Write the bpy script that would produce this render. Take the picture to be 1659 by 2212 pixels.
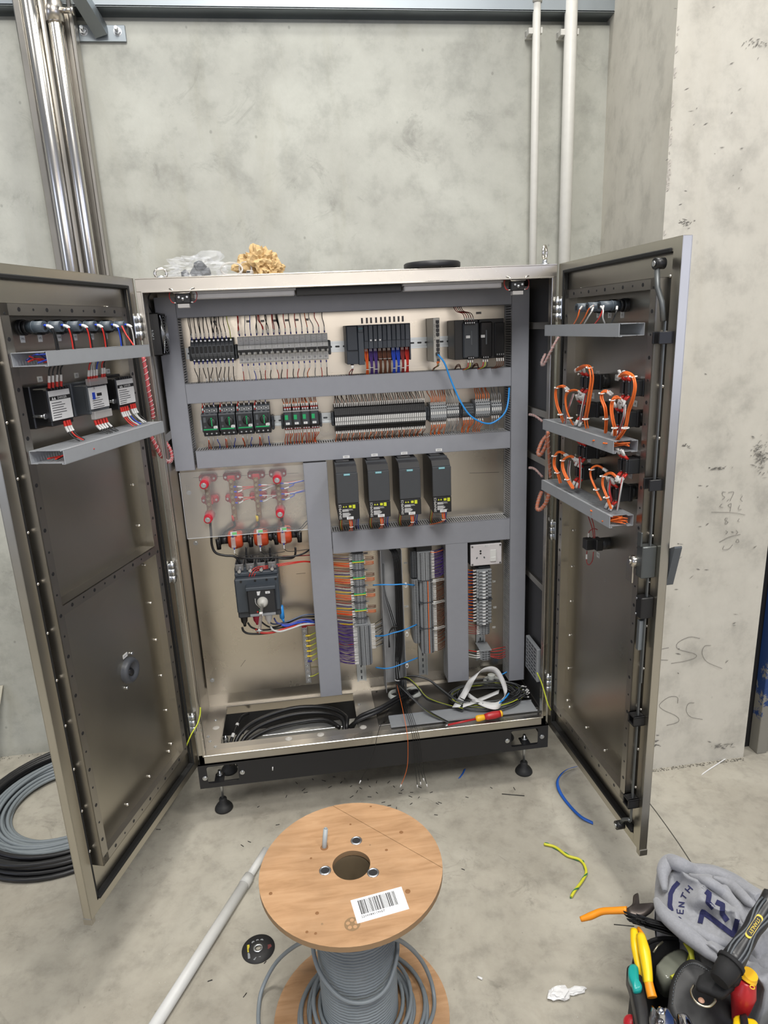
import bpy, bmesh, math, random
from math import sin, cos, pi, radians
from mathutils import Vector, Matrix
random.seed(7)
for o in list(bpy.data.objects): bpy.data.objects.remove(o)
COL = bpy.context.scene.collection
SC = bpy.context.scene
# ---------------------------------------------------------------- camera
CAM = Vector((.416876, -2.009179, 1.614146))
cd = bpy.data.cameras.new('camera'); cam = bpy.data.objects.new('camera', cd); COL.objects.link(cam)
cam.location = CAM; cam.rotation_euler = (1.300088, .0426275, -.1327943)
cd.sensor_fit = 'HORIZONTAL'; cd.sensor_width = 36; cd.lens = 1442.887 / 1659 * 36; cd.clip_start = .02; cd.clip_end = 60
SC.camera = cam
# ---------------------------------------------------------------- world, lights, exposure
w = bpy.data.worlds.new('world'); SC.world = w; w.use_nodes = True
wb = w.node_tree.nodes['Background']; wb.inputs[0].default_value = (.86, .9, 1, 1); wb.inputs[1].default_value = .24
def area(name, loc, tgt, sx, sy, power, col):
    l = bpy.data.lights.new(name, 'AREA'); l.shape = 'RECTANGLE'; l.size = sx; l.size_y = sy; l.energy = power; l.color = col
    o = bpy.data.objects.new(name, l); COL.objects.link(o); o.location = loc
    o.rotation_euler = (Vector(tgt) - Vector(loc)).to_track_quat('-Z', 'Y').to_euler(); return o
area('hall_lamp', (.7, -.1, 6.4), (.7, -.1, 0), .7, .7, 150, (1, .97, .91))
area('hall_lamp', (-3.4, -2.4, 6.2), (.4, -.1, .5), .9, .9, 60, (1, .97, .9))
area('hall_lamp', (3.4, -2.2, 6.0), (.6, 0, .8), .7, .7, 85, (1, .97, .91))
area('hall_lamp', (.6, -3.1, 4.7), (.6, 0, 1), 1.5, 1.5, 135, (1, .98, .94))
area('roller_door_daylight', (7.5, -10.5, 2.2), (.8, 0, 1.2), 5.0, 4.4, 120, (.68, .74, 1))
area('hall_end_fill', (1.2, -11.5, 2.6), (.6, 0, 1.4), 6.5, 2.6, 120, (1, .93, .86))  # unseen source, added so the upper mounting plate reflects brighter
area('side_door_daylight', (-10.5, -7.0, 2.2), (.2, 0, 1.2), 4.0, 4.0, 110, (.68, .76, 1))
vs = SC.view_settings; vs.view_transform = 'Standard'; vs.look = 'None'; vs.gamma = 1; vs.use_curve_mapping = False; vs.exposure = .17
# ---------------------------------------------------------------- helpers
def tag(o, label=None, cat=None, group=None, kind=None):
    if label: o['label'] = label
    if cat: o['category'] = cat
    if group: o['group'] = group
    if kind: o['kind'] = kind
    return o
def thing(name, label, cat, loc=(0, 0, 0), group=None):
    o = bpy.data.objects.new(name, None); o.empty_display_size = .02; COL.objects.link(o); o.location = loc
    return tag(o, label, cat, group)
def wloc(o):
    v = Vector((0, 0, 0))
    while o: v += o.location; o = o.parent
    return v
class M:
    def __init__(s, T=None): s.v = []; s.f = []; s.m = []; s.s = []; s.T = T
    def add(s, vs, fs, m=0, sm=False):
        n = len(s.v)
        if s.T is not None: vs = [s.T @ Vector(p) for p in vs]
        s.v.extend([tuple(p) for p in vs])
        for f in fs: s.f.append([i + n for i in f]); s.m.append(m); s.s.append(sm)
        return s
    def box(s, x0, x1, y0, y1, z0, z1, b=0, m=0):
        if x0 > x1: x0, x1 = x1, x0
        if y0 > y1: y0, y1 = y1, y0
        if z0 > z1: z0, z1 = z1, z0
        X, Yy, Zz = (x0, x1), (y0, y1), (z0, z1)
        if not b:
            return s.add([(X[i], Yy[j], Zz[k]) for i in (0, 1) for j in (0, 1) for k in (0, 1)],
                [(0, 1, 3, 2), (4, 6, 7, 5), (0, 4, 5, 1), (2, 3, 7, 6), (0, 2, 6, 4), (1, 5, 7, 3)], m)
        b = min(b, (x1 - x0) * .45, (y1 - y0) * .45, (z1 - z0) * .45)
        vs = []; idx = {}
        for i in (0, 1):
            for j in (0, 1):
                for k in (0, 1):
                    ix = b if i == 0 else -b; iy = b if j == 0 else -b; iz = b if k == 0 else -b
                    idx[i, j, k] = len(vs)
                    vs += [(X[i], Yy[j] + iy, Zz[k] + iz), (X[i] + ix, Yy[j], Zz[k] + iz), (X[i] + ix, Yy[j] + iy, Zz[k])]
        g = lambda i, j, k, a: idx[i, j, k] + a
        fs = []
        for i in (0, 1): fs.append((g(i, 0, 0, 0), g(i, 1, 0, 0), g(i, 1, 1, 0), g(i, 0, 1, 0)))
        for j in (0, 1): fs.append((g(0, j, 0, 1), g(1, j, 0, 1), g(1, j, 1, 1), g(0, j, 1, 1)))
        for k in (0, 1): fs.append((g(0, 0, k, 2), g(1, 0, k, 2), g(1, 1, k, 2), g(0, 1, k, 2)))
        for i in (0, 1):
            for j in (0, 1): fs.append((g(i, j, 0, 0), g(i, j, 1, 0), g(i, j, 1, 1), g(i, j, 0, 1)))
            for k in (0, 1): fs.append((g(i, 0, k, 0), g(i, 1, k, 0), g(i, 1, k, 2), g(i, 0, k, 2)))
        for j in (0, 1):
            for k in (0, 1): fs.append((g(0, j, k, 1), g(1, j, k, 1), g(1, j, k, 2), g(0, j, k, 2)))
        for i in (0, 1):
            for j in (0, 1):
                for k in (0, 1): fs.append((g(i, j, k, 0), g(i, j, k, 1), g(i, j, k, 2)))
        return s.add(vs, fs, m)
    def cyl(s, a, b, r, n=14, m=0, r2=None, caps=True):
        a = Vector(a); b = Vector(b); r2 = r if r2 is None else r2
        d = (b - a).normalized(); u = d.orthogonal().normalized(); v = d.cross(u)
        vs = [a + (u * cos(t) + v * sin(t)) * r for t in [2 * pi * i / n for i in range(n)]] + [b + (u * cos(t) + v * sin(t)) * r2 for t in [2 * pi * i / n for i in range(n)]]
        s.add(vs, [(i, (i + 1) % n, n + (i + 1) % n, n + i) for i in range(n)], m, True)
        if caps: s.add(vs, [list(range(n)), list(range(n, 2 * n))], m)
        return s
    def tube(s, pts, r, n=6, m=0, closed=False, rs=None):
        pts = [Vector(p) for p in pts]; N = len(pts); vs = []; u = None
        for i, p in enumerate(pts):
            if closed: d = pts[(i + 1) % N] - pts[i - 1]
            else: d = pts[min(i + 1, N - 1)] - pts[max(i - 1, 0)]
            if d.length < 1e-9: d = Vector((0, 0, 1))
            d.normalize()
            if u is None: u = d.orthogonal().normalized()
            else:
                u = u - d * u.dot(d)
                u = u.normalized() if u.length > 1e-6 else d.orthogonal().normalized()
            v = d.cross(u); rr = rs[i] if rs else r
            vs += [p + (u * cos(2 * pi * k / n) + v * sin(2 * pi * k / n)) * rr for k in range(n)]
        fs = []
        for i in range(N if closed else N - 1):
            a = i * n; b = ((i + 1) % N) * n
            fs += [(a + k, a + (k + 1) % n, b + (k + 1) % n, b + k) for k in range(n)]
        s.add(vs, fs, m, True)
        if not closed: s.add([vs[k] for k in range(n)] + [vs[(N - 1) * n + k] for k in range(n)], [list(range(n)), list(range(n, 2 * n))], m)
        return s
    def lathe(s, prof, o, ax='z', n=24, m=0, sm=True):
        o = Vector(o); vs = []
        for r, h in prof:
            for k in range(n):
                c, q = r * cos(2 * pi * k / n), r * sin(2 * pi * k / n)
                vs.append(o + Vector((c, q, h) if ax == 'z' else (c, h, q) if ax == 'y' else (h, c, q)))
        fs = []
        for i in range(len(prof) - 1):
            fs += [(i * n + k, i * n + (k + 1) % n, (i + 1) * n + (k + 1) % n, (i + 1) * n + k) for k in range(n)]
        return s.add(vs, fs, m, sm)
    def prism(s, poly, lo, hi, ax='y', m=0):
        f = {'y': lambda a, b, h: (a, h, b), 'z': lambda a, b, h: (a, b, h), 'x': lambda a, b, h: (h, a, b)}[ax]
        n = len(poly)
        return s.add([f(a, b, lo) for a, b in poly] + [f(a, b, hi) for a, b in poly],
            [list(range(n)), list(range(n, 2 * n))] + [(i, (i + 1) % n, n + (i + 1) % n, n + i) for i in range(n)], m)
def build(name, mb, mats, parent=None, fix=True):
    me = bpy.data.meshes.new(name)
    off = wloc(parent) if parent else Vector((0, 0, 0))
    me.from_pydata([(v[0] - off.x, v[1] - off.y, v[2] - off.z) for v in mb.v], [], mb.f)
    if not isinstance(mats, (list, tuple)): mats = [mats]
    for m in mats: me.materials.append(m)
    me.polygons.foreach_set('material_index', mb.m); me.polygons.foreach_set('use_smooth', mb.s)
    if fix:
        bm = bmesh.new(); bm.from_mesh(me); bmesh.ops.remove_doubles(bm, verts=bm.verts, dist=1e-6)
        bmesh.ops.recalc_face_normals(bm, faces=bm.faces); bm.to_mesh(me); bm.free()
    o = bpy.data.objects.new(name, me); COL.objects.link(o); o.parent = parent
    return o
def dup(o, d, label=None, parent=None):
    c = o.copy(); COL.objects.link(c); c.parent = parent
    if parent is None: c.location = o.location + Vector(d)
    if label: c['label'] = label
    for ch in list(o.children): dup(ch, d, None, c)
    return c
def spline(pts, k=6):
    P = [Vector(p) for p in pts]
    if len(P) < 3: return P
    P = [P[0] * 2 - P[1]] + P + [P[-1] * 2 - P[-2]]; out = []
    for i in range(1, len(P) - 2):
        for j in range(k):
            t = j / k; a, b, c, d = P[i - 1:i + 3]
            out.append(.5 * ((2 * b) + (c - a) * t + (2 * a - 5 * b + 4 * c - d) * t * t + (3 * b - a - 3 * c + d) * t ** 3))
    out.append(P[-2]); return out
def text(s, size, o, xd, yd, mat, parent, name='lettering', ax='CENTER', ex=.0002):
    cu = bpy.data.curves.new('t', 'FONT'); cu.body = s; cu.size = size; cu.align_x = ax; cu.align_y = 'CENTER'; cu.resolution_u = 1
    ob = bpy.data.objects.new('t', cu); me0 = ob.to_mesh()
    xd = Vector(xd).normalized(); yd = Vector(yd).normalized(); zd = xd.cross(yd); o = Vector(o) + zd * ex
    mb = M(); mb.add([o + xd * v.co.x + yd * v.co.y for v in me0.vertices], [list(p.vertices) for p in me0.polygons])
    ob.to_mesh_clear(); bpy.data.objects.remove(ob); bpy.data.curves.remove(cu)
    return build(name, mb, mat, parent, False)
# pixel of the photograph -> point on a real plane (measuring aid, the result is an ordinary 3D position)
_R = cam.rotation_euler.to_matrix()
def ray(x, y): return _R @ Vector(((x - 829.5) / 1442.887, -(y - 1106) / 1442.887, -1))
def onY(x, y, v): d = ray(x, y); return CAM + d * ((v - CAM.y) / d.y)
def onX(x, y, v): d = ray(x, y); return CAM + d * ((v - CAM.x) / d.x)
def onZ(x, y, v): d = ray(x, y); return CAM + d * ((v - CAM.z) / d.z)
HL = Vector((-.003, 0, 0)); UL = Vector((-.299, -.9543, 0)); NL = Vector((.9543, -.299, 0))
HR = Vector((1.215, 0, 0)); UR = Vector((.037, -.9993, 0)); NR = Vector((-.9993, -.037, 0))
def frame(H, U, N): return Matrix(((U.x, N.x, 0, H.x), (U.y, N.y, 0, H.y), (0, 0, 1, 0), (0, 0, 0, 1)))
TL = frame(HL, UL, NL); TR = frame(HR, UR, NR)      # door frames: x along the door, y towards its inner side, z up
def onD(T, x, y, off):
    n = (T.to_3x3() @ Vector((0, 1, 0))).normalized(); p = T @ Vector((0, off, 0)); d = ray(x, y)
    return T.inverted() @ (CAM + d * ((p - CAM).dot(n) / d.dot(n)))
# ---------------------------------------------------------------- materials
def nmat(name):
    m = bpy.data.materials.new(name); m.use_nodes = True; nt = m.node_tree; return m, nt, nt.nodes['Principled BSDF']
def plain(name, c, r=.5, met=0, **k):
    m, nt, b = nmat(name); b.inputs['Base Color'].default_value = (*c, 1); b.inputs['Roughness'].default_value = r; b.inputs['Metallic'].default_value = met
    if 'tr' in k: b.inputs['Transmission Weight'].default_value = k['tr']
    if 'al' in k: b.inputs['Alpha'].default_value = k['al']
    if 'sp' in k: b.inputs['Specular IOR Level'].default_value = k['sp']
    if 'em' in k: b.inputs['Emission Color'].default_value = (*k['em'], 1); b.inputs['Emission Strength'].default_value = k.get('es', 1)
    # slight grain so that no surface is perfectly flat
    t = nt.nodes.new('ShaderNodeTexCoord'); n = nt.nodes.new('ShaderNodeTexNoise'); n.inputs['Scale'].default_value = k.get('gs', 45); n.inputs['Detail'].default_value = 3
    mx = nt.nodes.new('ShaderNodeMixRGB'); mx.blend_type = 'MULTIPLY'; mx.inputs[0].default_value = k.get('gr', .12); mx.inputs[1].default_value = (*c, 1)
    nt.links.new(t.outputs['Object'], n.inputs['Vector']); nt.links.new(n.outputs['Fac'], mx.inputs[2]); nt.links.new(mx.outputs[0], b.inputs['Base Color'])
    return m
def ramp(nt, src, stops):
    r = nt.nodes.new('ShaderNodeValToRGB'); e = r.color_ramp.elements
    while len(e) < len(stops): e.new(.5)
    for i, (p, c) in enumerate(stops): e[i].position = p; e[i].color = (*c, 1) if isinstance(c, tuple) else (c, c, c, 1)
    nt.links.new(src, r.inputs[0]); return r
def noise(nt, vec, sc, det=4, rough=.55, dist=0):
    n = nt.nodes.new('ShaderNodeTexNoise'); n.inputs['Scale'].default_value = sc; n.inputs['Detail'].default_value = det; n.inputs['Roughness'].default_value = rough; n.inputs['Distortion'].default_value = dist
    if vec: nt.links.new(vec, n.inputs['Vector'])
    return n
def mapping(nt, sc=(1, 1, 1), rot=(0, 0, 0)):
    t = nt.nodes.new('ShaderNodeTexCoord'); mp = nt.nodes.new('ShaderNodeMapping'); mp.inputs['Scale'].default_value = sc; mp.inputs['Rotation'].default_value = rot
    nt.links.new(t.outputs['Object'], mp.inputs['Vector']); return mp.outputs[0]
def mix(nt, a, b, fac, mode='MIX'):
    m = nt.nodes.new('ShaderNodeMixRGB'); m.blend_type = mode
    for i, v in ((1, a), (2, b), (0, fac)):
        if isinstance(v, (int, float)): m.inputs[i].default_value = v
        elif isinstance(v, tuple): m.inputs[i].default_value = (*v, 1)
        else: nt.links.new(v, m.inputs[i])
    return m.outputs[0]
def concrete(name, c1, c2, stain, sc=1.0, bump=.12, speck=.65, mot=.5):
    m, nt, b = nmat(name); v = mapping(nt)
    n1 = noise(nt, v, 1.3 * sc, 6, .6, .6); n2 = noise(nt, v, 9 * sc, 6, .65); n3 = noise(nt, v, 60 * sc, 3); n4 = noise(nt, mapping(nt, (2.2, 2.2, .35)), 2.4 * sc, 5, .6, 1.0)
    c = mix(nt, c1, c2, ramp(nt, n1.outputs['Fac'], [(.35, 0.), (.65, 1.)]).outputs[0])
    c = mix(nt, c, stain, ramp(nt, n4.outputs['Fac'], [(.55, 0.), (.78, .55)]).outputs[0])
    c = mix(nt, c, ramp(nt, n2.outputs['Fac'], [(.3, .74), (.5, 1.), (.72, 1.10)]).outputs[0], .85, 'MULTIPLY'); n5 = noise(nt, mapping(nt, (1, 1, 1), (.3, .2, .7)), 4.5 * sc, 9, .78, 1.2); c = mix(nt, c, ramp(nt, n5.outputs['Fac'], [(.33, .62), (.42, 1.), (.62, 1.), (.75, 1.12)]).outputs[0], mot, 'MULTIPLY')
    vo = nt.nodes.new('ShaderNodeTexVoronoi'); vo.inputs['Scale'].default_value = 11 * sc; nt.links.new(mapping(nt, (1, 1, .8)), vo.inputs['Vector'])
    c = mix(nt, c, ramp(nt, vo.outputs['Distance'], [(.035, speck), (.06, 1.)]).outputs[0], .75, 'MULTIPLY')
    nt.links.new(c, b.inputs['Base Color']); b.inputs['Roughness'].default_value = .82; b.inputs['Specular IOR Level'].default_value = .25
    bp = nt.nodes.new('ShaderNodeBump'); bp.inputs['Strength'].default_value = bump; bp.inputs['Distance'].default_value = .01
    nt.links.new(mix(nt, n2.outputs['Fac'], n3.outputs['Fac'], .35), bp.inputs['Height']); nt.links.new(bp.outputs[0], b.inputs['Normal']); return m
def steel(name, c, rough, sc=(300, 300, 1.5), var=.12, bump=.05):
    m, nt, b = nmat(name); v = mapping(nt, sc); n = noise(nt, v, 1, 3); v2 = mapping(nt); n2 = noise(nt, v2, 5, 4, .6, .5)
    c0 = mix(nt, tuple(x * .82 for x in c), c, n2.outputs['Fac'])
    nt.links.new(c0, b.inputs['Base Color']); b.inputs['Metallic'].default_value = 1
    r = nt.nodes.new('ShaderNodeMapRange'); r.inputs['To Min'].default_value = rough - var * .5; r.inputs['To Max'].default_value = rough + var; nt.links.new(n2.outputs['Fac'], r.inputs['Value']); nt.links.new(r.outputs[0], b.inputs['Roughness'])
    bp = nt.nodes.new('ShaderNodeBump'); bp.inputs['Strength'].default_value = bump; bp.inputs['Distance'].default_value = .001
    nt.links.new(n.outputs['Fac'], bp.inputs['Height']); nt.links.new(bp.outputs[0], b.inputs['Normal']); return m
CONC = concrete('wall_concrete', (.40, .40, .36), (.50, .505, .455), (.36, .35, .28))
CONCR = concrete('pillar_concrete', (.54, .515, .45), (.585, .56, .495), (.50, .47, .40), 1, .06, .85, .15)
CONCF = concrete('floor_concrete', (.32, .295, .245), (.42, .395, .335), (.27, .245, .20), 1.6, .12, .75, .6)
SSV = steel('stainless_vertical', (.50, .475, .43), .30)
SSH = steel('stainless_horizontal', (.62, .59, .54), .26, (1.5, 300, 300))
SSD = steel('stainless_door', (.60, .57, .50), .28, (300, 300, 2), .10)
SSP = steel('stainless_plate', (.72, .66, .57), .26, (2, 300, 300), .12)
SSB = steel('stainless_bright', (.74, .71, .66), .20, (30, 30, 1), .04, .0)
GALV = steel('galvanised_steel', (.34, .375, .40), .48, (20, 20, 20), .1)
ZINC = plain('zinc', (.66, .68, .70), .32, 1)
RAILM = steel('rail_zinc', (.70, .74, .76), .33, (20, 20, 20), .1)
DUCTG = plain('duct_grey', (.29, .30, .335), .42, gr=.08)
DUCTL = plain('duct_light_grey', (.33, .345, .365), .45, gr=.1)
DUCTS = plain('duct_side_grey', (.36, .365, .375), .5)
BLACK = plain('black_plastic', (.012, .012, .013), .38)
BLKM = plain('black_steel', (.016, .016, .018), .45)
RUB = plain('black_rubber', (.014, .014, .014), .6)
DARK = plain('dark_grey_plastic', (.040, .046, .054), .42)
MID = plain('mid_grey_plastic', (.085, .095, .105), .45)
LGR = plain('light_grey_plastic', (.30, .315, .33), .45)
MCBW = plain('breaker_white_grey', (.62, .62, .60), .42)
WHITE = plain('white_plastic', (.74, .74, .72), .4)
PAPER = plain('white_paper', (.78, .78, .78), .7)
INK = plain('black_ink', (.015, .015, .017), .6)
SLEEVE = plain('sleeve_white', (.72, .71, .69), .5)
CLEAR = plain('clear_plastic', (.92, .94, .96), .06, tr=1.0, gr=0)
ORANGE = plain('orange_wire', (.80, .16, .025), .4)
RED = plain('red_wire', (.62, .03, .02), .4)
DRED = plain('dark_red_wire', (.30, .035, .035), .45)
BLUE = plain('blue_wire', (.02, .07, .55), .4)
NAVY = plain('navy_wire', (.015, .02, .22), .45)
SKY = plain('sky_blue_cable', (.03, .30, .78), .35)
PURPLE = plain('purple_wire', (.075, .035, .20), .45)
BROWN = plain('brown_wire', (.13, .045, .022), .5)
GREYW = plain('grey_wire', (.27, .28, .29), .45)
YEL = plain('yellow_plastic', (.85, .62, .03), .4)
YG = plain('yellow_green_wire', (.55, .62, .04), .45)
GREEN = plain('green_plastic', (.01, .36, .12), .4)
BEIGEW = plain('beige_wire', (.52, .36, .20), .5)
WWIRE = plain('white_wire', (.62, .62, .60), .45)
BWIRE = plain('black_wire', (.013, .013, .014), .38)
INSUL = plain('red_insulator', (.42, .012, .022), .42)
CTRED = plain('orange_red_plastic', (.62, .075, .02), .35)
BRASS = plain('brown_copper_bar', (.24, .13, .07), .45, .6)
# ---------------------------------------------------------------- the setting
m = M(); m.box(-4, 6, -6, 1.4, -.1, 0); 
fl = build('floor', m, CONCF); tag(fl, kind='structure')
m = M(); m.box(-4, 1.6, .53, .75, -.05, 2.585, .004); m.box(-4, 1.6, .56, .75, 2.585, 4.6)
tag(build('wall_back', m, CONC), kind='structure')
# pillar: side face slants slightly, front face at y -.03
m = M(); m.prism([(1.518, -.03), (1.588, .56), (2.2, .56), (1.975, -.026)], -.05, 4.6, 'z')
wr = tag(build('wall_right', m, CONCR), kind='structure')
# chipped aggregate along the pillar's left corner
m = M(); rnd = random.Random(4)
for i in range(46):
    z = rnd.choice([rnd.uniform(1.8, 2.5), rnd.uniform(1.95, 2.1), rnd.uniform(.0, 2.6)]); r = rnd.uniform(.002, .007)
    x = 1.519 + rnd.uniform(0, .004)
    m.add([(x - r * .3, -.0305, z - r * 1.8), (x + r, -.0335, z - r * .3), (x + r * .8, -.0312, z + r * 1.6), (x - r * .4, -.0318, z + r), (x, -.026, z)], [(0, 1, 2, 3), (0, 1, 4), (1, 2, 4), (2, 3, 4), (3, 0, 4)])
build('chipped_edge', m, plain('broken_concrete', (.50, .47, .42), .9), wr)['kind'] = 'stuff'
# pencil writing on the pillar
PEN = plain('pencil', (.16, .15, .14), .8)
def pencil(pix, r=.0006, name='pencil_mark'):
    pts = [onY(x, y, -.0303) for x, y in pix]; mb = M(); mb.tube(spline(pts, 5), r, 4); build(name, mb, PEN, wr)
for st in [[(1512, 1379), (1490, 1376), (1465, 1388), (1465, 1402), (1500, 1412), (1503, 1420), (1480, 1428), (1450, 1433)],
           [(1536, 1394), (1522, 1396), (1517, 1412), (1528, 1430), (1560, 1444)], [(1413, 1405), (1445, 1399)], [(1413, 1425), (1443, 1426)],
           [(1464, 1519), (1463, 1506), (1445, 1506), (1425, 1522), (1432, 1533), (1458, 1545), (1467, 1554), (1462, 1561), (1440, 1567)],
           [(1500, 1518), (1487, 1520), (1483, 1536), (1493, 1549), (1518, 1554)],
           [(1568, 1063), (1561, 1063), (1561, 1070), (1566, 1074), (1560, 1079)], [(1573, 1064), (1585, 1063), (1577, 1082)],
           [(1560, 1088), (1555, 1094), (1562, 1096)], [(1580, 1087), (1573, 1091), (1578, 1096), (1580, 1088), (1577, 1105)],
           [(1537, 1106), (1580, 1107), (1610, 1112)], [(1569, 1118), (1566, 1123), (1573, 1128), (1566, 1132), (1572, 1118)],
           [(1597, 1120), (1594, 1126), (1598, 1127)], [(1604, 1071), (1600, 1078), (1604, 1083)], [(1598, 1091), (1595, 1100), (1602, 1100)], [(1554, 1171), (1575, 1160), (1600, 1154)],
           [(1568, 1146), (1572, 1149), (1568, 1153)], [(1590, 1145), (1594, 1150), (1590, 1153)], [(1564, 1179), (1562, 1187), (1575, 1185), (1583, 1176)], [(1592, 1165), (1590, 1171), (1596, 1171), (1595, 1165), (1592, 1165)]]:
    pencil(st)
# scrapes and black scuffs on the pillar
SCUFF = plain('scuff', (.20, .19, .17), .9)
m = M(); rnd = random.Random(9)
def scuff(cx, cy, w_, h_, n):
    for i in range(n):
        x = cx + rnd.gauss(0, w_); y = cy + rnd.gauss(0, h_); l = rnd.uniform(1.5, 7); a = rnd.uniform(-.9, .3); t = rnd.uniform(.4, 1.4)
        p = [onY(x + dx, y + dy, -.0304) for dx, dy in ((-l * cos(a), -l * sin(a)), (0, -t), (l * cos(a), l * sin(a)), (0, t))]
        m.add(p, [(0, 1, 2, 3)])
scuff(1642, 985, 9, 22, 90); scuff(1550, 1011, 12, 2, 14); scuff(1480, 964, 4, 3, 8); scuff(1632, 95, 14, 5, 26); scuff(1478, 480, 9, 4, 22); scuff(1413, 1605, 5, 8, 24); scuff(1500, 1250, 60, 160, 26); scuff(1540, 350, 50, 200, 22); scuff(1560, 1612, 14, 3, 22)
build('scuff_marks', m, SCUFF, wr, False)['kind'] = 'stuff'
# floor joint and the skirt line of dirt
m = M(); pts = [onZ(x, y, 0) for x, y in ((1391, 1720), (1416, 1752), (1440, 1785), (1466, 1822), (1492, 1862), (1540, 1935))]
for i in range(len(pts) - 1):
    a, b = pts[i], pts[i + 1]; m.add([(a.x - .0017, a.y, .0006), (a.x + .0017, a.y, .0006), (b.x + .0017, b.y, .0006), (b.x - .0017, b.y, .0006)], [(0, 1, 2, 3)])
build('saw_cut_joint', m, plain('joint_dark', (.07, .065, .055), .9), fl, False)
m = M(); rnd = random.Random(2)
def grit(x0, x1, y0, y1, n, s0, s1):
    for i in range(n):
        x, y = rnd.uniform(x0, x1), rnd.uniform(y0, y1); a = rnd.uniform(0, 6.28); r = rnd.uniform(s0, s1)
        m.add([(x + r * cos(a + k * 2.1) * rnd.uniform(.6, 1.2), y + r * sin(a + k * 2.1), .0005 + (k == 1) * .0012) for k in range(3)], [(0, 1, 2)])
grit(1.5, 1.98, -.045, -.031, 260, .001, .004); grit(-1.1, -.2, .50, .529, 160, .001, .004)
build('grit', m, plain('grit', (.13, .12, .10), .95), fl, False)['kind'] = 'stuff'
m = M(); grit(-.8, 1.7, -1.0, .4, 420, .0006, .0018)
build('pale_dust_specks', m, plain('dust', (.55, .53, .48), .95), fl, False)['kind'] = 'stuff'
# gap and blue panel to the right of the pillar
m = M(); m.box(2.02, 2.2, .03, .5, -.05, 3); tag(build('gap_shade_1', m, BLKM), kind='structure')  # black box standing in for the shade inside the gap
m = M(); m.box(2.2, 2.205, -1.2, .0, .0, 3.0)
def paintmat():
    m_, nt, b = nmat('worn_blue_paint'); v = mapping(nt); n = noise(nt, v, 14, 8, .75, .4); 
    sep = nt.nodes.new('ShaderNodeSeparateXYZ'); nt.links.new(v, sep.inputs[0])
    mr = nt.nodes.new('ShaderNodeMapRange'); mr.inputs['From Min'].default_value = .05; mr.inputs['From Max'].default_value = .45; mr.inputs['To Min'].default_value = .28; mr.inputs['To Max'].default_value = -.06; nt.links.new(sep.outputs['Z'], mr.inputs['Value'])
    ad = nt.nodes.new('ShaderNodeMath'); nt.links.new(n.outputs['Fac'], ad.inputs[0]); nt.links.new(mr.outputs[0], ad.inputs[1])
    c = mix(nt, (.012, .045, .17), (.23, .22, .19), ramp(nt, ad.outputs[0], [(.60, 0.), (.63, 1.)]).outputs[0]); nt.links.new(c, b.inputs['Base Color']); b.inputs['Roughness'].default_value = .55; return m_
m = M(); m.box(2.035, 2.075, -.02, .028, 0, 3.0, .002, 0); m.box(2.075, 3.4, -.012, .028, 0, 3.0, .002, 0)
bp_ = build('door_1', m, paintmat()); tag(bp_, kind='structure')
# galvanised wall beam, lipped
bt = thing('steel_beam', 'galvanised steel beam running along the top of the concrete wall', 'beam', (.6, .5, 2.6))
m = M(); m.box(-4, 1.585, .485, .56, 2.603, 2.609, .001); m.box(-4, 1.585, .485, .491, 2.603, 2.662, .002); m.box(-4, 1.585, .485, .56, 2.66, 2.664); m.box(-4, 1.585, .50, .56, 2.664, 2.95)
build('web', m, GALV, bt)
# stainless tray with two pipes at upper left
tr = thing('pipe_tray', 'tall brushed stainless channel running up the wall behind two round pipes', 'channel', (-.26, .5, 1.9))
m = M(); m.box(-.335, -.172, .5, .503, .05, 4.2); m.box(-.335, -.313, .44, .5, .05, 4.2, .003); m.box(-.186, -.172, .46, .5, .05, 4.2, .003); m.box(-.262, -.252, .455, .5, .05, 4.2)
build('channel', m, SSV, tr)
for i, (x, r) in enumerate(((-.287, .026), (-.222, .021))):
    t = thing('stainless_pipe', ['left, thicker polished stainless pipe in the wall channel', 'right, thinner polished stainless pipe with a clamp near the top'][i], 'pipe', (x, .455, 2), 'polished pipes in the wall channel')
    m = M(); m.cyl((x, .45, .05), (x, .45, 4.2), r, 32, 0); build('pipe_tube', m, SSB, t)
    if i == 1:
        m = M(); m.cyl((x, .45, 2.545), (x, .45, 2.60), r + .006, 32); m.cyl((x + .02, .44, 2.575), (x + .06, .43, 2.57), .008, 12); m.cyl((x + .055, .43, 2.57), (x + .063, .43, 2.57), .012, 6)
        build('clamp_collar', m, plain('nickel', (.62, .58, .52), .28, 1), t)
# strut and wall plate
t = thing('wall_bracket', 'galvanised bracket bolted to the wall with a diagonal square strut', 'bracket', (-.1, .5, 2.54))
m = M(); m.box(-.180, -.033, .521, .529, 2.522, 2.568, .001); build('wall_plate', m, GALV, t)
a = Vector((-.105, .52, 2.547)); b = Vector((-.235, .20, 2.80)); d = (b - a).normalized(); sx = Vector((1, 0, 0)); sx = (sx - d * sx.dot(d)).normalized(); sy = d.cross(sx)
m = M(); q = [(-.02, -.02), (.02, -.02), (.02, .02), (-.02, .02)]
m.add([a + sx * i + sy * j for i, j in q] + [b + sx * i + sy * j for i, j in q], [(0, 1, 2, 3), (4, 5, 6, 7), (0, 1, 5, 4), (1, 2, 6, 5), (2, 3, 7, 6), (3, 0, 4, 7)])
build('strut', m, GALV, t)
m = M()
for k in range(5):
    c_ = a + d * (.05 + k * .07) - sx * .0205; m.add([c_ + d * (.018 * cos(t_)) + sy * (.006 * sin(t_)) for t_ in [i * pi / 5 for i in range(10)]], [list(range(10))])
build('slot_holes', m, BLKM, t, False)['kind'] = 'stuff'
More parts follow.
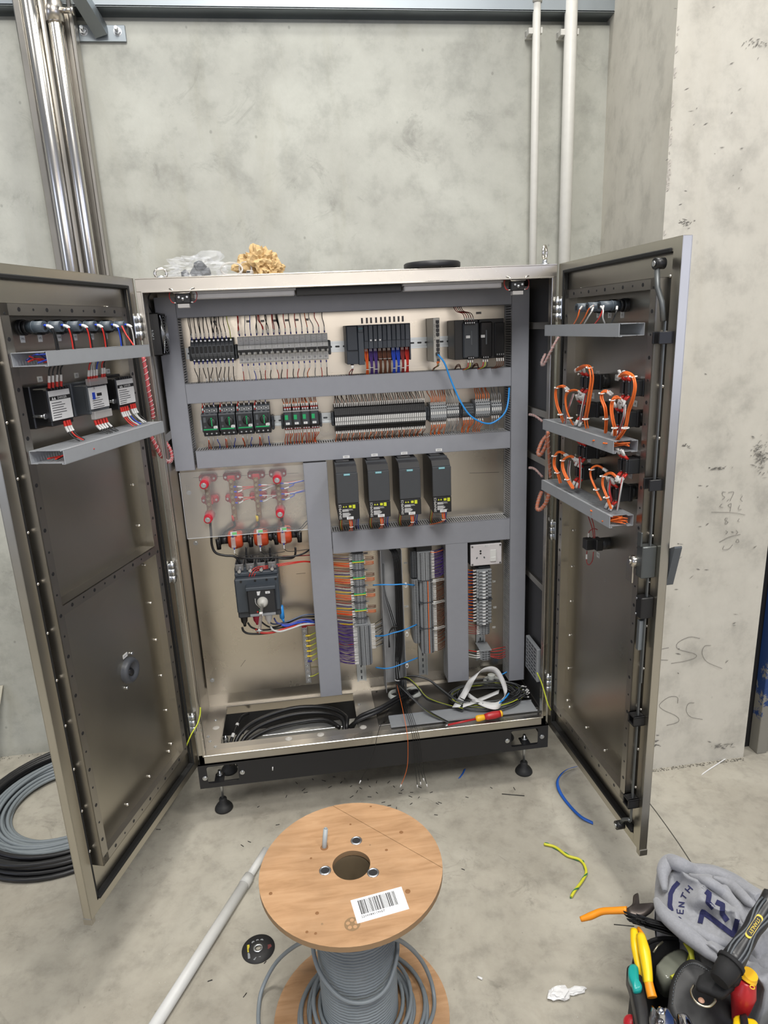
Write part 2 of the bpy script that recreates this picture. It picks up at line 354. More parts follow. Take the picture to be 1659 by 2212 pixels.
for x in (-.160, -.057):
    m = M(); m.cyl((x, .521, 2.55), (x, .512, 2.55), .010, 6); m.cyl((x, .524, 2.55), (x, .520, 2.55), .013, 20); m.cyl((x, .52, 2.55), (x, .497, 2.553), .0055, 12); build('bolt', m, ZINC, t)
# white conduits
WC = plain('white_pvc', (.62, .61, .57), .42)
for i, (x, r) in enumerate(((1.308, .0135), (1.428, .0215))):
    t = thing('conduit', ['thinner white plastic conduit on the wall, left of the thicker one', 'thicker white plastic conduit on the wall nearest the pillar'][i], 'conduit', (x, .49, .1), 'white conduits on the back wall')
    m = M(); m.cyl((x, .49, .0), (x, .49, 4.2), r, 28); build('conduit_tube', m, WC, t)
    zc = 2.545 if i else 2.548
    m = M(); m.box(x - r - .014, x + r + .004, .515, .53, zc - .012, zc + .012, .001); m.box(x - r - .014, x - r + .001, .485, .52, zc - .009, zc + .009, .001); m.box(x + r - .001, x + r + .005, .48, .52, zc - .009, zc + .009, .001)
    build('saddle_clip', m, WC, t)
    if i == 0: m = M(); m.cyl((x, .49, 2.63), (x, .49, 2.70), r + .004, 28); build('coupling', m, WC, t)
# flat bar at far left
t = thing('flat_bar', 'pale flat metal bar leaning on the wall at the far left edge', 'bar', (-.9, .45, 0))
m = M(); m.add([(-.90, .36, 0), (-.862, .36, 0), (-.812, .52, .32), (-.85, .52, .32), (-.90, .365, 0), (-.862, .365, 0), (-.812, .525, .32), (-.85, .525, .32)], [(0, 1, 2, 3), (4, 5, 6, 7), (0, 1, 5, 4), (1, 2, 6, 5), (2, 3, 7, 6), (3, 0, 4, 7)])
build('bar', m, plain('pale_bar', (.5, .47, .38), .5), t)
m = M(); m.cyl((-.838, .5135, .31), (-.838, .512, .312), .006, 12); build('hole', m, BLKM, t)
# ---------------------------------------------------------------- the cabinet
W, ZB, ZT, YP = 1.209, .2223, 1.771, .263
cab = thing('control_cabinet', 'stainless steel two-door electrical cabinet standing open on a black plinth', 'cabinet', (W / 2, .15, 0))
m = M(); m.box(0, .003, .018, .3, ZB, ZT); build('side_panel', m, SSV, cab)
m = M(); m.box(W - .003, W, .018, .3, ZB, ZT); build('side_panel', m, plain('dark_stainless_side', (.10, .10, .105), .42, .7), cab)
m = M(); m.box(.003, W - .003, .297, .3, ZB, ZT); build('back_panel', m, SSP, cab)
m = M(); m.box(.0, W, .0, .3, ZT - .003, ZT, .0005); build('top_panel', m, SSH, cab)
# front frame with raised rain lip
m = M()
m.box(0, W, 0, .018, ZT - .036, ZT - .0031, .001); m.box(0, .018, 0, .018, ZB, ZT - .036, .001); m.box(W - .018, W, 0, .018, ZB, ZT - .036, .001); m.box(0, W, 0, .018, ZB, ZB + .035, .001)
m.box(.018, W - .018, -.014, .012, ZT - .040, ZT - .036, .001); m.box(.018, W - .018, -.014, .02, ZB + .034, ZB + .040, .0015)
m.box(.015, .020, -.014, .012, ZB + .035, ZT - .036, .001); m.box(W - .020, W - .015, -.014, .012, ZB + .035, ZT - .036, .001)
build('front_frame', m, SSH, cab)
# mounting plate
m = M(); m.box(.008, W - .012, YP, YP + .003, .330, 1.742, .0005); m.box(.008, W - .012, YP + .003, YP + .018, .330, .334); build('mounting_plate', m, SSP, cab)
# side rails of the frame (depth struts at right)
for z in (1.585, 1.31, 1.155, .72):
    m = M(); m.box(W - .012, W - .003, .02, .26, z, z + .022, .001); build('depth_rail', m, SSD, cab)
m = M(); m.box(.003, .020, .03, .05, ZB + .04, ZT - .04, .002); m.box(.003, .012, .02, .26, 1.30, 1.325); build('depth_rail', m, SSV, cab)
# floor with opening and gland plate
z = .262; m = M()
m.box(.003, W - .003, .018, .05, z - .003, z); m.box(.003, .066, .05, .297, z - .003, z); m.box(.066, .545, .285, .297, z - .003, z); m.box(.545, W - .003, .05, .297, z - .003, z)
m.box(.066, .545, .05, .052, z - .012, z - .003); m.box(.066, .068, .05, .285, z - .012, z - .003); m.box(.5435, .545, .05, .285, z - .012, z - .003)
build('floor_plate', m, steel('floor_stainless', (.50, .48, .45), .42, (20, 300, 300)), cab)
m = M(); m.box(.615, 1.20, .045, .282, z, z + .003, .001); build('gland_plate', m, steel('dark_gland_plate', (.16, .155, .15), .40, (20, 200, 200)), cab)
m = M()
for x, y in ((.03, .07), (.035, .20), (.052, .035), (.02, .1), (.30, .034), (.41, .036), (.56, .2), (.635, .06), (.635, .27), (1.0, .27), (1.18, .06)):
    m.cyl((x, y, z), (x, y, z + .003), .004, 6); m.cyl((x, y, z), (x, y, z + .0015), .006, 14)
build('floor_screws', m, ZINC, cab)['kind'] = 'stuff'
# white silicone dabs on the floor plate
m = M(); rnd = random.Random(5)
for x, y in ((.41, .035), (.585, .14), (.30, .033), (.042, .15), (.56, .05)):
    m.lathe([(0, .003), (.006, .0028), (.010, .0012), (.0125, 0)], (x, y, z), n=9)
build('sealant_dabs', m, plain('sealant', (.55, .53, .49), .7), cab)['kind'] = 'stuff'
# bonding screws on mounting plate
for x, zz in ((.030, 1.10), (.030, .39), (.032, .92)):
    m = M(); m.cyl((x, YP, zz), (x, YP - .005, zz), .0055, 6); m.cyl((x, YP - .001, zz), (x, YP - .002, zz), .008, 16); build('plate_bolt', m, ZINC, cab)
# scratches / pencil lines on the plate
m = M()
for a, b in (((.47, .262), (.47, .262)),):
    pass
for (x1, y1, x2, y2) in ((1014, 1022, 1078, 1020), (510, 1240, 560, 1235), (540, 1232, 600, 1228), (700, 1302, 720, 1296), (520, 1440, 530, 1426), (640, 1240, 660, 1238), (417, 1032, 645, 1022)):
    a, b = onY(x1, y1, YP - .0004), onY(x2, y2, YP - .0004); m.tube([a, b], .0006, 4)
build('scribed_lines', m, INK, cab)['kind'] = 'stuff'
# plinth
def plinth():
    p0, p1 = .130, .2223
    m = M(); cut = [(.020, .124), (1.080, 1.180)]
    zc0, zc1 = .147, .212
    xs = [-.008, .020, .124, 1.080, 1.180, W + .008]
    m.box(xs[0], xs[1], -.003, .0, p0, p1); m.box(xs[2], xs[3], -.003, .0, p0, p1); m.box(xs[4], xs[5], -.003, .0, p0, p1)
    for a, b in cut: m.box(a, b, -.003, .0, p0, zc0); m.box(a, b, -.003, .0, zc1, p1)
    m.box(-.008, W + .008, -.003, .03, p1 - .003, p1)
    for a, b in cut:   # rounded corners of the cut-outs
        for sx, x in ((1, a), (-1, b)):
            for sz, zz in ((1, zc0), (-1, zc1)):
                m.prism([(x, zz), (x + sx * .009, zz), (x + sx * .0035, zz + sz * .0015), (x + sx * .0012, zz + sz * .0038), (x, zz + sz * .009)], -.003, .0)
    return m
build('plinth_front', plinth(), BLKM, cab)
m = M(); m.box(-.008, -.005, 0, .3, .13, .2223); build('plinth_side', m, plain('grey_plinth', (.30, .31, .30), .5), cab)
m = M(); m.box(W + .005, W + .008, 0, .3, .13, .2223); build('plinth_side', m, BLKM, cab)
m = M(); m.box(-.005, W + .005, .297, .3, .13, .2223); build('plinth_back', m, BLKM, cab)
for a, b in ((-.004, .135), (1.07, W + .004)):
    m = M(); m.box(a, b, .0, .026, .130, .134, .001); sx_ = .0525 if a < .5 else 1.146; m.box(sx_ - .016, sx_ + .016, .0, .064, .130, .136, .001); build('corner_bracket', m, BLKM, cab)
for a, b in ((-.004, .135), (1.07, W + .004)):
    m = M(); m.box(a if a < .5 else b - .03, a + .03 if a < .5 else b, .245, .29, .130, .146, .001); build('corner_bracket', m, BLKM, cab)
m = M(); m.box(.135, 1.07, .13, .175, .19, .222, .001); build('cross_bar', m, plain('aluminium_bar', (.55, .56, .56), .35, .8), cab)
for x, zz in ((.012, .171), (.137, .177), (1.066, .176), (1.194, .176)):
    m = M(); m.cyl((x, -.003, zz), (x, -.006, zz), .008, 20); m.cyl((x, -.006, zz), (x, -.009, zz), .0055, 6); build('plinth_bolt', m, ZINC, cab)
for x, y in ((.0525, .05), (1.146, .045), (.0525, .26), (1.146, .26)):
    f_ = build('levelling_foot', M().lathe([(0, 0), (.030, 0), (.032, .003), (.031, .008), (.024, .019), (.014, .026), (.0135, .042), (.0115, .045), (0, .045)], (x, y, 0), n=28), RUB, cab)
    m = M(); m.cyl((x, y, .04), (x, y, .158), .0055, 14); m.cyl((x, y, .136), (x, y, .146), .011, 6); m.cyl((x, y, .120), (x, y, .129), .011, 6); build('threaded_stud', m, ZINC, f_)
# doors -----------------------------------------------------------
GASK = plain('black_gasket', (.010, .010, .010), .75)
def door(T, label, side):
    z0, z1, L = .224, 1.771, .615
    m = M(T); t_ = .0015
    m.box(0, L, -.022, -.0205, z0, z1)                                  # outer skin
    m.box(0, .0015, -.022, 0, z0, z1); m.box(L - .0015, L, -.022, 0, z0, z1, .0005)
    m.box(0, L, -.022, 0, z1 - .0015, z1, .0005); m.box(0, L, -.022, 0, z0, z0 + .0015, .0005)
    m.box(0, .040, -.0015, 0, z0, z1); m.box(L - .032, L, -.0015, 0, z0, z1); m.box(0.04, L - .03, -.0015, 0, z1 - .028, z1); m.box(.04, L - .03, -.0015, 0, z0, z0 + .028)
    m.box(.02, L - .02, -.017, -.012, z0 + .02, z1 - .02)               # inner pan floor
    root = build('door_leaf', m, SSD, cab); root['label'] = label
    # gasket in its channel
    a0, a1, b0, b1 = .040, L - .038, z0 + .036, z1 - .030
    m = M(T)
    m.box(a0, a1, -.012, .004, b1, b1 + .010, .002); m.box(a0, a1, -.012, .004, b0 - .010, b0, .002); m.box(a0 - .008, a0, -.012, .004, b0 - .01, b1 + .01, .002)
    if side == 'L': m.box(a1, a1 + .006, -.012, .0, b0, b1)
    build('gasket', m, GASK, root)
    # perforated stiffener frame
    p0, p1, q0, q1, wd, pr_ = .100, .567, .345, 1.692, .024, .024
    m = M(T)
    for (x0, x1, zz0, zz1) in ((p0, p1, q1 - wd, q1), (p0, p1, q0, q0 + wd), (p0, p0 + wd, q0, q1), (p1 - wd, p1, q0, q1)):
        m.box(x0, x1, pr_ - .0015, pr_, zz0, zz1)
    for (x0, x1, zz0, zz1) in ((p0, p1, q1 - .0015, q1), (p0, p1, q0, q0 + .0015), (p0, p0 + .0015, q0, q1), (p1 - .0015, p1, q0, q1)):
        m.box(x0, x1, -.012, pr_, zz0, zz1)
    if side == 'L': m.box(p0 + wd, p1 - wd, pr_ - .0015, pr_, 1.015, 1.039); m.box(p0 + wd, p1 - wd, -.012, pr_, 1.037, 1.039)
    build('stiffener_frame', m, SSV, root)
    # square and round holes punched along the frame, each a short dark tube
    m = M(T)
    def hole(x, zz, r): m.cyl((x, pr_ - .0006, zz), (x, pr_ + .0004, zz), r, 10)
    n = 27
    for i in range(n):
        zz = q0 + .02 + (q1 - q0 - .04) * i / (n - 1)
        for x in (p0 + wd / 2, p1 - wd / 2): hole(x, zz, .0046 if i % 2 else .0028)
    for i in range(1, 10):
        x = p0 + .012 + (p1 - p0 - .024) * i / 10
        for zz in (q0 + wd / 2, q1 - wd / 2) + ((1.027,) if side == 'L' else ()): hole(x, zz, .0046 if i % 2 else .0028)
    build('punched_holes', m, BLKM, root)['kind'] = 'stuff'
    # weld studs
    m = M(T)
    for i in range(12):
        zz = q0 + .05 + i * .118
        for x in (p1 + .009, p0 + wd + .008): m.lathe([(0, .006), (.003, .005), (.0042, .002), (.0042, 0)], (x, -.004 if x > p1 else -.011, zz), 'y', 10)
    for i in range(4): m.lathe([(0, .006), (.003, .005), (.0042, .002), (.0042, 0)], (p0 + .05 + i * .12, -.011, q0 + wd + .012), 'y', 10)
    build('weld_studs', m, SSB, root)['kind'] = 'stuff'
    return root
DL = door(TL, 'left cabinet door, swung open, with a cross bar halfway', 'L')
DR = door(TR, 'right cabinet door, swung open, with a locking bar', 'R')
# hinges
for T, s, zs in ((TL, 1, (1.642, .918, .392)), (TR, -1, (1.642, .952, .395))):
    for zz in zs:
        m = M(T)
        for dz, h_ in ((-.030, .018), (-.0105, .021), (.012, .018)):
            m.cyl((.012, .007, zz + dz), (.012, .007, zz + dz + h_), .0085, 16)
        m.cyl((.012, .007, zz - .036), (.012, .007, zz + .036), .004, 10); m.box(.002, .03, -.001, .003, zz - .03, zz + .03, .001)
        build('hinge', m, ZINC, DL if T is TL else DR)
# free-edge lip at bottom corner, seen on both doors
for T, D_ in ((TL, DL), (TR, DR)):
    m = M(T); m.box(.600, .617, -.024, -.001, .207, .226, .001); build('corner_tab', m, SSV, D_)
# right door: locking bar, rollers, guides, lock case
m = M(TR)
m.box(.588, .596, .012, .016, .72, 1.60, .001)
m.tube([TR.inverted() @ (TR @ Vector(p)) for p in ((.594, .02, 1.60), (.588, .022, 1.64), (.574, .026, 1.67), (.570, .028, 1.715))], .006, 8)
m.box(.584, .592, .012, .016, .30, .90, .001)
m.tube([(.588, .014, .30), (.580, .016, .30), (.562, .020, .285), (.552, .024, .262)], .005, 8)
build('locking_bar', m, plain('dull_galvanised', (.17, .18, .18), .45, .7), DR)
for u, zz in ((.570, 1.72), (.550, .258)):
    m = M(TR); m.cyl((u, .012, zz), (u, .034, zz), .012, 22); r_ = build('roller', m, BLACK, DR)
    m = M(TR); m.cyl((u, .034, zz), (u, .037, zz), .006, 14); build('roller_pin', m, ZINC, r_)
for zz, u in ((1.565, .588), (1.236, .588), (.612, .583), (.362, .583)):
    m = M(TR)
    if zz > 1: m.box(u - .010, u - .004, .0, .034, zz - .013, zz + .013, .001); m.box(u + .014, u + .02, .0, .034, zz - .013, zz + .013, .001); m.box(u - .01, u + .02, .0, .006, zz - .013, zz + .013)
    else: m.box(u - .014, u + .016, .0, .030, zz - .014, zz - .009, .001); m.box(u - .014, u + .016, 0, .030, zz + .009, zz + .014, .001); m.box(u - .014, u - .009, 0, .03, zz - .014, zz + .014, .001); m.box(u + .011, u + .016, 0, .03, zz - .014, zz + .014, .001); m.cyl((u, .004, zz), (u, .018, zz), .006, 10)
    build('bar_guide', m, BLACK, DR)
m = M(TR); m.box(.572, .600, .0, .036, 1.005, 1.085, .002); m.box(.578, .596, .036, .040, 1.085, 1.12, .001); build('lock_case', m, plain('lock_grey', (.12, .13, .13), .35, .6), DR)
m = M(TR); m.lathe([(0, .012), (.012, .011), (.015, .006), (.015, 0)], (.566, .036, 1.040), 'y', 20); m.box(.542, .574, .040, .044, .985, 1.030, .0015); m.cyl((.566, .046, 1.04), (.566, .052, 1.04), .007, 6)
build('cam_lever', m, SSB, DR)
m = M(TR); m.box(.575, .602, .0, .032, .90, .955, .002); q = build('lock_block', m, BLACK, DR)
for zz in (.948, .907): m = M(TR); m.cyl((.580, .032, zz), (.580, .034, zz), .003, 10); build('screw_head', m, ZINC, q)
m = M(TR); m.box(.578, .590, .010, .026, .81, .89, .001); build('latch_plate', m, GALV, DR)
m = M(TR); m.prism([(.600, 1.075), (.628, 1.090), (.630, 1.086), (.606, .985), (.600, .985)], -.045, -.026, 'y'); build('outer_handle', m, MID, DR)
# ---------------------------------------------------------------- cable ducts
def duct_mb(T, a0, a1, b0, b1, yf, yb, vert, sides='both', cover=True, pitch=.008):
    """a = along, b = across. returns dict of builders"""
    def bx(m, a, a_, b, b_, y, y_, bev=0):
        if vert: m.box(b, b_, y, y_, a, a_, bev)
        else: m.box(a, a_, y, y_, b, b_, bev)
    base, cov = M(T), M(T); bx(base, a0, a1, b0, b1, yb - .0015, yb)
    s = 1 if yf < yb else -1
    if cover: bx(cov, a0, a1, b0 - .001, b1 + .001, yf, yf + s * .002, .0005); bx(cov, a0, a1, b0 - .001, b0, yf, yf + s * .008); bx(cov, a0, a1, b1, b1 + .001, yf, yf + s * .008)
    out = [('duct_base', base, DUCTS)]
    for q, bb in ((0, b0), (1, b1 - .0015)):
        m = M(T); bx(m, a0, a1, bb, bb + .0015, yb, yb - s * .014)
        n = int((a1 - a0) / pitch)
        for i in range(n): bx(m, a0 + i * pitch, a0 + i * pitch + pitch * .58, bb, bb + .0015, yb - s * .014, yf + s * (.004 if not cover else .0075))
        bx(m, a0, a1, bb, bb + .0015, yf + s * .0075, yf + s * .0045)
        out.append(('slotted_side', m, DUCTS))
    if cover: out.append(('duct_cover', cov, DUCTG))
    return out
def duct(label, loc, parts, mat=None):
    t = thing('cable_duct', label, 'cable duct', loc)
    for n, m, mt in parts: build(n, m, mat if (mat and n == 'duct_cover') else mt, t)
    return t
YF = .183
duct('grey duct cover running along the top of the mounting plate', (.6, .22, 1.667), duct_mb(None, .073, 1.130, 1.667, 1.722, YF, YP, False))
duct('horizontal grey duct between the breaker row and the relay row', (.6, .22, 1.406), duct_mb(None, .073, 1.130, 1.406, 1.466, YF, YP, False))
duct('horizontal grey duct below the relay row and above the drives', (.6, .22, 1.196), duct_mb(None, .080, 1.129, 1.196, 1.252, YF, YP, False))
duct('horizontal grey duct below the four dark drives', (.8, .22, .867), duct_mb(None, .501, 1.130, .867, .943, YF, YP, False))
duct('vertical grey duct at the upper left beside the fan', (.042, .22, 1.192), duct_mb(None, 1.192, 1.728, .012, .072, YF - .002, YP, True))
duct('tall vertical grey duct down the right edge of the plate', (1.16, .22, .302), duct_mb(None, .302, 1.72, 1.131, 1.188, YF - .002, YP, True))
duct('vertical grey duct between the main breaker and the purple wires', (.46, .22, .32), duct_mb(None, .320, 1.190, .421, .498, YF - .001, YP, True))
duct('short vertical grey duct left of the white socket', (.936, .22, .323), duct_mb(None, .323, .866, .897, .975, YF, YP, True))
duct('open vertical duct without a lid, full of black cables', (.703, .22, .33), duct_mb(None, .305, .862, .664, .740, YF, YP, True, cover=False))
m = M(); m.cyl((.705, .2612, .63), (.705, .2608, .63), .006, 14); m.cyl((.703, .2612, .50), (.703, .2608, .50), .006, 14)
# wire helpers --------------------------------------------------
def sub(P, a, b):
    L = [0]
    for i in range(1, len(P)): L.append(L[-1] + (P[i] - P[i - 1]).length)
    T_ = L[-1]; a = a if a >= 0 else T_ + a; b = b if b > 0 else T_ + b
    def at(d):
        for i in range(1, len(P)):
            if L[i] >= d or i == len(P) - 1:
                k = (d - L[i - 1]) / max(1e-9, L[i] - L[i - 1]); return P[i - 1].lerp(P[i], k)
    return [at(a)] + [P[i] for i in range(len(P)) if a < L[i] < b] + [at(b)]
def wire(pts, mat, t, r=.0014, ends=(), k=4, n=5, name='wire'):
    P = spline(pts, k); m = M(); m.tube(P, r, n); w_ = build(name, m, mat, t, False)
    for (a, b, em, er) in ends:
        q = M(); q.tube(sub(P, a, b), er, 6); build('marker_sleeve' if em is SLEEVE else 'crimp_ferrule', q, em, w_, False)
    return w_
rnd = random.Random(11)
J = lambda s: rnd.uniform(-s, s)
def drops(t, xs, cols, z0, z1, y0=.225, y1=.205, ferr=NAVY, fan=.006, sl=.012, fl=.007, r=.0014):
    """wires from z0 (duct) to z1 (device); marker and ferrule at the device end"""
    for x, c in zip(xs, cols):
        xa = x + J(fan) - fan * .6; d = 1 if z1 > z0 else -1
        P = [(xa, y0, z0), (xa + J(.002), y0 - .006, z0 + (z1 - z0) * .3), (x + J(.0015), y1 - .003, z0 + (z1 - z0) * .65), (x, y1, z1)]
        e = []
        if fl: e.append((-fl, -.0001, ferr, r * 1.5))
        if sl: e.append((-fl - sl, -fl - .001, SLEEVE, r * 1.35))
        wire(P, c, t, r, e)
def rail(a, b, c, vert, label):
    t = thing('mounting_rail', label, 'rail', ((c, YP, a) if vert else (a, YP, c)), 'slotted mounting rails')
    m = M()
    def bx(p, p_, q, q_, y, y_):
        if vert: m.box(q, q_, y, y_, p, p_)
        else: m.box(p, p_, y, y_, q, q_)
    bx(a, b, c - .0125, c + .0125, YP - .0015, YP - .0005); bx(a, b, c - .0135, c - .012, YP - .0075, YP - .0005); bx(a, b, c + .012, c + .0135, YP - .0075, YP - .0005)
    bx(a, b, c - .0175, c - .012, YP - .0085, YP - .0075); bx(a, b, c + .012, c + .0175, YP - .0085, YP - .0075); build('rail_profile', m, RAILM, t)
    m = M(); n = int((b - a) / .025)
    for i in range(n):
        s = a + .008 + i * .025; pts = [(s + .003 * (1 - cos(u)), c + .003 * sin(u)) for u in (pi / 2 * .3, pi / 2, -pi / 2, -pi / 2 * .3)]
        pts = [(s + .0045 + (.0045 if abs(u) < pi / 2 else -.0045) + .003 * cos(u), c + .003 * sin(u)) for u in [j * pi / 5 - pi for j in range(10)]]
        m.add([((q, YP - .0017, p) if vert else (p, YP - .0017, q)) for p, q in pts], [list(range(10))])
    build('rail_slots', m, MID, t, False)['kind'] = 'stuff'
rail(.075, .985, 1.5575, False, 'horizontal slotted rail behind the breakers and the network switch')
rail(.095, 1.125, 1.326, False, 'horizontal slotted rail behind the relays')
rail(.325, .86, .580, True, 'vertical slotted rail under the purple-wired terminals')
rail(.322, .86, .817, True, 'vertical slotted rail under the brown-wired terminals')
rail(.360, .86, 1.042, True, 'vertical slotted rail below the white socket')
# ---------------------------------------------------------------- row 1: fuse blocks
def endstop(x, z, y0=.21, w_=.008, vert=False, label='', h=.045):
    t = thing('end_stop', label, 'end clamp', (x, y0, z), 'rail end clamps'); m = M()
    if vert: m.box(z - h / 2, z + h / 2, y0, YP - .008, x, x + w_, .002)
    else: m.box(x, x + w_, y0, YP - .008, z - h / 2, z + h / 2, .002); m.box(x + .001, x + w_ - .001, y0 - .004, y0, z - .008, z + .008)
    build('clamp_body', m, DARK, t)
fb = thing('fuse_block', '', 'fuse block', (.1065, .22, 1.5655), 'grey fuse blocks, upper left row')
x0 = .1
m = M(); prof = [(YP - .006, 1.530), (.222, 1.530), (.212, 1.538), (.200, 1.548), (.196, 1.555), (.196, 1.581), (.200, 1.588), (.212, 1.596), (.222, 1.602), (YP - .006, 1.602)]
m.prism(prof, x0 + .0004, x0 + .0126, 'x'); build('block_body', m, plain('fuse_block_grey', (.15, .16, .17), .45), fb)
for z, y in ((1.5955, .211), (1.536, .214)):
    m = M(); m.cyl((x0 + .0065, y + .006, z), (x0 + .0065, y - .0035, z), .0047, 12); m.cyl((x0 + .0065, y - .003, z), (x0 + .0065, y - .0045, z), .0030, 10, 1); build('screw_clamp', m, [BLACK, ZINC], fb)
m = M(); m.box(x0 + .0025, x0 + .0105, .1945, .1965, 1.558, 1.578, .001); m.box(x0 + .004, x0 + .009, .193, .195, 1.562, 1.570); build('fuse_lever', m, BLACK, fb)
posn = ['leftmost', 'second from left', 'third from left', 'fourth from left', 'fifth from left', 'sixth from left', 'seventh from left', 'eighth from left', 'ninth from left', 'tenth and last, nearest the breakers']
fb['label'] = 'grey fuse block, leftmost of the row at upper left'
for i in range(1, 10): dup(fb, (i * .0132, 0, 0), 'grey fuse block with screw clamps, ' + posn[i] + ' in its row')
endstop(.0915, 1.5575, label='dark end clamp left of the grey fuse blocks'); endstop(.2335, 1.5575, label='dark end clamp between fuse blocks and breakers')
t = thing('wire_group', 'black wires dropping from the top duct into the grey fuse blocks', 'wires', (.165, .21, 1.63)); xs = [.1065 + i * .0132 for i in range(10)]
drops(t, xs[:9], [BWIRE] * 9, 1.672, 1.598, ferr=NAVY, fan=.004, fl=.009); drops(t, [xs[0] - .003, xs[2] + .002, xs[3], xs[5] + .003, xs[5], xs[6] + .002], [BWIRE] * 6, 1.672, 1.602, fl=0, fan=.006)
drops(t, xs[9:], [YG], 1.672, 1.598, fan=.01, fl=0, sl=0)
t = thing('wire_group', 'black wires with white markers below the grey fuse blocks', 'wires', (.165, .21, 1.49)); drops(t, xs, [BWIRE] * 10, 1.462, 1.535, fan=.006, fl=.010)
drops(t, [x + .003 for x in xs[2:9]], [SLEEVE] * 7, 1.462, 1.478, y1=.215, fl=0, sl=0, fan=.001, r=.002)
# ---------------------------------------------------------------- breakers
def breaker(x, n, lab, f):
    p = .0178; t = thing('circuit_breaker', lab, 'circuit breaker', (x, .2, 1.56), 'white-grey circuit breakers on the top rail')
    m = M(); prof = [(YP - .006, 1.521), (.212, 1.521), (.210, 1.523), (.209, 1.545), (.195, 1.547), (.193, 1.550), (.193, 1.573), (.195, 1.576), (.209, 1.578), (.210, 1.600), (.212, 1.602), (YP - .006, 1.602)]
    for i in range(n): m.prism(prof, x + i * p + .0003, x + (i + 1) * p - .0003, 'x')
    build('breaker_body', m, MCBW, t)['kind'] = 'structure_part'
    m = M(); m.box(x + .001, x + n * p - .001, .190, .1935, 1.5545, 1.562, .001); lv = build('toggle_bar', m, BLACK, t)
    for i in range(n):
        m = M(); m.box(x + i * p + .005, x + i * p + .0125, .184, .192, 1.5475, 1.556, .001); build('toggle', m, BLACK, t)
        for z in (1.5895, 1.531):
            m = M(); m.cyl((x + (i + .5) * p, .2105, z), (x + (i + .5) * p, .2085, z), .0040, 14); m.box(x + (i + .5) * p - .003, x + (i + .5) * p + .003, .2078, .2086, z - .0005, z + .0005, 0, 1); build('terminal_screw', m, [plain_zinc_dark, INK], t)
    m = M(); m.box(x + n * p / 2 - .006, x + n * p / 2 + .006, .1925, .1932, 1.5655, 1.5725); pl_ = build('name_tag', m, PAPER, t)
    text(f, .006, (x + n * p / 2, .1924, 1.569), (1, 0, 0), (0, 0, 1), INK, pl_)
plain_zinc_dark = plain('screw_grey', (.30, .30, .31), .35, .9)
x = .2445; spec = [(4, 'F1', 'four-pole white breaker, leftmost and widest of the row')] + [(2, 'F%d' % i, '%s two-pole white breaker right of the four-pole one' % w_) for i, w_ in zip(range(2, 8), ('first', 'second', 'third', 'fourth', 'fifth', 'sixth and last'))]
bx_ = []
for n, f, lab in spec: breaker(x, n, lab, f); bx_ += [x + (i + .5) * .0178 for i in range(n)]; x += n * .0178
endstop(x + .0005, 1.5575, label='dark end clamp right of the white breakers')
for o in bpy.data.objects:
    if o.get('kind') == 'structure_part': del o['kind']
t = thing('wire_group', 'red, blue and black wires from the top duct into the breakers', 'wires', (.39, .21, 1.63))
ct = [RED, WWIRE, BLUE, BWIRE, RED, BWIRE, RED, BWIRE, RED, BWIRE, RED, GREYW, ORANGE, GREYW, RED, BWIRE]
drops(t, bx_, ct, 1.672, 1.604, fan=.006, fl=.007); drops(t, [bx_[0] - .003, bx_[3] + .003, bx_[4] + .002, bx_[5] - .003, bx_[6] + .002, bx_[7] + .002, bx_[7] - .002], [RED, BWIRE, RED, BWIRE, DRED, BWIRE, BWIRE], 1.672, 1.608, fan=.007, fl=0)
t = thing('wire_group', 'red, blue, orange and grey wires below the white breakers', 'wires', (.39, .21, 1.49))
drops(t, bx_, ct, 1.462, 1.519, fan=.007, fl=.007, sl=.016)
# small device tags stuck on the plate
def plate_tag(x, y, s, yv=YP - .0006, w_=.012, h_=.007, rot=False, dark=False, lab=''):
    p = onY(x, y, yv); t = thing('device_tag', lab, 'label', p); m = M(); m.box(p.x - w_ / 2, p.x + w_ / 2, yv, yv + .0005, p.z - h_ / 2, p.z + h_ / 2)
    b = build('tag_plate', m, plain_tag if not dark else plain_tag2, t)
    if rot: text(s, w_ * .8, (p.x, yv, p.z), (0, 0, 1), (-1, 0, 0), INK, b)
    else: text(s, h_ * .8, (p.x, yv, p.z), (1, 0, 0), (0, 0, 1), INK, b)
plain_tag = plain('tag_white', (.6, .6, .58), .6); plain_tag2 = plain('tag_grey', (.33, .31, .29), .6)
for i, (px, s) in enumerate(((464, 'X1'), (536, 'F1'), (567, 'F2'), (594, 'F3'), (619, 'F4'), (641, 'F5'), (663, 'F6'))): plate_tag(px, 695 - i * .8, s, dark=True, lab='small grey tag %s on the plate above the %s' % (s, 'fuse blocks' if i == 0 else 'breakers'))
# ---------------------------------------------------------------- PLC
PLCM = plain('plc_dark_blue_grey', (.030, .038, .052), .42); PLC2 = plain('plc_panel', (.045, .055, .072), .38)
t = thing('controller_rack', 'dark blue-grey controller rack with a row of narrow modules and coloured wire looms', 'controller', (.69, .2, 1.56))
xa, xb = .5845, .788
m = M(); m.box(xa, xa + .037, .158, YP - .006, 1.503, 1.622, .001); m.box(xa + .002, xa + .036, .152, .16, 1.545, 1.62, .002); build('power_module', m, PLCM, t)
m = M(); m.box(xa + .037, xa + .055, .150, YP - .006, 1.500, 1.622, .001); m.box(xa + .038, xa + .054, .146, .152, 1.60, 1.618, .001); c_ = build('processor_module', m, PLC2, t)
text('SIEMENS', .0042, (xa + .046, .1455, 1.611), (1, 0, 0), (0, 0, 1), plain('teal_print', (.02, .35, .38), .5), c_)
n = 10; wd = (xb - xa - .057) / n; mx_ = []
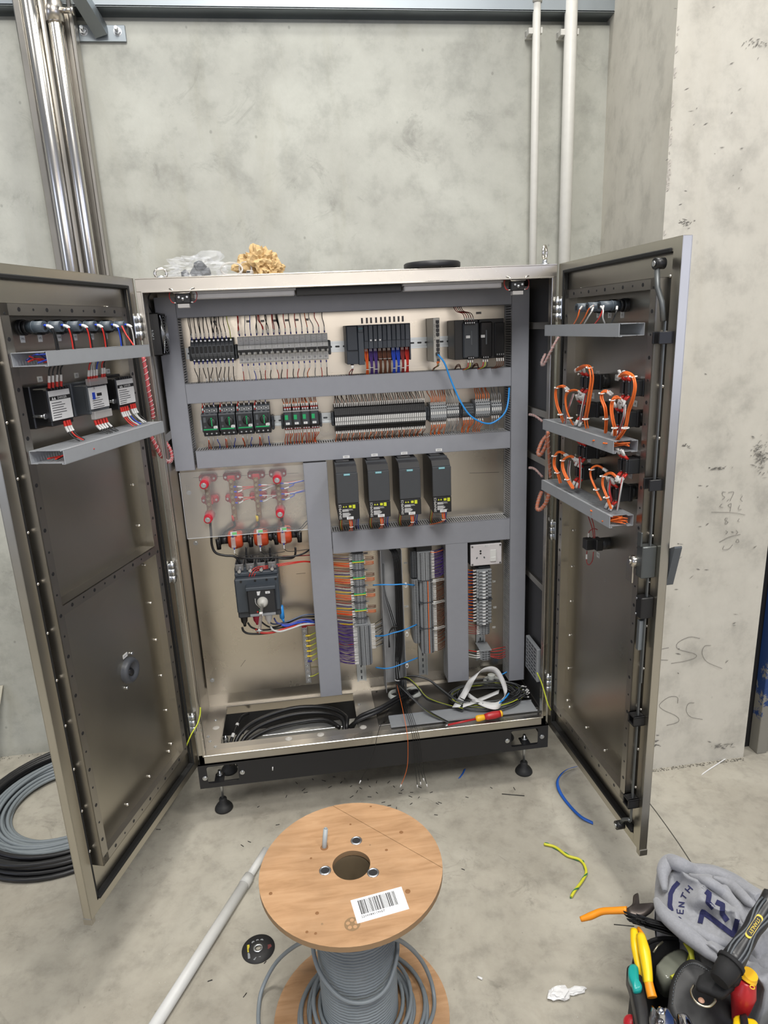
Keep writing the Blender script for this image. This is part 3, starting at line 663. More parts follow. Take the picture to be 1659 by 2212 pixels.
for i in range(n):
    a = xa + .056 + i * wd; mx_.append(a + wd / 2); m = M(); m.box(a + .0003, a + wd - .0003, .155, YP - .006, 1.549, 1.622, .001); m.box(a + .001, a + wd - .001, .152, .156, 1.572, 1.619, .001); m.box(a + .0018, a + wd - .0018, .1512, .1522, 1.592, 1.602)
    mo = build('io_module', m, PLC2 if i % 2 else PLCM, t)
    m = M(); m.box(a + .0008, a + wd - .0008, .157, .162, 1.552, 1.568, .001); build('terminal_cover', m, DARK, mo)
    if i in (1, 2, 3): m = M(); m.box(a + .004, a + .0095, .1508, .1513, 1.572, 1.5765); build('white_tag', m, PAPER, mo)
m = M(); m.box(xb - .002, xb + .002, .158, YP - .006, 1.508, 1.622, .001); build('end_cover', m, PLCM, t)
m = M(); m.box(xa + .056, xb, .2, YP - .006, 1.508, 1.549, .001); build('wiring_bay', m, BLACK, t)
for s, px in zip(('CPU1', 'DI01', 'DI02', 'DI03', 'DI04', 'DI05', 'DO01', 'DO02', 'AI01', 'AO01'), (782, 792.5, 801.5, 812.5, 823, 832, 842, 851.5, 861, 870)):
    plate_tag(px, 693 - (px - 782) * .05, s, rot=True, w_=.0065, h_=.018, dark=True, lab='small vertical grey tag %s above the controller rack' % s)
cl = [ORANGE, PURPLE, PURPLE, BROWN, BROWN, BROWN, BLUE, BLUE, DRED, RED]
nm = ['orange', 'left purple', 'right purple', 'left brown', 'middle brown', 'right brown', 'left blue', 'right blue', 'dark red', 'red']
for i, x in enumerate(mx_):
    b = thing('wire_loom', nm[i] + ' wire loom hanging from the controller rack, tied with a white cable tie', 'wire loom', (x, .19, 1.5), 'wire looms below the controller rack')
    for k in range(5):
        dx = (k - 2) * .0022; P = [(x + dx, .178, 1.548), (x + dx * 1.2, .176 - abs(k - 2) * .001, 1.525), (x + dx * .6 + .002, .179, 1.495), (x + dx + .003, .20, 1.462)]
        wire(P, [cl[i], cl[i], (RED if i == 0 else cl[i])][k % 3], b, .0013, [(0, .008, SLEEVE, .0017)] if k % 2 else ())
    m = M(); m.tube([(x + .001 + .0062 * cos(a), .178 - .0045 * sin(a) - .001, (1.515 if 3 <= i < 6 else 1.483 + (i % 2) * .006)) for a in [j * pi / 5 for j in range(10)]], .0009, 4, closed=True); build('cable_tie', m, WHITE, b)
t = thing('wire_group', 'two red and grey leads below the left end of the controller rack', 'wires', (.6, .19, 1.49)); drops(t, [.597, .600, .6035], [RED, GREYW, RED], 1.462, 1.503, y1=.165, ferr=BLACK, fl=.004, fan=.002)
# ---------------------------------------------------------------- network switch
SWB = plain('switch_silver', (.42, .41, .37), .35, .5)
t = thing('network_switch', 'slim silver network switch with eight black ports', 'network switch', (.87, .2, 1.56))
m = M(); m.box(.862, .8835, .150, YP - .008, 1.497, 1.634, .001); build('housing', m, SWB, t)
for i in range(8):
    z = 1.622 - i * .0128 - (.008 if i > 3 else 0); m = M(); m.box(.871, .8815, .1485, .1502, z - .0055, z + .0045); m.box(.8735, .879, .1485, .1502, z - .0075, z - .0055); build('port', m, BLACK, t)
m = M(); m.box(.872, .881, .149, .1502, 1.500, 1.507); build('power_plug', m, GREEN if 0 else MID, t)
text('FL SWITCH SFN 8TX', .0055, (.8668, .1495, 1.590), (0, 0, 1), (-1, 0, 0), INK, t)
P = [(.8765, .148, 1.517), (.879, .125, 1.512), (.892, .11, 1.49), (.905, .115, 1.465)]
cab_p = [(944, 765, .146), (950, 770, .128), (961, 786, .125), (972, 816, .13), (982, 840, .13), (995, 868, .13), (1013, 895, .13), (1035, 910, .13), (1058, 915, .13), (1078, 905, .13), (1092, 889, .13), (1098, 866, .14), (1100, 838, .17)]
t = thing('ethernet_cable', 'bright blue network cable looping from the switch to the right duct', 'cable', (.95, .14, 1.35)); m = M(); m.tube(spline([onY(*q) for q in cab_p], 6), .0029, 10); build('cable_jacket', m, SKY, t)
m = M(); p = onY(945, 765, .146); m.box(p.x - .005, p.x + .004, .136, .150, p.z - .004, p.z + .005, .001); build('plug', m, DARK, t)
t = thing('wire_group', 'thin coloured power leads below the network switch', 'wires', (.873, .18, 1.48)); drops(t, [.873, .8755, .878, .880], [RED, YG, BWIRE, WWIRE], 1.462, 1.499, y1=.158, fl=0, sl=.006, fan=.001, r=.0011)
m = M(); m.box(.872, .881, .149, .157, 1.493, 1.4995, .001); build('lead_plug', m, ORANGE, t)
# ---------------------------------------------------------------- power supplies
GLB = plain('glossy_black', (.010, .010, .011), .18)
for i, (a, b) in enumerate(((.934, 1.012), (1.015, 1.098))):
    t = thing('power_supply', ['left black power supply with grey face and white tag', 'right glossy black power supply beside the tall duct'][i], 'power supply', (a, .2, 1.56), 'black power supplies')
    m = M(); m.box(a, b, .162, YP - .006, 1.500, 1.624, .0015); build('housing', m, BLACK, t)
    fw = .052 if i == 0 else .040
    m = M(); m.box(b - fw if i == 0 else a + .002, b if i == 0 else a + .002 + fw, .150, .163, 1.503, 1.616, .004); fc = build('front_face', m, DARK if i == 0 else GLB, t)
    m = M(); cx = (b - fw * .5) if i == 0 else (a + .02); m.box(cx - .001, cx + .003, .1488, .1502, 1.545, 1.59, .0005); build('ridge', m, MID, fc)
    m = M(); m.box(cx - .017, cx - .004, .1492, .1502, 1.567, 1.575); tg = build('name_tag', m, PAPER, fc); text('PSU%d' % (i + 1), .0055, (cx - .0105, .1491, 1.571), (1, 0, 0), (0, 0, 1), INK, tg)
    for (u0, z0, k) in (((a + .03, 1.612, 5),) if i == 0 else ()) + ((cx - .012, 1.503, 3),) + (((b - .030, 1.510, 4),) if i else ()):
        for q in range(k):
            m = M(); m.box(u0 + q * .007, u0 + q * .007 + .0062, .145, .156, z0 - .004, z0 + .007, .0005); m.cyl((u0 + q * .007 + .003, .145, z0 + .002), (u0 + q * .007 + .003, .1445, z0 + .002), .0018, 8, 1); build('clamp_terminal', m, [BLACK, ZINC], t)
    if i == 1: m = M(); m.box(b - .034, b - .002, .150, .163, 1.506, 1.612, .002); build('side_face', m, GLB, t)
t = thing('wire_group', 'dark red and white-sleeved leads arching into the left power supply', 'wires', (.97, .18, 1.64))
for q in range(5): x = .967 + q * .007; wire([(.945 + q * .006, .225, 1.672), (.95 + q * .006, .20, 1.652), (x - .003, .17, 1.643), (x, .150, 1.620)], [DRED, RED, BROWN, DRED, BROWN][q], t, .0013, [(-.012, -.001, SLEEVE, .0018)])
for x0, n_, lab in ((.975, 3, 'below the left power supply'), (1.025, 3, 'below the right power supply'), (1.071, 4, 'under the far right output terminals')):
    t = thing('wire_group', 'short white-sleeved leads curling ' + lab, 'wires', (x0, .17, 1.48))
    for q in range(n_): x = x0 + q * .007; wire([(x, .150, 1.501), (x, .148, 1.488), (x - .004, .150, 1.474), (x - .012 - q * .003, .20, 1.462)], [RED, YG, BWIRE, WWIRE][q % 4] if n_ == 3 else BROWN, t, .0013, [(.001, .011, SLEEVE, .0018)])
for q in range(2): 
    t = thing('wire_loop', 'brown wire loop rising from the duct %s' % ('left of the first supply' if q == 0 else 'between the two supplies'), 'wire', (.95 + q * .065, .2, 1.47)); x = .945 + q * .06
    for k in range(3): wire([(x, .22, 1.462), (x + .003, .20, 1.474 + k * .003), (x + .012, .19, 1.477 + k * .003), (x + .022, .21, 1.462)], BROWN, t, .0013)
plate_tag(1034, 676, 'PSU', w_=.018, dark=True, lab='small grey tag on the plate above the right power supply')
# ---------------------------------------------------------------- row 2: motor breakers
KN = plain('knob_black', (.02, .02, .02), .45)
for i in range(4):
    a = .113 + i * .0545; t = thing('motor_breaker', 'black motor breaker with green rotary handle, %s in its row' % ['leftmost', 'second', 'third', 'fourth, nearest the contactors'][i], 'motor breaker', (a, .2, 1.345), 'motor breakers with green handles'); b = a + .050
    m = M(); m.prism([(YP - .006, 1.297), (.195, 1.297), (.185, 1.302), (.180, 1.312), (.162, 1.316), (.160, 1.319), (.160, 1.368), (.162, 1.371), (.182, 1.374), (.188, 1.386), (.195, 1.391), (YP - .006, 1.391)], a, b, 'x'); build('breaker_body', m, DARK, t)
    m = M(); m.box(a + .003, b - .003, .1575, .161, 1.321, 1.366, .002); fc = build('front_face', m, plain('motor_face', (.025, .028, .03), .4) if i == 0 else motor_face, t)
    if i == 0: motor_face = fc.data.materials[0]
    m = M(); m.box(a + .004, b - .004, .1568, .1578, 1.3215, 1.3255); build('green_strip', m, GREEN, fc)
    m = M(); m.lathe([(0, -.006), (.010, -.006), (.012, -.004), (.0135, 0)], (a + .032, .1575, 1.346), 'y', 24); k_ = build('rotary_knob', m, KN, t)
    m = M(); m.box(a + .0306, a + .0334, .149, .152, 1.334, 1.359, .0005); m.cyl((a + .032, .152, 1.358), (a + .032, .149, 1.358), .003, 10); build('green_pointer', m, GREEN, k_)
    m = M(); m.box(a + .036, a + .048, .1562, .1575, 1.326, 1.334); tg = build('name_tag', m, PAPER, fc); text('Q%d' % (i + 1), .006, (a + .042, .1561, 1.330), (1, 0, 0), (0, 0, 1), INK, tg)
    m = M(); m.box(a + .006, a + .014, .1567, .1577, 1.346, 1.362); m.box(a + .007, a + .013, .1567, .1577, 1.329, 1.335); build('rating_plate', m, MID, fc)
    for k in range(3):
        for z, y in ((1.380, .185), (1.307, .184)):
            m = M(); m.cyl((a + .010 + k * .015, y + .002, z), (a + .010 + k * .015, y - .002, z), .0045, 12); m.cyl((a + .010 + k * .015, y - .002, z), (a + .010 + k * .015, y - .0025, z), .0028, 10, 1); build('terminal_screw', m, [BLACK, ZINC], t)
t = thing('wire_group', 'red, white and blue wires above the motor breakers', 'wires', (.22, .2, 1.4)); xs = [.123 + i * .0545 + k * .015 for i in range(4) for k in range(3)]
drops(t, xs, [RED, WWIRE, BLUE] * 4, 1.412, 1.389, y1=.195, fan=.003, fl=0, sl=.009); drops(t, [.118 + i * .0545 for i in range(4)], [RED] * 4, 1.41, 1.376, y0=.2, y1=.180, fl=.005, ferr=RED, sl=.008, fan=.002)
t = thing('wire_group', 'red, white and blue wires below the motor breakers', 'wires', (.22, .2, 1.27)); drops(t, xs, [RED, WWIRE, BLUE] * 4, 1.250, 1.298, y1=.195, fan=.006, fl=0, sl=.012); drops(t, [x + .003 for x in xs[::3]], [ORANGE] * 4, 1.250, 1.296, y1=.195, fan=.004, fl=0)
endstop(.329, 1.326, label='dark end clamp right of the motor breakers')
# contactors
for i in range(4):
    a = .370 + i * .0286; t = thing('contactor', 'small black contactor with green label square, %s of four' % ['leftmost', 'second', 'third', 'rightmost'][i], 'contactor', (a, .2, 1.34), 'small black contactors'); b = a + .0275
    m = M(); m.prism([(YP - .006, 1.302), (.200, 1.302), (.190, 1.308), (.174, 1.314), (.172, 1.318), (.172, 1.362), (.174, 1.366), (.190, 1.370), (.200, 1.377), (YP - .006, 1.377)], a, b, 'x'); build('contactor_body', m, BLACK, t)
    m = M(); m.box(a + .003, b - .003, .1695, .1725, 1.320, 1.360, .001); fc = build('front_face', m, DARK, t)
    m = M(); m.box(a + .004, a + .014, .1688, .1697, 1.338, 1.353); build('green_square', m, GREEN, fc)
    m = M(); m.box(a + .006, a + .018, .1688, .1697, 1.322, 1.329); tg = build('name_tag', m, PAPER, fc); text('K%d' % (i + 1), .0055, (a + .012, .1687, 1.3255), (1, 0, 0), (0, 0, 1), INK, tg)
    for k in range(3):
        for z in (1.371, 1.308): m = M(); m.cyl((a + .006 + k * .008, .196, z), (a + .006 + k * .008, .188, z), .0028, 10); build('terminal_screw', m, ZINC, t)
t = thing('wire_group', 'orange wires with white markers and red ferrules above the small contactors', 'wires', (.42, .2, 1.39)); xs = [.374 + i * .0286 + k * .0065 for i in range(4) for k in range(4)]
drops(t, xs, [ORANGE] * 16, 1.410, 1.372, y1=.192, ferr=RED, fan=.006, fl=.006, sl=.010)
t = thing('wire_group', 'orange wires with red ferrules below the small contactors', 'wires', (.42, .2, 1.27)); drops(t, xs, [ORANGE, RED, ORANGE, ORANGE] * 4, 1.250, 1.308, y1=.192, ferr=RED, fan=.006, fl=.005, sl=.012)
endstop(.360, 1.326, label='dark end clamp left of the small contactors'); endstop(.4855, 1.326, label='dark end clamp right of the small contactors')
# relays
t = thing('relay', 'slim black relay with a white tag, one of the long row above the third duct', 'relay', (.538, .2, 1.33), 'slim relays in the long row')
a = .535; p = .00632
m = M(); m.prism([(YP - .006, 1.283), (.206, 1.283), (.196, 1.290), (.192, 1.300), (.186, 1.303), (.186, 1.338), (.190, 1.341), (.192, 1.352), (.200, 1.362), (.212, 1.370), (YP - .006, 1.370)], a + .0003, a + p - .0003, 'x'); build('relay_body', m, BLACK, t)
m = M(); m.box(a + .0010, a + p - .0010, .1845, .1865, 1.308, 1.334, .0004); build('white_tag', m, WHITE, t)
m = M(); m.box(a + .0022, a + p - .0022, .1836, .1846, 1.318, 1.321); build('tag_mark', m, INK, t)
for i in range(1, 48): dup(t, (i * p, 0, 0))
endstop(.526, 1.326, label='dark end clamp left of the long relay row'); endstop(.8400, 1.326, label='dark end clamp right of the long relay row')
t = thing('wire_group', 'dark brown wires with white markers above the long relay row', 'wires', (.69, .2, 1.39)); xs = [a + p * (i + .5) for i in range(48)]
drops(t, xs, [BROWN, BWIRE] * 24, 1.412, 1.366, y0=.215, y1=.198, fl=0, sl=.014, fan=.004, r=.0013)
t = thing('wire_group', 'brown and orange wires with white markers below the long relay row', 'wires', (.69, .2, 1.27)); drops(t, xs, ([ORANGE, BROWN, BROWN] * 16), 1.250, 1.288, y0=.215, y1=.200, fl=0, sl=.010, fan=.005, r=.0013)
# right-hand terminal groups of row 2
def terminals(x0, n, p, z0, z1, yf, lab, top, bot, mat=LGR, tagc=True, grp=''):
    for i in range(n):
        a = x0 + i * p
        if i == 0:
            t = thing('terminal_block', lab, 'terminal block', (a, yf, (z0 + z1) / 2), grp); c = (z0 + z1) / 2; h = (z1 - z0) / 2
            m = M(); m.prism([(YP - .006, z0), (yf + .012, z0), (yf + .004, z0 + .006), (yf, z0 + .012), (yf, z1 - .012), (yf + .004, z1 - .006), (yf + .012, z1), (YP - .006, z1)], a + .0002, a + p - .0002, 'x'); build('terminal_body', m, mat, t)
            m = M()
            for zz in (z0 + .014, z1 - .014) + ((c,) if not tagc else ()): m.box(a + p * .25, a + p * .75, yf - .0004, yf + .001, zz - .0016, zz + .0016)
            for zz in (z0 + .006, z1 - .006): m.box(a + p * .25, a + p * .75, yf + .0025, yf + .005, zz - .0018, zz + .0018)
            build('wire_entries', m, INK, t)['kind'] = 'stuff'
            if tagc: m = M(); m.box(a + p * .2, a + p * .8, yf - .0012, yf, c - .004, c + .005); build('marker_tag', m, WHITE, t)
        else: dup(t, (i * p, 0, 0))
groups = [(.857, 8, .0068, 1.296, 1.358, .196, 'tall grey fuse terminal between relays and white-topped terminals', ORANGE), (.914, 6, .0070, 1.305, 1.350, .20, 'white-topped grey terminal left of the blue cable', GREYW), (.968, 6, .0062, 1.305, 1.350, .20, 'small grey terminal crossed by the blue cable', ORANGE), (1.012, 7, .0072, 1.300, 1.360, .196, 'tall grey fuse terminal right of the blue cable', ORANGE), (1.068, 5, .0072, 1.305, 1.353, .20, 'white-topped grey terminal at the far right of the relay row', GREYW)]
for gi, (x0, n, p, z0, z1, yf, lab, c) in enumerate(groups):
    terminals(x0, n, p, z0, z1, yf, lab, 0, 0, LGR if gi != 2 else MID, gi != 2, grp=lab + 's')
    xs = [x0 + p * (i + .5) for i in range(n)]
    sd = ['left tall', 'left white-topped', 'small', 'right tall', 'far right'][gi]
    if gi != 2 : t = thing('wire_group', '%s wires rising from the %s terminals' % ('orange' if c is ORANGE else 'grey', sd), 'wires', (x0, .2, 1.39)); drops(t, xs, [c] * n, 1.412, z1 - .002, y1=.206, fl=0, sl=.008, fan=.007)
    t = thing('wire_group', '%s wires dropping from the %s terminals' % ('orange' if c is ORANGE else 'grey', sd), 'wires', (x0, .2, 1.27)); drops(t, xs[:(n if gi < 3 else 4)], [c] * n, 1.250, z0 + .002, y1=.206, fl=0, sl=.010, fan=.006)
for x in (.8485, .9605, 1.005, 1.104): endstop(x, 1.326, label='dark end clamp %s' % {.8485: 'just right of the relays', .9605: 'left of the small grey terminals', 1.005: 'right of the small grey terminals', 1.104: 'at the far right of the relay row'}[x], w_=.0065)
# ---------------------------------------------------------------- drives
VF = plain('drive_grey', (.052, .056, .062), .42); VB = plain('drive_black', (.014, .014, .016), .4); TEAL = plain('teal_badge', (.12, .45, .52), .4); YLAB = plain('warning_yellow', (.65, .70, .03), .5)
DUCTP = YF - .0035
for i, xa in enumerate((.522, .6245, .727, .837)):
    xb = xa + (.070 if i < 3 else .062); xm = (xa + xb) / 2
    t = thing('motor_drive', 'dark grey drive unit tagged VFD%d, %s of four' % (i + 1, ['leftmost', 'second from left', 'third from left', 'rightmost'][i]), 'drive', (xm, .18, 1.09), 'dark grey motor drives')
    m = M(); m.prism([(YP - .001, 1.022), (.115, 1.010), (.094, 1.010), (.094, 1.164), (.112, 1.184), (.180, 1.190), (YP - .001, 1.190)], xa + .001, xb - .001, 'x'); build('drive_body', m, VB, t)
    m = M(); m.box(xa, xb, .090, .100, 1.066, 1.166, .0015); fc = build('front_cover', m, VF, t)
    m = M(); m.box(xm - .010, xm + .010, .0892, .0902, 1.1585, 1.1645); bd = build('badge', m, TEAL, fc); text('SIEMENS', .0048, (xm, .0891, 1.1615), (1, 0, 0), (0, 0, 1), PAPER, bd)
    m = M(); m.box(xa, xb, .091, .104, 1.011, 1.064, .0015); lc = build('lower_cover', m, VB, t)
    text('SINAMICS', .0115, (xa + .0075, .0908, 1.0385), (0, 0, 1), (-1, 0, 0), WHITE, lc)
    m = M()
    for k, z in enumerate([1.046 - j * .0017 for j in range(16)]):
        if k in (5, 6): continue
        rr = random.Random(k); m.box(xa + .014, xa + .030 + rr.uniform(0, .02), .0906, .0911, z - .0004, z + .0004)
    build('fine_print', m, PAPER, lc)['kind'] = 'stuff'
    m = M(); m.box(xa + .036, xa + .045, .0904, .0912, 1.051, 1.059); build('yellow_label', m, YLAB, lc)
    m = M(); m.box(xa + .048, xa + .057, .0904, .0912, 1.048, 1.060); build('yellow_label', m, YLAB, lc)
    for q in (0, 1): m = M(); m.prism([(xa + .016 + q * .008, 1.053), (xa + .022 + q * .008, 1.053), (xa + .019 + q * .008, 1.0585)], .0904, .0912, 'y'); build('warning_triangle', m, YLAB, lc)
    m = M(); m.box(xm - .008, xm + .014, .0895, .0905, 1.012, 1.021); tg = build('name_tag', m, PAPER, lc); text('VFD%d' % (i + 1), .0065, (xm + .003, .0894, 1.0165), (1, 0, 0), (0, 0, 1), INK, tg)
    # sloped vent grille on top
    m = M(); m.add([(xa + .001, .094, 1.1665), (xb - .001, .094, 1.1665), (xb - .001, .150, 1.191), (xa + .001, .150, 1.191)], [(0, 1, 2, 3)]); gr = build('top_grille', m, VF, t, False)
    m = M()
    for rr_ in range(3):
        for q in range(9):
            u = .10 + rr_ * .012; zz = 1.1665 + (u - .094) / .056 * .0245 + .0004; x = xa + .008 + q * (xb - xa - .018) / 8.5
            m.add([(x, u, zz), (x + .004, u, zz), (x + .0055, u + .008, zz + .0035), (x + .0015, u + .008, zz + .0035)], [(0, 1, 2, 3)])
    build('vent_slots', m, INK, gr, False)['kind'] = 'stuff'
    m = M(); m.box(xa + .006, xb - .02, .15, .24, 1.19, 1.194, .001); build('heatsink_top', m, BLACK, t)
    # tag on the duct above
    px, py = ((748, 987), (809, 983), (873, 979), (948, 972))[i]; p_ = onY(px, py, YF - .0015)
    d = thing('device_tag', 'white tag VFD%d stuck on the duct above its drive' % (i + 1), 'label', p_); m = M(); m.box(p_.x - .011, p_.x + .011, YF - .002, YF - .0011, p_.z - .0045, p_.z + .0045); q_ = build('tag_plate', m, PAPER, d); text('VFD%d' % (i + 1), .006, (p_.x, YF - .0021, p_.z), (1, 0, 0), (0, 0, 1), INK, q_)
    # lead bundle, clip and loops
    l = thing('wire_loom', 'orange leads with a white tie below drive VFD%d' % (i + 1), 'wire loom', (xm, .11, .99), 'orange leads below the drives')
    for k in range(5):
        dx = (k - 2) * .0022
        wire([(xm + .004 + dx, .10, 1.012), (xm + .005 + dx, .098, .995), (xm + .006 + dx * .7, .110, .975), (xm + .008 + dx * 1.4 - (.03 if i == 3 else 0), .172, .947)], [ORANGE, ORANGE, GREYW, ORANGE, RED][k], l, .0014)
    m = M(); m.tube([(xm + .006 + .0068 * cos(a), .104 + .005 * sin(a), .982) for a in [j * pi / 5 for j in range(10)]], .0012, 4, closed=True); build('cable_tie', m, WHITE, l)
    l = thing('wire_group', 'dark leads behind the orange loom under drive VFD%d' % (i + 1), 'wires', (xa, .2, .97), 'dark leads below the drives')
    for k, (c, dx) in enumerate(((BROWN, 0), (YG, .004), (ORANGE, .008), (PURPLE, xb - xa - .012), (BLUE, xb - xa - .006), (GREYW, xb - xa - .003))):
        wire([(xa + .008 + dx, .19, 1.014), (xa + .008 + dx, .18, .99), (xa + .006 + dx, .19, .965), (xa + .01 + dx, .21, .940)], c, l, .0014)
    m = M(); m.tube([(xm - .018, .15, 1.008), (xm - .018, .145, .990), (xm - .012, .145, .983), (xm + .016, .145, .983), (xm + .022, .145, .990), (xm + .022, .15, 1.008)], .0016, 5); build('shield_clip', m, LGR, l)
# ---------------------------------------------------------------- busbars
for i, xc in enumerate((.1005, .180, .261, .333)):
    t = thing('busbar', 'copper-brown busbar on red insulators, %s of four' % ['leftmost, with red caps', 'second', 'third', 'rightmost, with red caps'][i], 'busbar', (xc, .2, 1.09), 'busbars behind the clear cover')
    z0, z1 = (1.035, 1.155) if i in (0, 3) else (1.008, 1.150)
    m = M(); m.box(xc - .0085, xc + .0085, .200, .205, z0, z1, .0008); build('copper_bar', m, BRASS, t)
    for zc in (1.150, 1.076):
        m = M(); m.box(xc - .029, xc + .029, .236, YP, zc - .013, zc + .013, .006); m.box(xc - .013, xc + .013, .205, .24, zc - .010, zc + .010, .003); ft = build('insulator_foot', m, INSUL, t)
        for s in (-1, 1): m = M(); m.cyl((xc + s * .021, .236, zc), (xc + s * .021, .232, zc), .0038, 12); build('foot_screw', m, ZINC, ft)
    zs = [1.142, 1.125, 1.108, 1.089, 1.070, 1.052, 1.026 if i in (1, 2) else 1.042]
    for z in zs: m = M(); m.cyl((xc, .2, z), (xc, .1955, z), .0052, 6); m.cyl((xc, .1965, z), (xc, .190, z), .0032, 10); build('bar_bolt', m, BRASSB if i or z != 1.142 else BRASSB, t) if 'BRASSB' in globals() else globals().__setitem__('BRASSB', plain('brass_bolt', (.45, .38, .25), .3, .9)) or build('bar_bolt', m, BRASSB, t)
    if i in (0, 3):
        for zc in (1.150, 1.035):
            m = M(); m.cyl((xc, .2, zc), (xc, .133, zc), .0175, 20, 0, .013); st = build('red_standoff', m, INSUL2 if 'INSUL2' in globals() else globals().setdefault('INSUL2', plain('red_standoff', (.55, .02, .04), .35)), t)
            m = M(); m.cyl((xc, .133, zc), (xc, .126, zc), .006, 6); m.cyl((xc, .1335, zc), (xc, .131, zc), .0085, 16); build('standoff_nut', m, ZINC, st)
# wires from bars to duct with lugs
for i, (xc, c) in enumerate(((.180, RED), (.261, WWIRE), (.333, BLUE))):
    t = thing('wire_group', ['red', 'white', 'blue'][i] + ' wires with blue lugs from the %s busbar to the duct' % ['second', 'third', 'rightmost'][i], 'wires', (xc, .2, 1.1))
    for k, z in enumerate((1.125, 1.108, 1.089, 1.070)):
        dz = (-.004, .006, -.004, .008)[k]
        wire([(xc + .008, .193, z), (xc + .024, .19, z), (xc + .05, .20, z + dz * 1.2), ((xc + .420) / 2 + .01, .215, z + dz * 1.6), (.421, .225, z + dz * 2 + .004)], c, t, .0016, [(0, .009, BLUE, .0030), (.012, .028, SLEEVE, .0022)])
# clear cover
PCM, nt_, b_ = nmat('polycarbonate'); 
b_.inputs['Base Color'].default_value = (.95, .97, .98, 1); b_.inputs['Roughness'].default_value = .06; b_.inputs['Alpha'].default_value = .07; b_.inputs['Specular IOR Level'].default_value = .3
t = thing('clear_cover', 'clear plastic sheet shielding the four busbars', 'cover', (.22, .15, 1.09))
m = M(); m.box(.027, .420, .148, .151, .972, 1.192); build('sheet', m, PCM, t)
m = M(); m.box(.0262, .0275, .1478, .1512, .9712, 1.192); m.box(.0262, .4205, .1478, .1512, .9705, .972); build('polished_edge', m, plain('sheet_edge', (.62, .64, .66), .3), t)
# current sensors
CTG = plain('clear_terminal', (.75, .72, .70), .12, al=.45)
for i, (px, py) in enumerate(((505, 1170), (561, 1165), (612, 1160))):
    c = onY(px, py, .190); x, z = c.x, c.z
    t = thing('current_sensor', 'orange-red ring current sensor with green label, %s of three' % ['left', 'middle', 'right'][i], 'current sensor', (x, .2, z), 'orange-red current sensors')
    m = M(); m.lathe([(.010, -.024), (.024, -.024), (.030, -.018), (.0315, -.006), (.0335, -.002), (.0335, .002), (.0315, .006), (.030, .018), (.024, .024), (.010, .024)], (x + .004, .218, z), 'x', 28); build('ring_body', m, CTRED, t)
    m = M(); m.box(x - .008, x + .007, .176, .190, z - .018, z + .018, .001); tb = build('terminal_cover', m, CTG, t)
    for k in range(4): m = M(); m.cyl((x - .0005, .182, z + .012 - k * .008), (x - .0005, .179, z + .012 - k * .008), .0026, 10); build('terminal_screw', m, ZINC, tb)
    m = M(); m.box(x - .008, x + .013, .1845, .196, z + .0215, z + .034, .0005); lb = build('label', m, PAPER, t)
    m = M(); m.box(x - .002, x + .013, .1838, .1846, z + .026, z + .034); build('green_label', m, plain('label_green', (.1, .65, .12), .5) if i == 0 else lgm, lb); lgm = bpy.data.materials['label_green']
    for s in (-1, 1):
        if s < 0 and i: continue
        m = M(); m.cyl((x + s * .022, .218, z), (x + s * .045, .218, z), .014, 18); m.cyl((x + s * .045, .218, z), (x + s * .052, .218, z), .0175, 18)
        m.tube(spline([(x + s * .05, .216, z), (x + s * .060, .214, z - .002), (x + s * .062, .212, z - .014), (x + s * .062, .212, z - .034)], 4), .0, 12, rs=None) if 0 else m.cyl((x + s * .054, .214, z + .006), (x + s * .054, .214, z - .030), .0095, 14, 0, .0075)
        build('cable_boot', m, BLACK, t)
    l = thing('wire_group', 'thin black sensor lead with blue ferrules at the %s current sensor' % ['left', 'middle', 'right'][i], 'wires', (x, .18, z))
    m = M(); m.cyl((x - .001, .183, z + .018), (x - .001, .183, z + .026), .0022, 8); build('crimp_ferrule', m, BLUE, l)
    m = M(); m.cyl((x, .183, z - .018), (x, .183, z - .026), .0022, 8); build('crimp_ferrule', m, BLUE, l)
    wire([(x, .183, z - .026), (x + .001, .183, z - .042), (x + .02, .19, z - .054), (x + .08, .205, z - .056)], BWIRE, l, .0012, [(0, .014, SLEEVE, .0022)])
def run(name, lab, pts, mat, r, cat='cable', k=5, n=9, grp=None):
    o = build(name, M().tube(spline([onY(*p) if len(p) == 3 else p for p in pts], k), r, n), mat); return tag(o, lab, cat, grp)
run('black_cable', 'thick black cable from the leftmost busbar down to the main breaker', [(453, 1118, .17), (456, 1150, .19), (458, 1178, .2), (466, 1194, .2), (486, 1200, .2), (507, 1202, .2), (517, 1215, .2), (522, 1232, .2)], BWIRE, .0042)
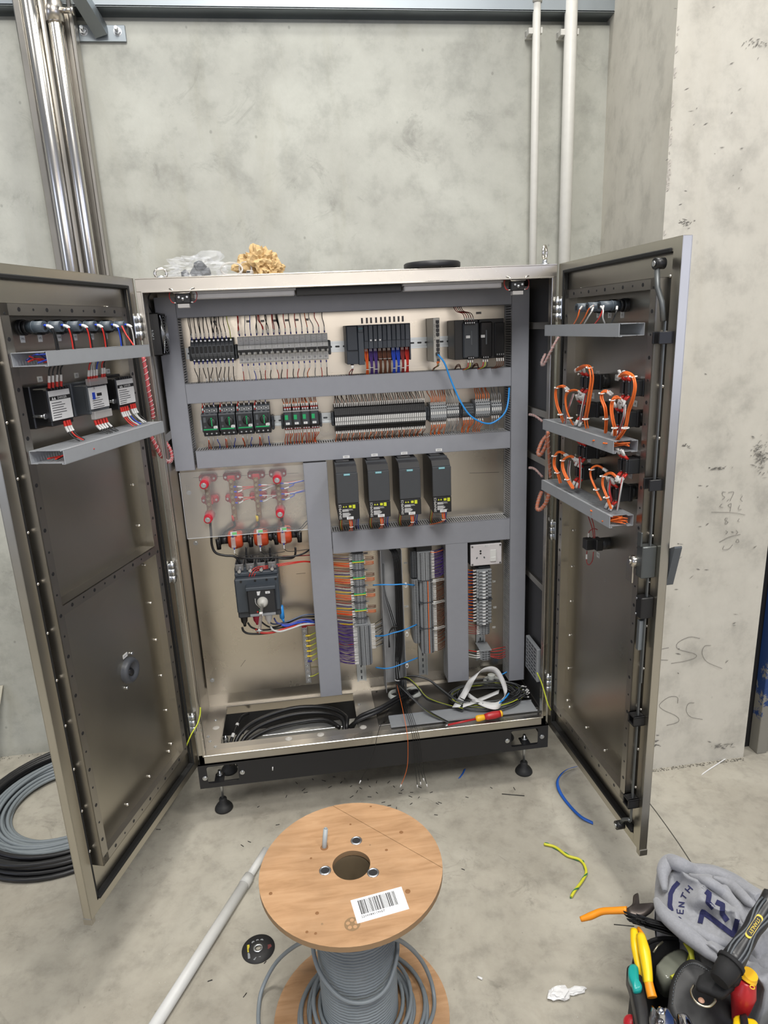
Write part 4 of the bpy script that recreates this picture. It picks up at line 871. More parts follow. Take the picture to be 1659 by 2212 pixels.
for i, (sx, c, nm_) in enumerate(((504, RED, 'red'), (556, YEL, 'yellow'), (609, BWIRE, 'black'))):
    run('black_cable', 'short black cable with %s sleeve dropping from the %s busbar' % (nm_, ['second', 'third', 'rightmost'][i]), [(sx, 1112, .2), (sx + 1, 1125, .205), (sx + 3, 1136, .21), (sx - 10, 1144, .225), (sx - 20, 1152, .23), (sx - 24, 1168, .222)] if i < 3 else 0, BWIRE, .0040)
    tag(build('heat_shrink', M().tube([onY(sx - 1, 1113, .2), onY(sx, 1125, .204)], .0050, 10), c), nm_ + ' heat-shrink sleeve below the %s busbar' % ['second', 'third', 'rightmost'][i], 'sleeve')
    ex = (532, 583, 634)[i]
    run('black_cable', 'black cable looping under the %s current sensor into the main breaker' % ['left', 'middle', 'right'][i], [(ex, 1182, .214), (ex, 1196, .212), (ex + (2 if i < 2 else -2), 1206, .21), (ex + (8 if i == 0 else -10), 1213, .21), ((544, 565, 590)[i], 1200 + 6 * i, .215), ((545, 566, 588)[i], 1234, .2)] if i < 2 else [(638, 1182, .214), (638, 1196, .212), (632, 1205, .21), (612, 1207, .21), (594, 1206, .21), (588, 1216, .205), (587, 1234, .2)], BWIRE, .0036)
    q = (545, 566, 587)[i]; tag(build('heat_shrink', M().tube([onY(q, 1217, .207), onY(q, 1234, .2)], .0048, 10), [RED, YEL, NAVY][i]), ['red', 'yellow', 'navy'][i] + ' heat-shrink sleeve entering the top of the main breaker', 'sleeve')
run('black_cable', 'black cable under the clear sheet running right into the duct', [(503, 1146, .205), (540, 1143, .2), (590, 1138, .2), (620, 1139, .2), (645, 1143, .2), (660, 1128, .2), (668, 1122, .2)], BWIRE, .0018)
run('black_cable', 'second black cable curving into the duct below the clear sheet', [(545, 1150, .21), (590, 1140, .2), (618, 1146, .2), (644, 1148, .2), (658, 1137, .2), (668, 1126, .2)], BWIRE, .0016)
run('black_cable', 'black cable bundle running right from the sensors into the duct', [(507, 1204, .2), (540, 1206, .19), (590, 1204, .19), (630, 1202, .19), (655, 1196, .2), (670, 1186, .215)], BWIRE, .0030)
run('red_wire', 'dark red wire running right into the duct below the sensors', [(610, 1202, .205), (640, 1201, .2), (672, 1199, .215)], DRED, .0020, 'wire')
for k in range(3): run('red_wire', 'red control wire arching from the main breaker to the duct, tied with white ties', [(537 + k * 5, 1250, .15), (541 + k * 5, 1238 + k, .15), (553 + k * 2, 1226 + k * 3.2, .16), (585, 1221 + k * 2.6, .17), (625, 1215 + k * 2, .18), (655, 1212 + k, .2), (674, 1213 + k, .215)], RED, .0013, 'wire', grp='red control wires from the main breaker')
# main breaker --------------------------------------------------
t = thing('main_breaker', 'large dark grey main breaker with a white rotary coupling and shaft', 'main breaker', (.235, .19, .75))
NV = plain('breaker_blue_grey', (.052, .064, .078), .45)
m = M(); m.box(.163, .309, .170, YP - .001, .676, .848, .002); m.box(.163, .309, .128, .172, .700, .822, .004); build('case', m, NV, t)
m = M(); m.box(.164, .308, .150, .172, .822, .836, .003); build('terminal_shield', m, NV, t)
for k in range(4):
    x = .181 + k * .0365
    m = M(); m.box(x - .014, x + .014, .166, .169, .838, .862, .001); m.box(x - .014, x - .012, .166, .24, .848, .864); m.box(x + .012, x + .014, .166, .24, .848, .864); build('terminal_collar', m, LGR if 0 else plain_zinc_dark, t)
    m = M(); m.cyl((x, .168, .843), (x, .146, .843), .0058, 12); build('terminal_stud', m, ZINC, t)
m = M(); m.box(.203, .296, .098, .130, .703, .793, .004); op = build('operator_box', m, plain('operator_dark', (.022, .024, .028), .35), t)
m = M(); m.box(.200, .299, .094, .132, .790, .802, .002); build('operator_hood', m, NV, op)
m = M(); m.box(.208, .292, .096, .0985, .6985, .707); build('grey_plate', m, LGR, op)
m = M(); m.cyl((.233, .098, .714), (.233, .095, .714), .0028, 12); build('red_dot', m, RED, op)
m = M(); m.box(.238, .2435, .095, .0985, .713, .721, .001); build('green_mark', m, GREEN, op)
m = M(); m.box(.264, .279, .0972, .0985, .776, .784); tg = build('white_tag', m, PAPER, op); text('Q0', .006, (.2715, .0971, .780), (1, 0, 0), (0, 0, 1), INK, tg)
m = M(); m.prism([(.236, .786), (.248, .786), (.244, .772), (.237, .772)], .0972, .0985, 'y'); build('white_tag', m, PAPER, op)
m = M(); m.lathe([(0, -.022), (.011, -.022), (.015, -.012), (.018, -.008), (.018, 0)], (.252, .098, .748), 'y', 26); build('rotary_coupling', m, plain('ivory', (.55, .54, .50), .4), t)
a_ = Vector((.252, .086, .748)); b_2 = Vector((.249, -.100, .735))
m = M(); d = (b_2 - a_).normalized(); sx = Vector((1, 0, 0)); sz = sx.cross(d).normalized(); h = .0042
m.add([a_ + sx * i + sz * j for i, j in ((-h, -h), (h, -h), (h, h), (-h, h))] + [b_2 + sx * i + sz * j for i, j in ((-h, -h), (h, -h), (h, h), (-h, h))], [(0, 1, 2, 3), (4, 5, 6, 7), (0, 1, 5, 4), (1, 2, 6, 5), (2, 3, 7, 6), (3, 0, 4, 7)])
sh = build('shaft', m, plain('galv_shaft', (.55, .55, .52), .35, 1), t)
m = M(); m.cyl(b_2 + Vector((-.010, 0, 0)), b_2 + Vector((.010, 0, 0)), .003, 10); m.cyl(b_2 + Vector((0, -.004, -.006)), b_2 + Vector((0, -.004, .008)), .003, 10); build('cross_pin', m, ZINC, sh)
m = M(); p = a_.lerp(b_2, .42); m.box(p.x - .0052, p.x + .0052, p.y - .006, p.y + .006, p.z - .0052, p.z + .0052); build('shaft_tag', m, PAPER, sh)
m = M(); m.tube(spline([(.229, .097, .762), (.230, .094, .745), (.238, .095, .733), (.244, .096, .725)], 3), .0009, 5); build('thin_cord', m, WHITE, op)
for x in (.185, .232, .270, .300): m = M(); m.cyl((x, .128, .814), (x, .1265, .814), .004, 12); build('case_screw', m, BLACK, t)
m = M(); m.box(.164, .308, .138, .172, .678, .700, .003); build('lower_shield', m, DARK, t)
# lower boots and cables
for x, c, nm_ in ((.179, BLACK, 'black'), (.222, plain('crimson_tape', (.42, .02, .05), .5), 'crimson'), (.262, WHITE, 'white'), (.301, SKY, 'blue')):
    z1 = .680; y = .165
    m = M(); 
    if nm_ == 'blue': m.cyl((x + .006, y, .700), (x + .008, y - .004, .655), .0085, 14); m.cyl((x + .008, y - .004, .656), (x + .012, y - .003, .640), .006, 12, 0, .003)
    elif nm_ == 'black': m.lathe([(.011, .018), (.0125, .0), (.011, -.016), (.006, -.024), (.0045, -.034), (0, -.034)], (x, y, z1 - .01), n=14)
    else: m.lathe([(.011, .012), (.0135, .0), (.012, -.018), (.006, -.028), (.0045, -.034), (0, -.034)], (x, y, z1 - .008), n=10)
    tag(build('insulating_boot', m, c), nm_ + ' insulating boot under the main breaker', 'boot')
for lab, c, r, pts in (('black cable sweeping right from the black boot to the duct', BWIRE, .0038, [(523, 1355, .165), (527, 1364, .165), (540, 1369, .165), (575, 1368, .165), (615, 1360, .17), (645, 1352, .18), (682, 1345, .215)]),
    ('black cable from below the breaker, above the sweeping one', BWIRE, .0032, [(535, 1345, .17), (545, 1356, .17), (570, 1361, .17), (615, 1354, .18), (650, 1344, .19), (682, 1338, .215)]),
    ('red cable from the crimson boot to the duct', RED, .0036, [(552, 1358, .165), (560, 1366, .16), (590, 1366, .16), (635, 1352, .17), (682, 1349, .215)]),
    ('white cable from the white boot to the duct', WWIRE, .0036, [(584, 1352, .165), (590, 1361, .155), (606, 1364, .155), (630, 1357, .165), (655, 1349, .18), (682, 1347, .215)]),
    ('blue cable from the blue boot to the duct', BLUE, .0032, [(608, 1350, .16), (620, 1352, .16), (640, 1346, .17), (660, 1343, .19), (682, 1346, .215)]),
    ('violet-blue cable lying above the white one', plain('violet_blue', (.10, .12, .42), .4), .0028, [(592, 1335, .18), (600, 1346, .17), (625, 1348, .175), (655, 1338, .19), (682, 1342, .215)]),
    ('grey-blue upper cable curving up into the duct', plain('grey_blue', (.10, .13, .20), .4), .0028, [(575, 1335, .19), (590, 1348, .18), (620, 1343, .185), (655, 1329, .2), (682, 1327, .215)]),
    ('black upper cable curving up into the duct', BWIRE, .0030, [(560, 1340, .19), (585, 1355, .185), (620, 1346, .19), (650, 1334, .2), (682, 1332, .22)])):
    run('power_cable', lab, pts, c, r)
# earth bar
t = thing('earth_bar', 'grey earth bar with a column of screws and yellow lugs', 'earth bar', (.380, .24, .46)); EB = plain('tinned_bar', (.42, .42, .42), .38, .7)
m = M(); m.box(.3705, .3905, .236, .240, .352, .575, .0008); build('bar', m, EB, t)
for z in (.345, .578): m = M(); m.cyl((.380, YP, z if z > .5 else .36), (.380, .24, z if z > .5 else .36), .009, 14); build('bar_post', m, INSUL, t)
for k in range(11):
    z = .566 - k * .0205; m = M(); m.cyl((.380, .236, z), (.380, .2325, z), .0058, 14); m.cyl((.380, .2325, z), (.380, .230, z), .0036, 8); build('bar_screw', m, ZINC, t)
l = thing('wire_group', 'green-yellow earth wires with yellow lugs between earth bar and duct', 'wires', (.40, .24, .47))
for k in range(1, 8):
    z = .566 - k * .0205 if k < 7 else .566 - 9 * .0205
    wire([(.383, .232, z), (.397, .231, z), (.41, .235, z + .003), (.421, .24, z + .005)], YG, l, .0018, [(.0, .016, (NAVY if k == 6 else YEL) if k != 7 else YEL, .0034)] if k < 7 else [(.0, .004, ZINC, .003)])
# ---------------------------------------------------------------- left terminal column
def vterm(xc, z1, n, p, half, yf, lab, grp, mat=LGR, holes=2, mark=None):
    """blocks stacked downwards on a vertical rail, first one built, rest copied"""
    z0 = z1 - p; t = thing('terminal_block', lab, 'terminal block', (xc, yf, z0), grp)
    m = M(); m.prism([(xc - half, YP - .006), (xc - half, yf + .012), (xc - half * .72, yf + .003), (xc - half * .5, yf), (xc + half * .5, yf), (xc + half * .72, yf + .003), (xc + half, yf + .012), (xc + half, YP - .006)], z0 + .0002, z1 - .0002, 'z'); build('terminal_body', m, mat, t)
    m = M(); zc = (z0 + z1) / 2
    for k in (-1, 1):
        for q in range(holes): m.box(xc + k * half * (.28 + .2 * q) - .0011, xc + k * half * (.28 + .2 * q) + .0011, yf - .0004, yf + .001, zc - p * .25, zc + p * .25)
        m.box(xc + k * half * .62 - .001, xc + k * half * .62 + .001, yf + .0005, yf + .002, zc - p * .25, zc + p * .25)
    m.box(xc - .0016, xc + .0016, yf - .0004, yf + .001, zc - p * .35, zc + p * .35); build('wire_entries', m, INK, t)['kind'] = 'stuff'
    if mark: m = M(); m.box(xc + mark[1], xc + mark[1] + .003, yf - .0008, yf, z0, z1); build('coloured_bridge', m, mark[0], t)
    for i in range(1, n): dup(t, (0, 0, -p * i))
    return z1 - p * n
def strip(x0, x1, z0, z1, y0, mat, lab, name='end_plate', cat='end plate'):
    t = tag(build(name, M().box(x0, x1, y0, YP - .006, z0, z1, .0006), mat), lab, cat)
def swires(t, xa, zs, cols, xb, y0, sl=True, r=.0013, fan=.004, sag=0, slen=.011):
    """short horizontal wires from terminal side xa to duct xb"""
    for z, c in zip(zs, cols):
        zz = z + J(fan); P = [(xa, y0, z), (xa + (xb - xa) * .3, y0 - .002, z + (zz - z) * .2), (xa + (xb - xa) * .65, (y0 + .225) / 2, (z + zz) / 2 - sag), (xb, .228, zz)]
        wire(P, c, t, r, [(.0, slen, SLEEVE, r * 1.45)] if sl else ())
zt = .853; xA = .586
for g in range(5):
    names = ['topmost', 'second', 'third', 'fourth', 'fifth']
    z_ = vterm(xA, zt, 4 if g < 4 else 3, .0062, .021, .196, 'grey terminal with yellow-green foot, %s group of the left column' % names[g] if g < 4 else 'grey terminal just above the stepped terminal stack', 'grey terminals, %s group of the left column' % names[g], LGR)
    zs = [zt - .0062 * (i + .5) for i in range(4)]
    l = thing('wire_group', 'mixed coloured wires left of the %s terminal group, left column' % names[g], 'wires', (.54, .2, zt - .015))
    swires(l, .566, zs, [BEIGEW if g == 0 else DRED, WWIRE, NAVY, YEL if g else BWIRE], .500, .208); 
    if g < 4:
        strip(xA - .021, xA + .021, z_ - .0035, z_, .1945, GREEN, 'green edge strip under the %s terminal group of the left column' % names[g], 'earth_terminal', 'terminal block'); strip(xA - .021, xA + .021, z_ - .0068, z_ - .0037, .1945, YEL, 'yellow edge strip under the %s terminal group of the left column' % names[g], 'earth_terminal', 'terminal block')
        z_ -= .0068
        z2 = vterm(xA, z_ - .001, 4, .0062, .021, .197, 'plain grey terminal in the %s orange-wired group of the left column' % names[g], 'orange-wired terminals, %s group of the left column' % names[g], LGR)
        zs = [z_ - .001 - .0062 * (i + .5) for i in range(4)]
        l = thing('wire_group', 'orange wires with white markers left of the %s group, left column' % names[g], 'wires', (.54, .2, z_ - .015))
        swires(l, .566, zs + [zs[0] + .002, zs[2] + .003], [ORANGE, ORANGE, ORANGE, BROWN, ORANGE, RED], .500, .208)
        l = thing('wire_loop', 'orange and brown wire loops right of the %s terminal group, left column' % names[g], 'wires', (.62, .2, z_))
        for (c, dz) in ((BROWN, .016), (BROWN, .010), (ORANGE, -.002), (ORANGE, -.008)):
            zz = z_ + dz; wire([(.607, .205, zz + .002), (.620, .195, zz + .004), (.634, .195, zz + .004), (.641, .2, zz), (.634, .205, zz - .005), (.620, .208, zz - .006), (.607, .208, zz - .005)], c, l, .0011, [(0, .006, SLEEVE, .0015)], k=3)
        strip(xA - .022, xA + .022, z2 - .0030, z2 - .0005, .194, DARK, 'dark end clamp below the %s orange-wired group of the left column' % names[g], 'end_stop', 'end clamp')
        zt = z2 - .004
    else: zt = z_
plate_tag(824, 1 + 1195 - 2, 'GR3', dark=True, lab='small grey tag right of the left terminal column top') if 0 else None
for k, (px, py) in enumerate(((790, 1195), (790, 1231), (791, 1264), (793, 1299), (793, 1315))): plate_tag(px, py, 'TB%d' % (k + 1), w_=.015, h_=.007, dark=(k == 0), lab='small tag TB%d on the plate right of the left terminal column' % (k + 1))
# stepped multi-level stack
strip(.560, .610, zt - .004, zt - .001, .190, LGR, 'grey end cover above the stepped terminal stack')
n1 = 27; p1 = .0058; ztop = zt - .005
vterm(.594, ztop, n1, p1, .025, .186, 'small grey multi-level terminal in the stepped stack with purple wires', 'stepped multi-level terminals with purple wires', LGR, 3)
zs = [ztop - p1 * (i + .5) for i in range(n1)]
l = thing('wire_group', 'dense purple wires with white markers left of the stepped terminals', 'wires', (.53, .2, .53)); swires(l, .572, zs, [PURPLE] * n1, .500, .200, slen=.018, fan=.008, sag=.004); swires(l, .569, [z + .003 for z in zs[::2]], [PURPLE if i % 7 else RED for i in range(14)], .500, .215, slen=.014, fan=.008, sag=.005)
l = thing('wire_group', 'grey-brown wires with white markers right of the stepped terminals', 'wires', (.64, .2, .56)); swires(l, .616, zs[:17], [GREYW if i % 3 else BWIRE for i in range(17)], .664, .200, slen=.018, fan=.006)
# ---------------------------------------------------------------- centre-right terminal column
zt = .842; xB = .822
strip(.795, .850, .842, .862, .20, BLACK, 'black bracket at the top of the centre-right terminal column', 'end_stop', 'end clamp')
z_ = vterm(xB, zt, 18, .0058, .026, .184, 'grey terminal with purple wires, top group of the centre-right column', 'purple-wired terminals, top of the centre-right column', LGR, 3)
zs = [zt - .0058 * (i + .5) for i in range(18)]
l = thing('wire_group', 'purple wires with white markers right of the centre-right column', 'wires', (.87, .2, .79)); swires(l, .840, zs, [PURPLE] * 18, .897, .198, slen=.017, fan=.006, sag=.003); swires(l, .844, [z - .002 for z in zs[::2]], [PURPLE] * 9, .897, .212, slen=.010, fan=.006)
tag(build('loose_wire', M().tube(spline([(.842, .19, zt - .002), (.86, .18, zt - .001), (.88, .2, zt - .004), (.897, .22, zt - .008)], 4), .0013, 6), ORANGE), 'single orange wire above the purple ones in the centre-right column', 'wire')
for g in range(3):
    strip(xB - .026, xB + .026, z_ - .0028, z_ - .0004, .182, DARK, 'dark separator plate of the centre-right column, %s one' % ['upper', 'middle', 'lower'][g], 'end_stop', 'end clamp')
    za = z_ - .003; nn = (14, 17, 17)[g]
    z_ = vterm(xB + .004, za, nn, .0058, .024, .184, 'grey terminal with orange bridge, %s bridged group of the centre-right column' % ['upper', 'middle', 'lower'][g], 'orange-bridged terminals, %s group' % ['upper', 'middle', 'lower'][g], LGR, 3, (ORANGE, .002))
    zs = [za - .0058 * (i + .5) for i in range(nn)]
    l = thing('wire_group', 'brown wires with white markers, %s group of the centre-right column' % ['upper', 'middle', 'lower'][g], 'wires', (.87, .2, za - .04)); swires(l, .848, zs, [BROWN] * nn, .897, .200, slen=.014, fan=.005, sag=.003)
    wire([(.842, .186, za - .001), (.862, .180, za + .004), (.885, .2, za - .002), (.897, .215, za - .010)], WWIRE, l, .0016); wire([(.842, .186, za - .006), (.862, .180, za - .002), (.885, .2, za - .008), (.897, .215, za - .014)], WWIRE, l, .0016)
# second, recessed column of terminals beside it
vterm(.786, .842, 16, .0062, .012, .205, 'recessed grey terminal left of the purple-wired terminals', 'recessed grey terminals, top left of the centre-right column', MID, 1)
vterm(.789, .735, 40, .0062, .013, .200, 'small grey terminal in the narrow stack left of the orange bridges', 'narrow stack left of the orange-bridged terminals', LGR, 1)
for k, (px, py) in enumerate(((876, 1216), (877, 1266), (878, 1310), (880, 1361))): plate_tag(px, py, 'XT%d' % (k + 1), w_=.015, h_=.0075, lab='small white tag XT%d on the plate right of the open duct' % (k + 1))
# blue cords tied across the open duct
for k, pts in enumerate(([(806, 1264, .20), (826, 1263, .17), (850, 1263, .165), (872, 1262, .17), (895, 1264, .20)], [(810, 1374, .20), (830, 1373, .17), (850, 1367, .165), (872, 1361, .17), (900, 1349, .20)], [(812, 1442, .20), (832, 1444, .17), (850, 1441, .165), (874, 1432, .17), (902, 1421, .20)])):
    run('blue_tie', '%s blue cord tied across the open duct' % ['upper', 'middle', 'lower'][k], pts, SKY, .0024, 'cord')
    p = onY((876, 879, 879)[k], (1264, 1370, 1438)[k], .176); m = M(); m.tube([p + Vector((.005 * cos(a), 0, .009 * sin(a))) for a in [j * pi / 4 for j in range(8)]], .0016, 5, closed=True); m.box(p.x - .004, p.x + .004, p.y - .004, p.y + .002, p.z + .004, p.z + .010, .001)
    tag(build('cord_clip', m, WHITE), 'white clip on the duct edge at the %s blue cord' % ['upper', 'middle', 'lower'][k], 'clip')
# ---------------------------------------------------------------- socket and right column
t = thing('power_socket', 'white square socket plate with round pin hole and rocker switch', 'socket', (1.045, .2, .815))
m = M(); m.box(.985, 1.100, .196, YP - .001, .776, .864, .003); build('back_box', m, BLACK, t)
m = M(); m.box(.988, 1.102, .187, .197, .774, .853, .002); pl_ = build('face_plate', m, plain('socket_white', (.66, .63, .64), .4), t)
m = M(); m.box(1.059, 1.081, .184, .1875, .787, .831, .001); m.box(1.060, 1.080, .1815, .186, .788, .804, .001); build('rocker', m, WHITE, t)
m = M(); m.cyl((1.024, .187, .829), (1.024, .1866, .829), .0036, 14); m.cyl((1.024, .187, .820), (1.024, .1866, .820), .0036, 14)
build('earth_hole', m, INK, pl_)['kind'] = 'stuff'
for s in (-1, 1): m = M(); m.prism([(1.024 + s * .010, .806), (1.024 + s * .014, .808), (1.024 + s * .017, .802), (1.024 + s * .013, .800)], .1865, .1871, 'y'); build('slot_hole', m, MID, pl_)
for x in (.994, 1.096):
    for z in (.780, .847): m = M(); m.cyl((x, .187, z), (x, .1855, z), .0034, 12); build('plate_screw', m, plain_zinc_dark, pl_)
m = M(); m.box(1.036, 1.056, .1863, .1871, .844, .850); build('tag', m, PAPER, pl_); text('SOC1', .006, (1.046, .1862, .847), (1, 0, 0), (0, 0, 1), INK, pl_)
def fuseterm(z1, n, grp, lab):
    p = .0124; x0, x1 = 1.012, 1.068; t = thing('fuse_terminal', lab, 'fuse terminal', (1.04, .19, z1), grp)
    m = M(); m.box(x0, x1, .196, YP - .006, z1 - p + .0006, z1 - .0006, .002); m.box(x0 + .006, x1 - .016, .184, .197, z1 - p + .0012, z1 - .0012, .002); build('fuse_body', m, LGR, t)
    m = M(); m.box(x0 + .019, x0 + .029, .1828, .1845, z1 - p + .003, z1 - .004, .0004); build('white_tag', m, PAPER, t)
    m = M(); m.box(x0 + .008, x0 + .015, .1832, .1845, z1 - .007, z1 - .0055); m.box(x0 + .031, x0 + .037, .1832, .1845, z1 - .008, z1 - .005); m.box(x1 - .012, x1 - .009, .1953, .1965, z1 - .009, z1 - .005); m.box(x1 - .005, x1 - .003, .1953, .1965, z1 - .009, z1 - .005); build('slots', m, INK, t)['kind'] = 'stuff'
    for i in range(1, n): dup(t, (0, 0, -p * i))
    return z1 - p * n
endstop(.758, 1.042, .200, .008, True, 'grey end clamp below the white socket')
za = fuseterm(.755, 9, 'upper stack of levered fuse terminals under the socket', 'grey levered fuse terminal in the upper stack under the socket'); strip(1.013, 1.068, za - .004, za - .0005, .186, DARK, 'dark separator between the two fuse terminal stacks', 'end_stop', 'end clamp')
zb = fuseterm(za - .0045, 8, 'lower stack of levered fuse terminals under the socket', 'grey levered fuse terminal in the lower stack under the socket')
l = thing('wire_group', 'orange and blue wires left of the levered fuse terminals', 'wires', (.99, .2, .65))
zs = [.755 - .0124 * (i + .5) for i in range(17)]
swires(l, 1.012, [z + .002 for z in zs], [ORANGE] * 17, .975, .205, slen=.012, fan=.006, sag=.003, r=.0016); swires(l, 1.012, [z - .003 for z in zs], [NAVY if i % 3 else BLUE for i in range(17)], .975, .212, slen=.010, fan=.005, sag=.004, r=.0016)
zc = vterm(1.044, zb - .003, 6, .0068, .020, .198, 'plain grey terminal under the levered fuse stacks', 'plain grey terminals under the levered fuses', LGR, 2)
l = thing('wire_group', 'dark red wires left of the plain terminals under the fuse stacks', 'wires', (.99, .2, .52)); swires(l, 1.024, [zb - .003 - .0068 * (i + .5) for i in range(6)], [DRED] * 6, .975, .208, slen=.011, fan=.004)
strip(1.021, 1.066, .432, .437, .190, LGR, 'grey end cover above the bottom terminals of the right column')
zd = vterm(1.045, .431, 4, .0095, .020, .192, 'large grey terminal at the bottom of the right column', 'large terminals at the bottom of the right column', LGR, 2)
l = thing('wire_group', 'red, black and white wires left of the bottom terminals, right column', 'wires', (.99, .2, .42)); swires(l, 1.026, [.428, .419, .410, .402], [RED, BWIRE, WWIRE, WWIRE], .975, .205, slen=.014, r=.002)
l = thing('wire_group', 'red wires fanning right from the bottom terminals into the tall duct', 'wires', (1.09, .2, .42))
for k, z in enumerate((.428, .420, .410, .404, .400)): wire([(1.066, .205, z), (1.08, .20, z + .004 - k * .002), (1.105, .205, z + .004 - k * .004), (1.131, .23, .42 - k * .010)], RED, l, .0014)
for k, (px, py) in enumerate(((1067, 1256), (1069, 1312), (1067, 1355))): plate_tag(px, py, 'XP%d' % (k + 1), w_=.012, h_=.0075, lab='small white tag XP%d right of the right terminal column' % (k + 1))
# ---------------------------------------------------------------- cables in the open duct and below
rnd = random.Random(31)
t = thing('cable_bundle', 'black cores running down the open duct and fanning out below it', 'cables', (.70, .2, .5))
for k in range(14):
    x = .712 + k % 7 * .0035; y = .205 + (k // 7) * .012
    wire([(x - .02 - .002 * (k % 3), y + .02, .862), (x, y, .83), (x + .004, y, .72), (x + .003, y, .60), (x - .002, y - .004, .48), (.700 + (k % 7) * .003, y - .01, .40), (.704 + (k % 5) * .003, .185 - .004 * (k % 3), .34)], BWIRE, t, .0017, name='core')
for k in range(7):
    wire([(.672 + k * .0015, .225, .80), (.673 + k * .001, .22, .70), (.688 + k * .002, .215, .62), (.706 + k * .002, .21, .53), (.700 + k * .002, .2, .44), (.697 + k * .003, .185, .36)], BWIRE if k % 3 else GREYW, t, .0014, name='core')
for k in range(5):
    wire([(.684 + k * .001, .225, .47), (.686, .21, .535), (.700 + .003 * k, .2, .562), (.722, .205, .555), (.728, .21, .53)], BWIRE, t, .0016, name='core')
m = M(); m.tube([(.709 + .012 * cos(a), .188 + .010 * sin(a), .355) for a in [j * pi / 6 for j in range(12)]], .0018, 5, closed=True); build('cable_tie', m, WHITE, t)
m = M(); m.cyl((.709, .188, .34), (.712, .215, .262), .010, 14); m.cyl((.722, .195, .35), (.735, .225, .262), .008, 12); build('sheath', m, plain('dark_grey_sheath', (.055, .058, .062), .45), t)
RW = plain('gland_white', (.60, .62, .58), .45)
for k, (x, y, r) in enumerate(((.705, .228, .032), (.772, .232, .034), (1.085, .252, .034))):
    tag(build('gland_ring', M().lathe([(r * .62, 0), (r * .62, .010), (r * .72, .013), (r * .9, .010), (r, .003), (r, 0)], (x, y, .2655), n=30), RW), '%s white round gland ring on the cabinet floor' % ['left', 'middle', 'right, behind the cable coil,'][k], 'gland')
    tag(build('gland_hole', M().cyl((x, y, .2655), (x, y, .2665), r * .62, 24), BLACK), 'black opening inside the %s white gland ring' % ['left', 'middle', 'right'][k], 'opening') if 0 else None
# thick black cables from the opening to the middle gland
for k in range(3):
    P = [onZ(480, 1606, .255), ] 
for k, pts in enumerate(([(.776, .232, .262), (.765, .20, .285), (.70, .15, .292), (.62, .10, .285), (.545, .085, .268), (.52, .085, .235)], [(.784, .235, .262), (.776, .205, .290), (.715, .16, .305), (.63, .11, .295), (.555, .10, .275), (.53, .11, .235)], [(.768, .24, .262), (.75, .215, .285), (.69, .165, .285), (.60, .115, .275), (.54, .10, .255), (.515, .11, .23)])):
    run('supply_cable', 'thick glossy black cable from the middle gland ring to the floor opening, %s of three' % ['front', 'top', 'rear'][k], [tuple(p) for p in []] or pts and [Vector(p) for p in pts], BWIRE, .0075, n=12) if 0 else tag(build('supply_cable', M().tube(spline([Vector(p) for p in pts], 6), .0068, 12), BWIRE), 'thick glossy black cable from the middle gland ring to the floor opening, %s of three' % ['front', 'top', 'rear'][k], 'cable')
loops = [[(.095, .08, .15), (.10, .09, .20), (.13, .13, .245), (.20, .19, .255), (.32, .235, .255), (.44, .22, .250), (.505, .16, .245), (.505, .11, .235), (.50, .09, .16)],
         [(.115, .075, .15), (.12, .085, .20), (.15, .115, .240), (.22, .165, .250), (.33, .20, .250), (.44, .19, .245), (.495, .14, .240), (.490, .09, .2)],
         [(.135, .07, .14), (.135, .08, .19), (.155, .10, .225), (.23, .145, .235), (.34, .17, .235), (.43, .165, .235), (.48, .12, .225)]]
for k, P in enumerate(loops): tag(build('supply_cable', M().tube(spline([Vector(p) for p in P], 6), .0078, 12), BWIRE), 'thick black cable curving inside the floor opening, %s arc' % ['outermost', 'middle', 'innermost'][k], 'cable')
for k, (P, lab) in enumerate((([(.088, .09, .14), (.085, .13, .19), (.10, .18, .22), (.12, .24, .235), (.145, .275, .23)], 'upright'), ([(.19, .17, .19), (.27, .175, .20), (.36, .155, .20), (.41, .13, .19)], 'lying'))):
    t = thing('marked_cable', 'black cable with white band, %s one in the floor opening' % lab, 'cable', P[0]); Q = spline([Vector(p) for p in P], 5); build('cable_jacket', M().tube(Q, .0055, 10), BWIRE, t)
    build('white_band', M().tube(sub(Q, .10, .115) if k == 0 else sub(Q, -.014, -.001), .0062, 10), PAPER, t)
    if k == 0: build('white_band', M().tube(sub(Q, .15, .160), .0062, 10), PAPER, t)
tag(build('spare_duct_lid', M().box(.655, 1.185, .020, .088, .2655, .2672, .0004).box(.655, 1.185, .020, .0215, .2655, .272).box(.655, 1.185, .0865, .088, .2655, .272), DUCTL), 'loose light grey duct lid lying on the cabinet floor behind the sill', 'duct lid')
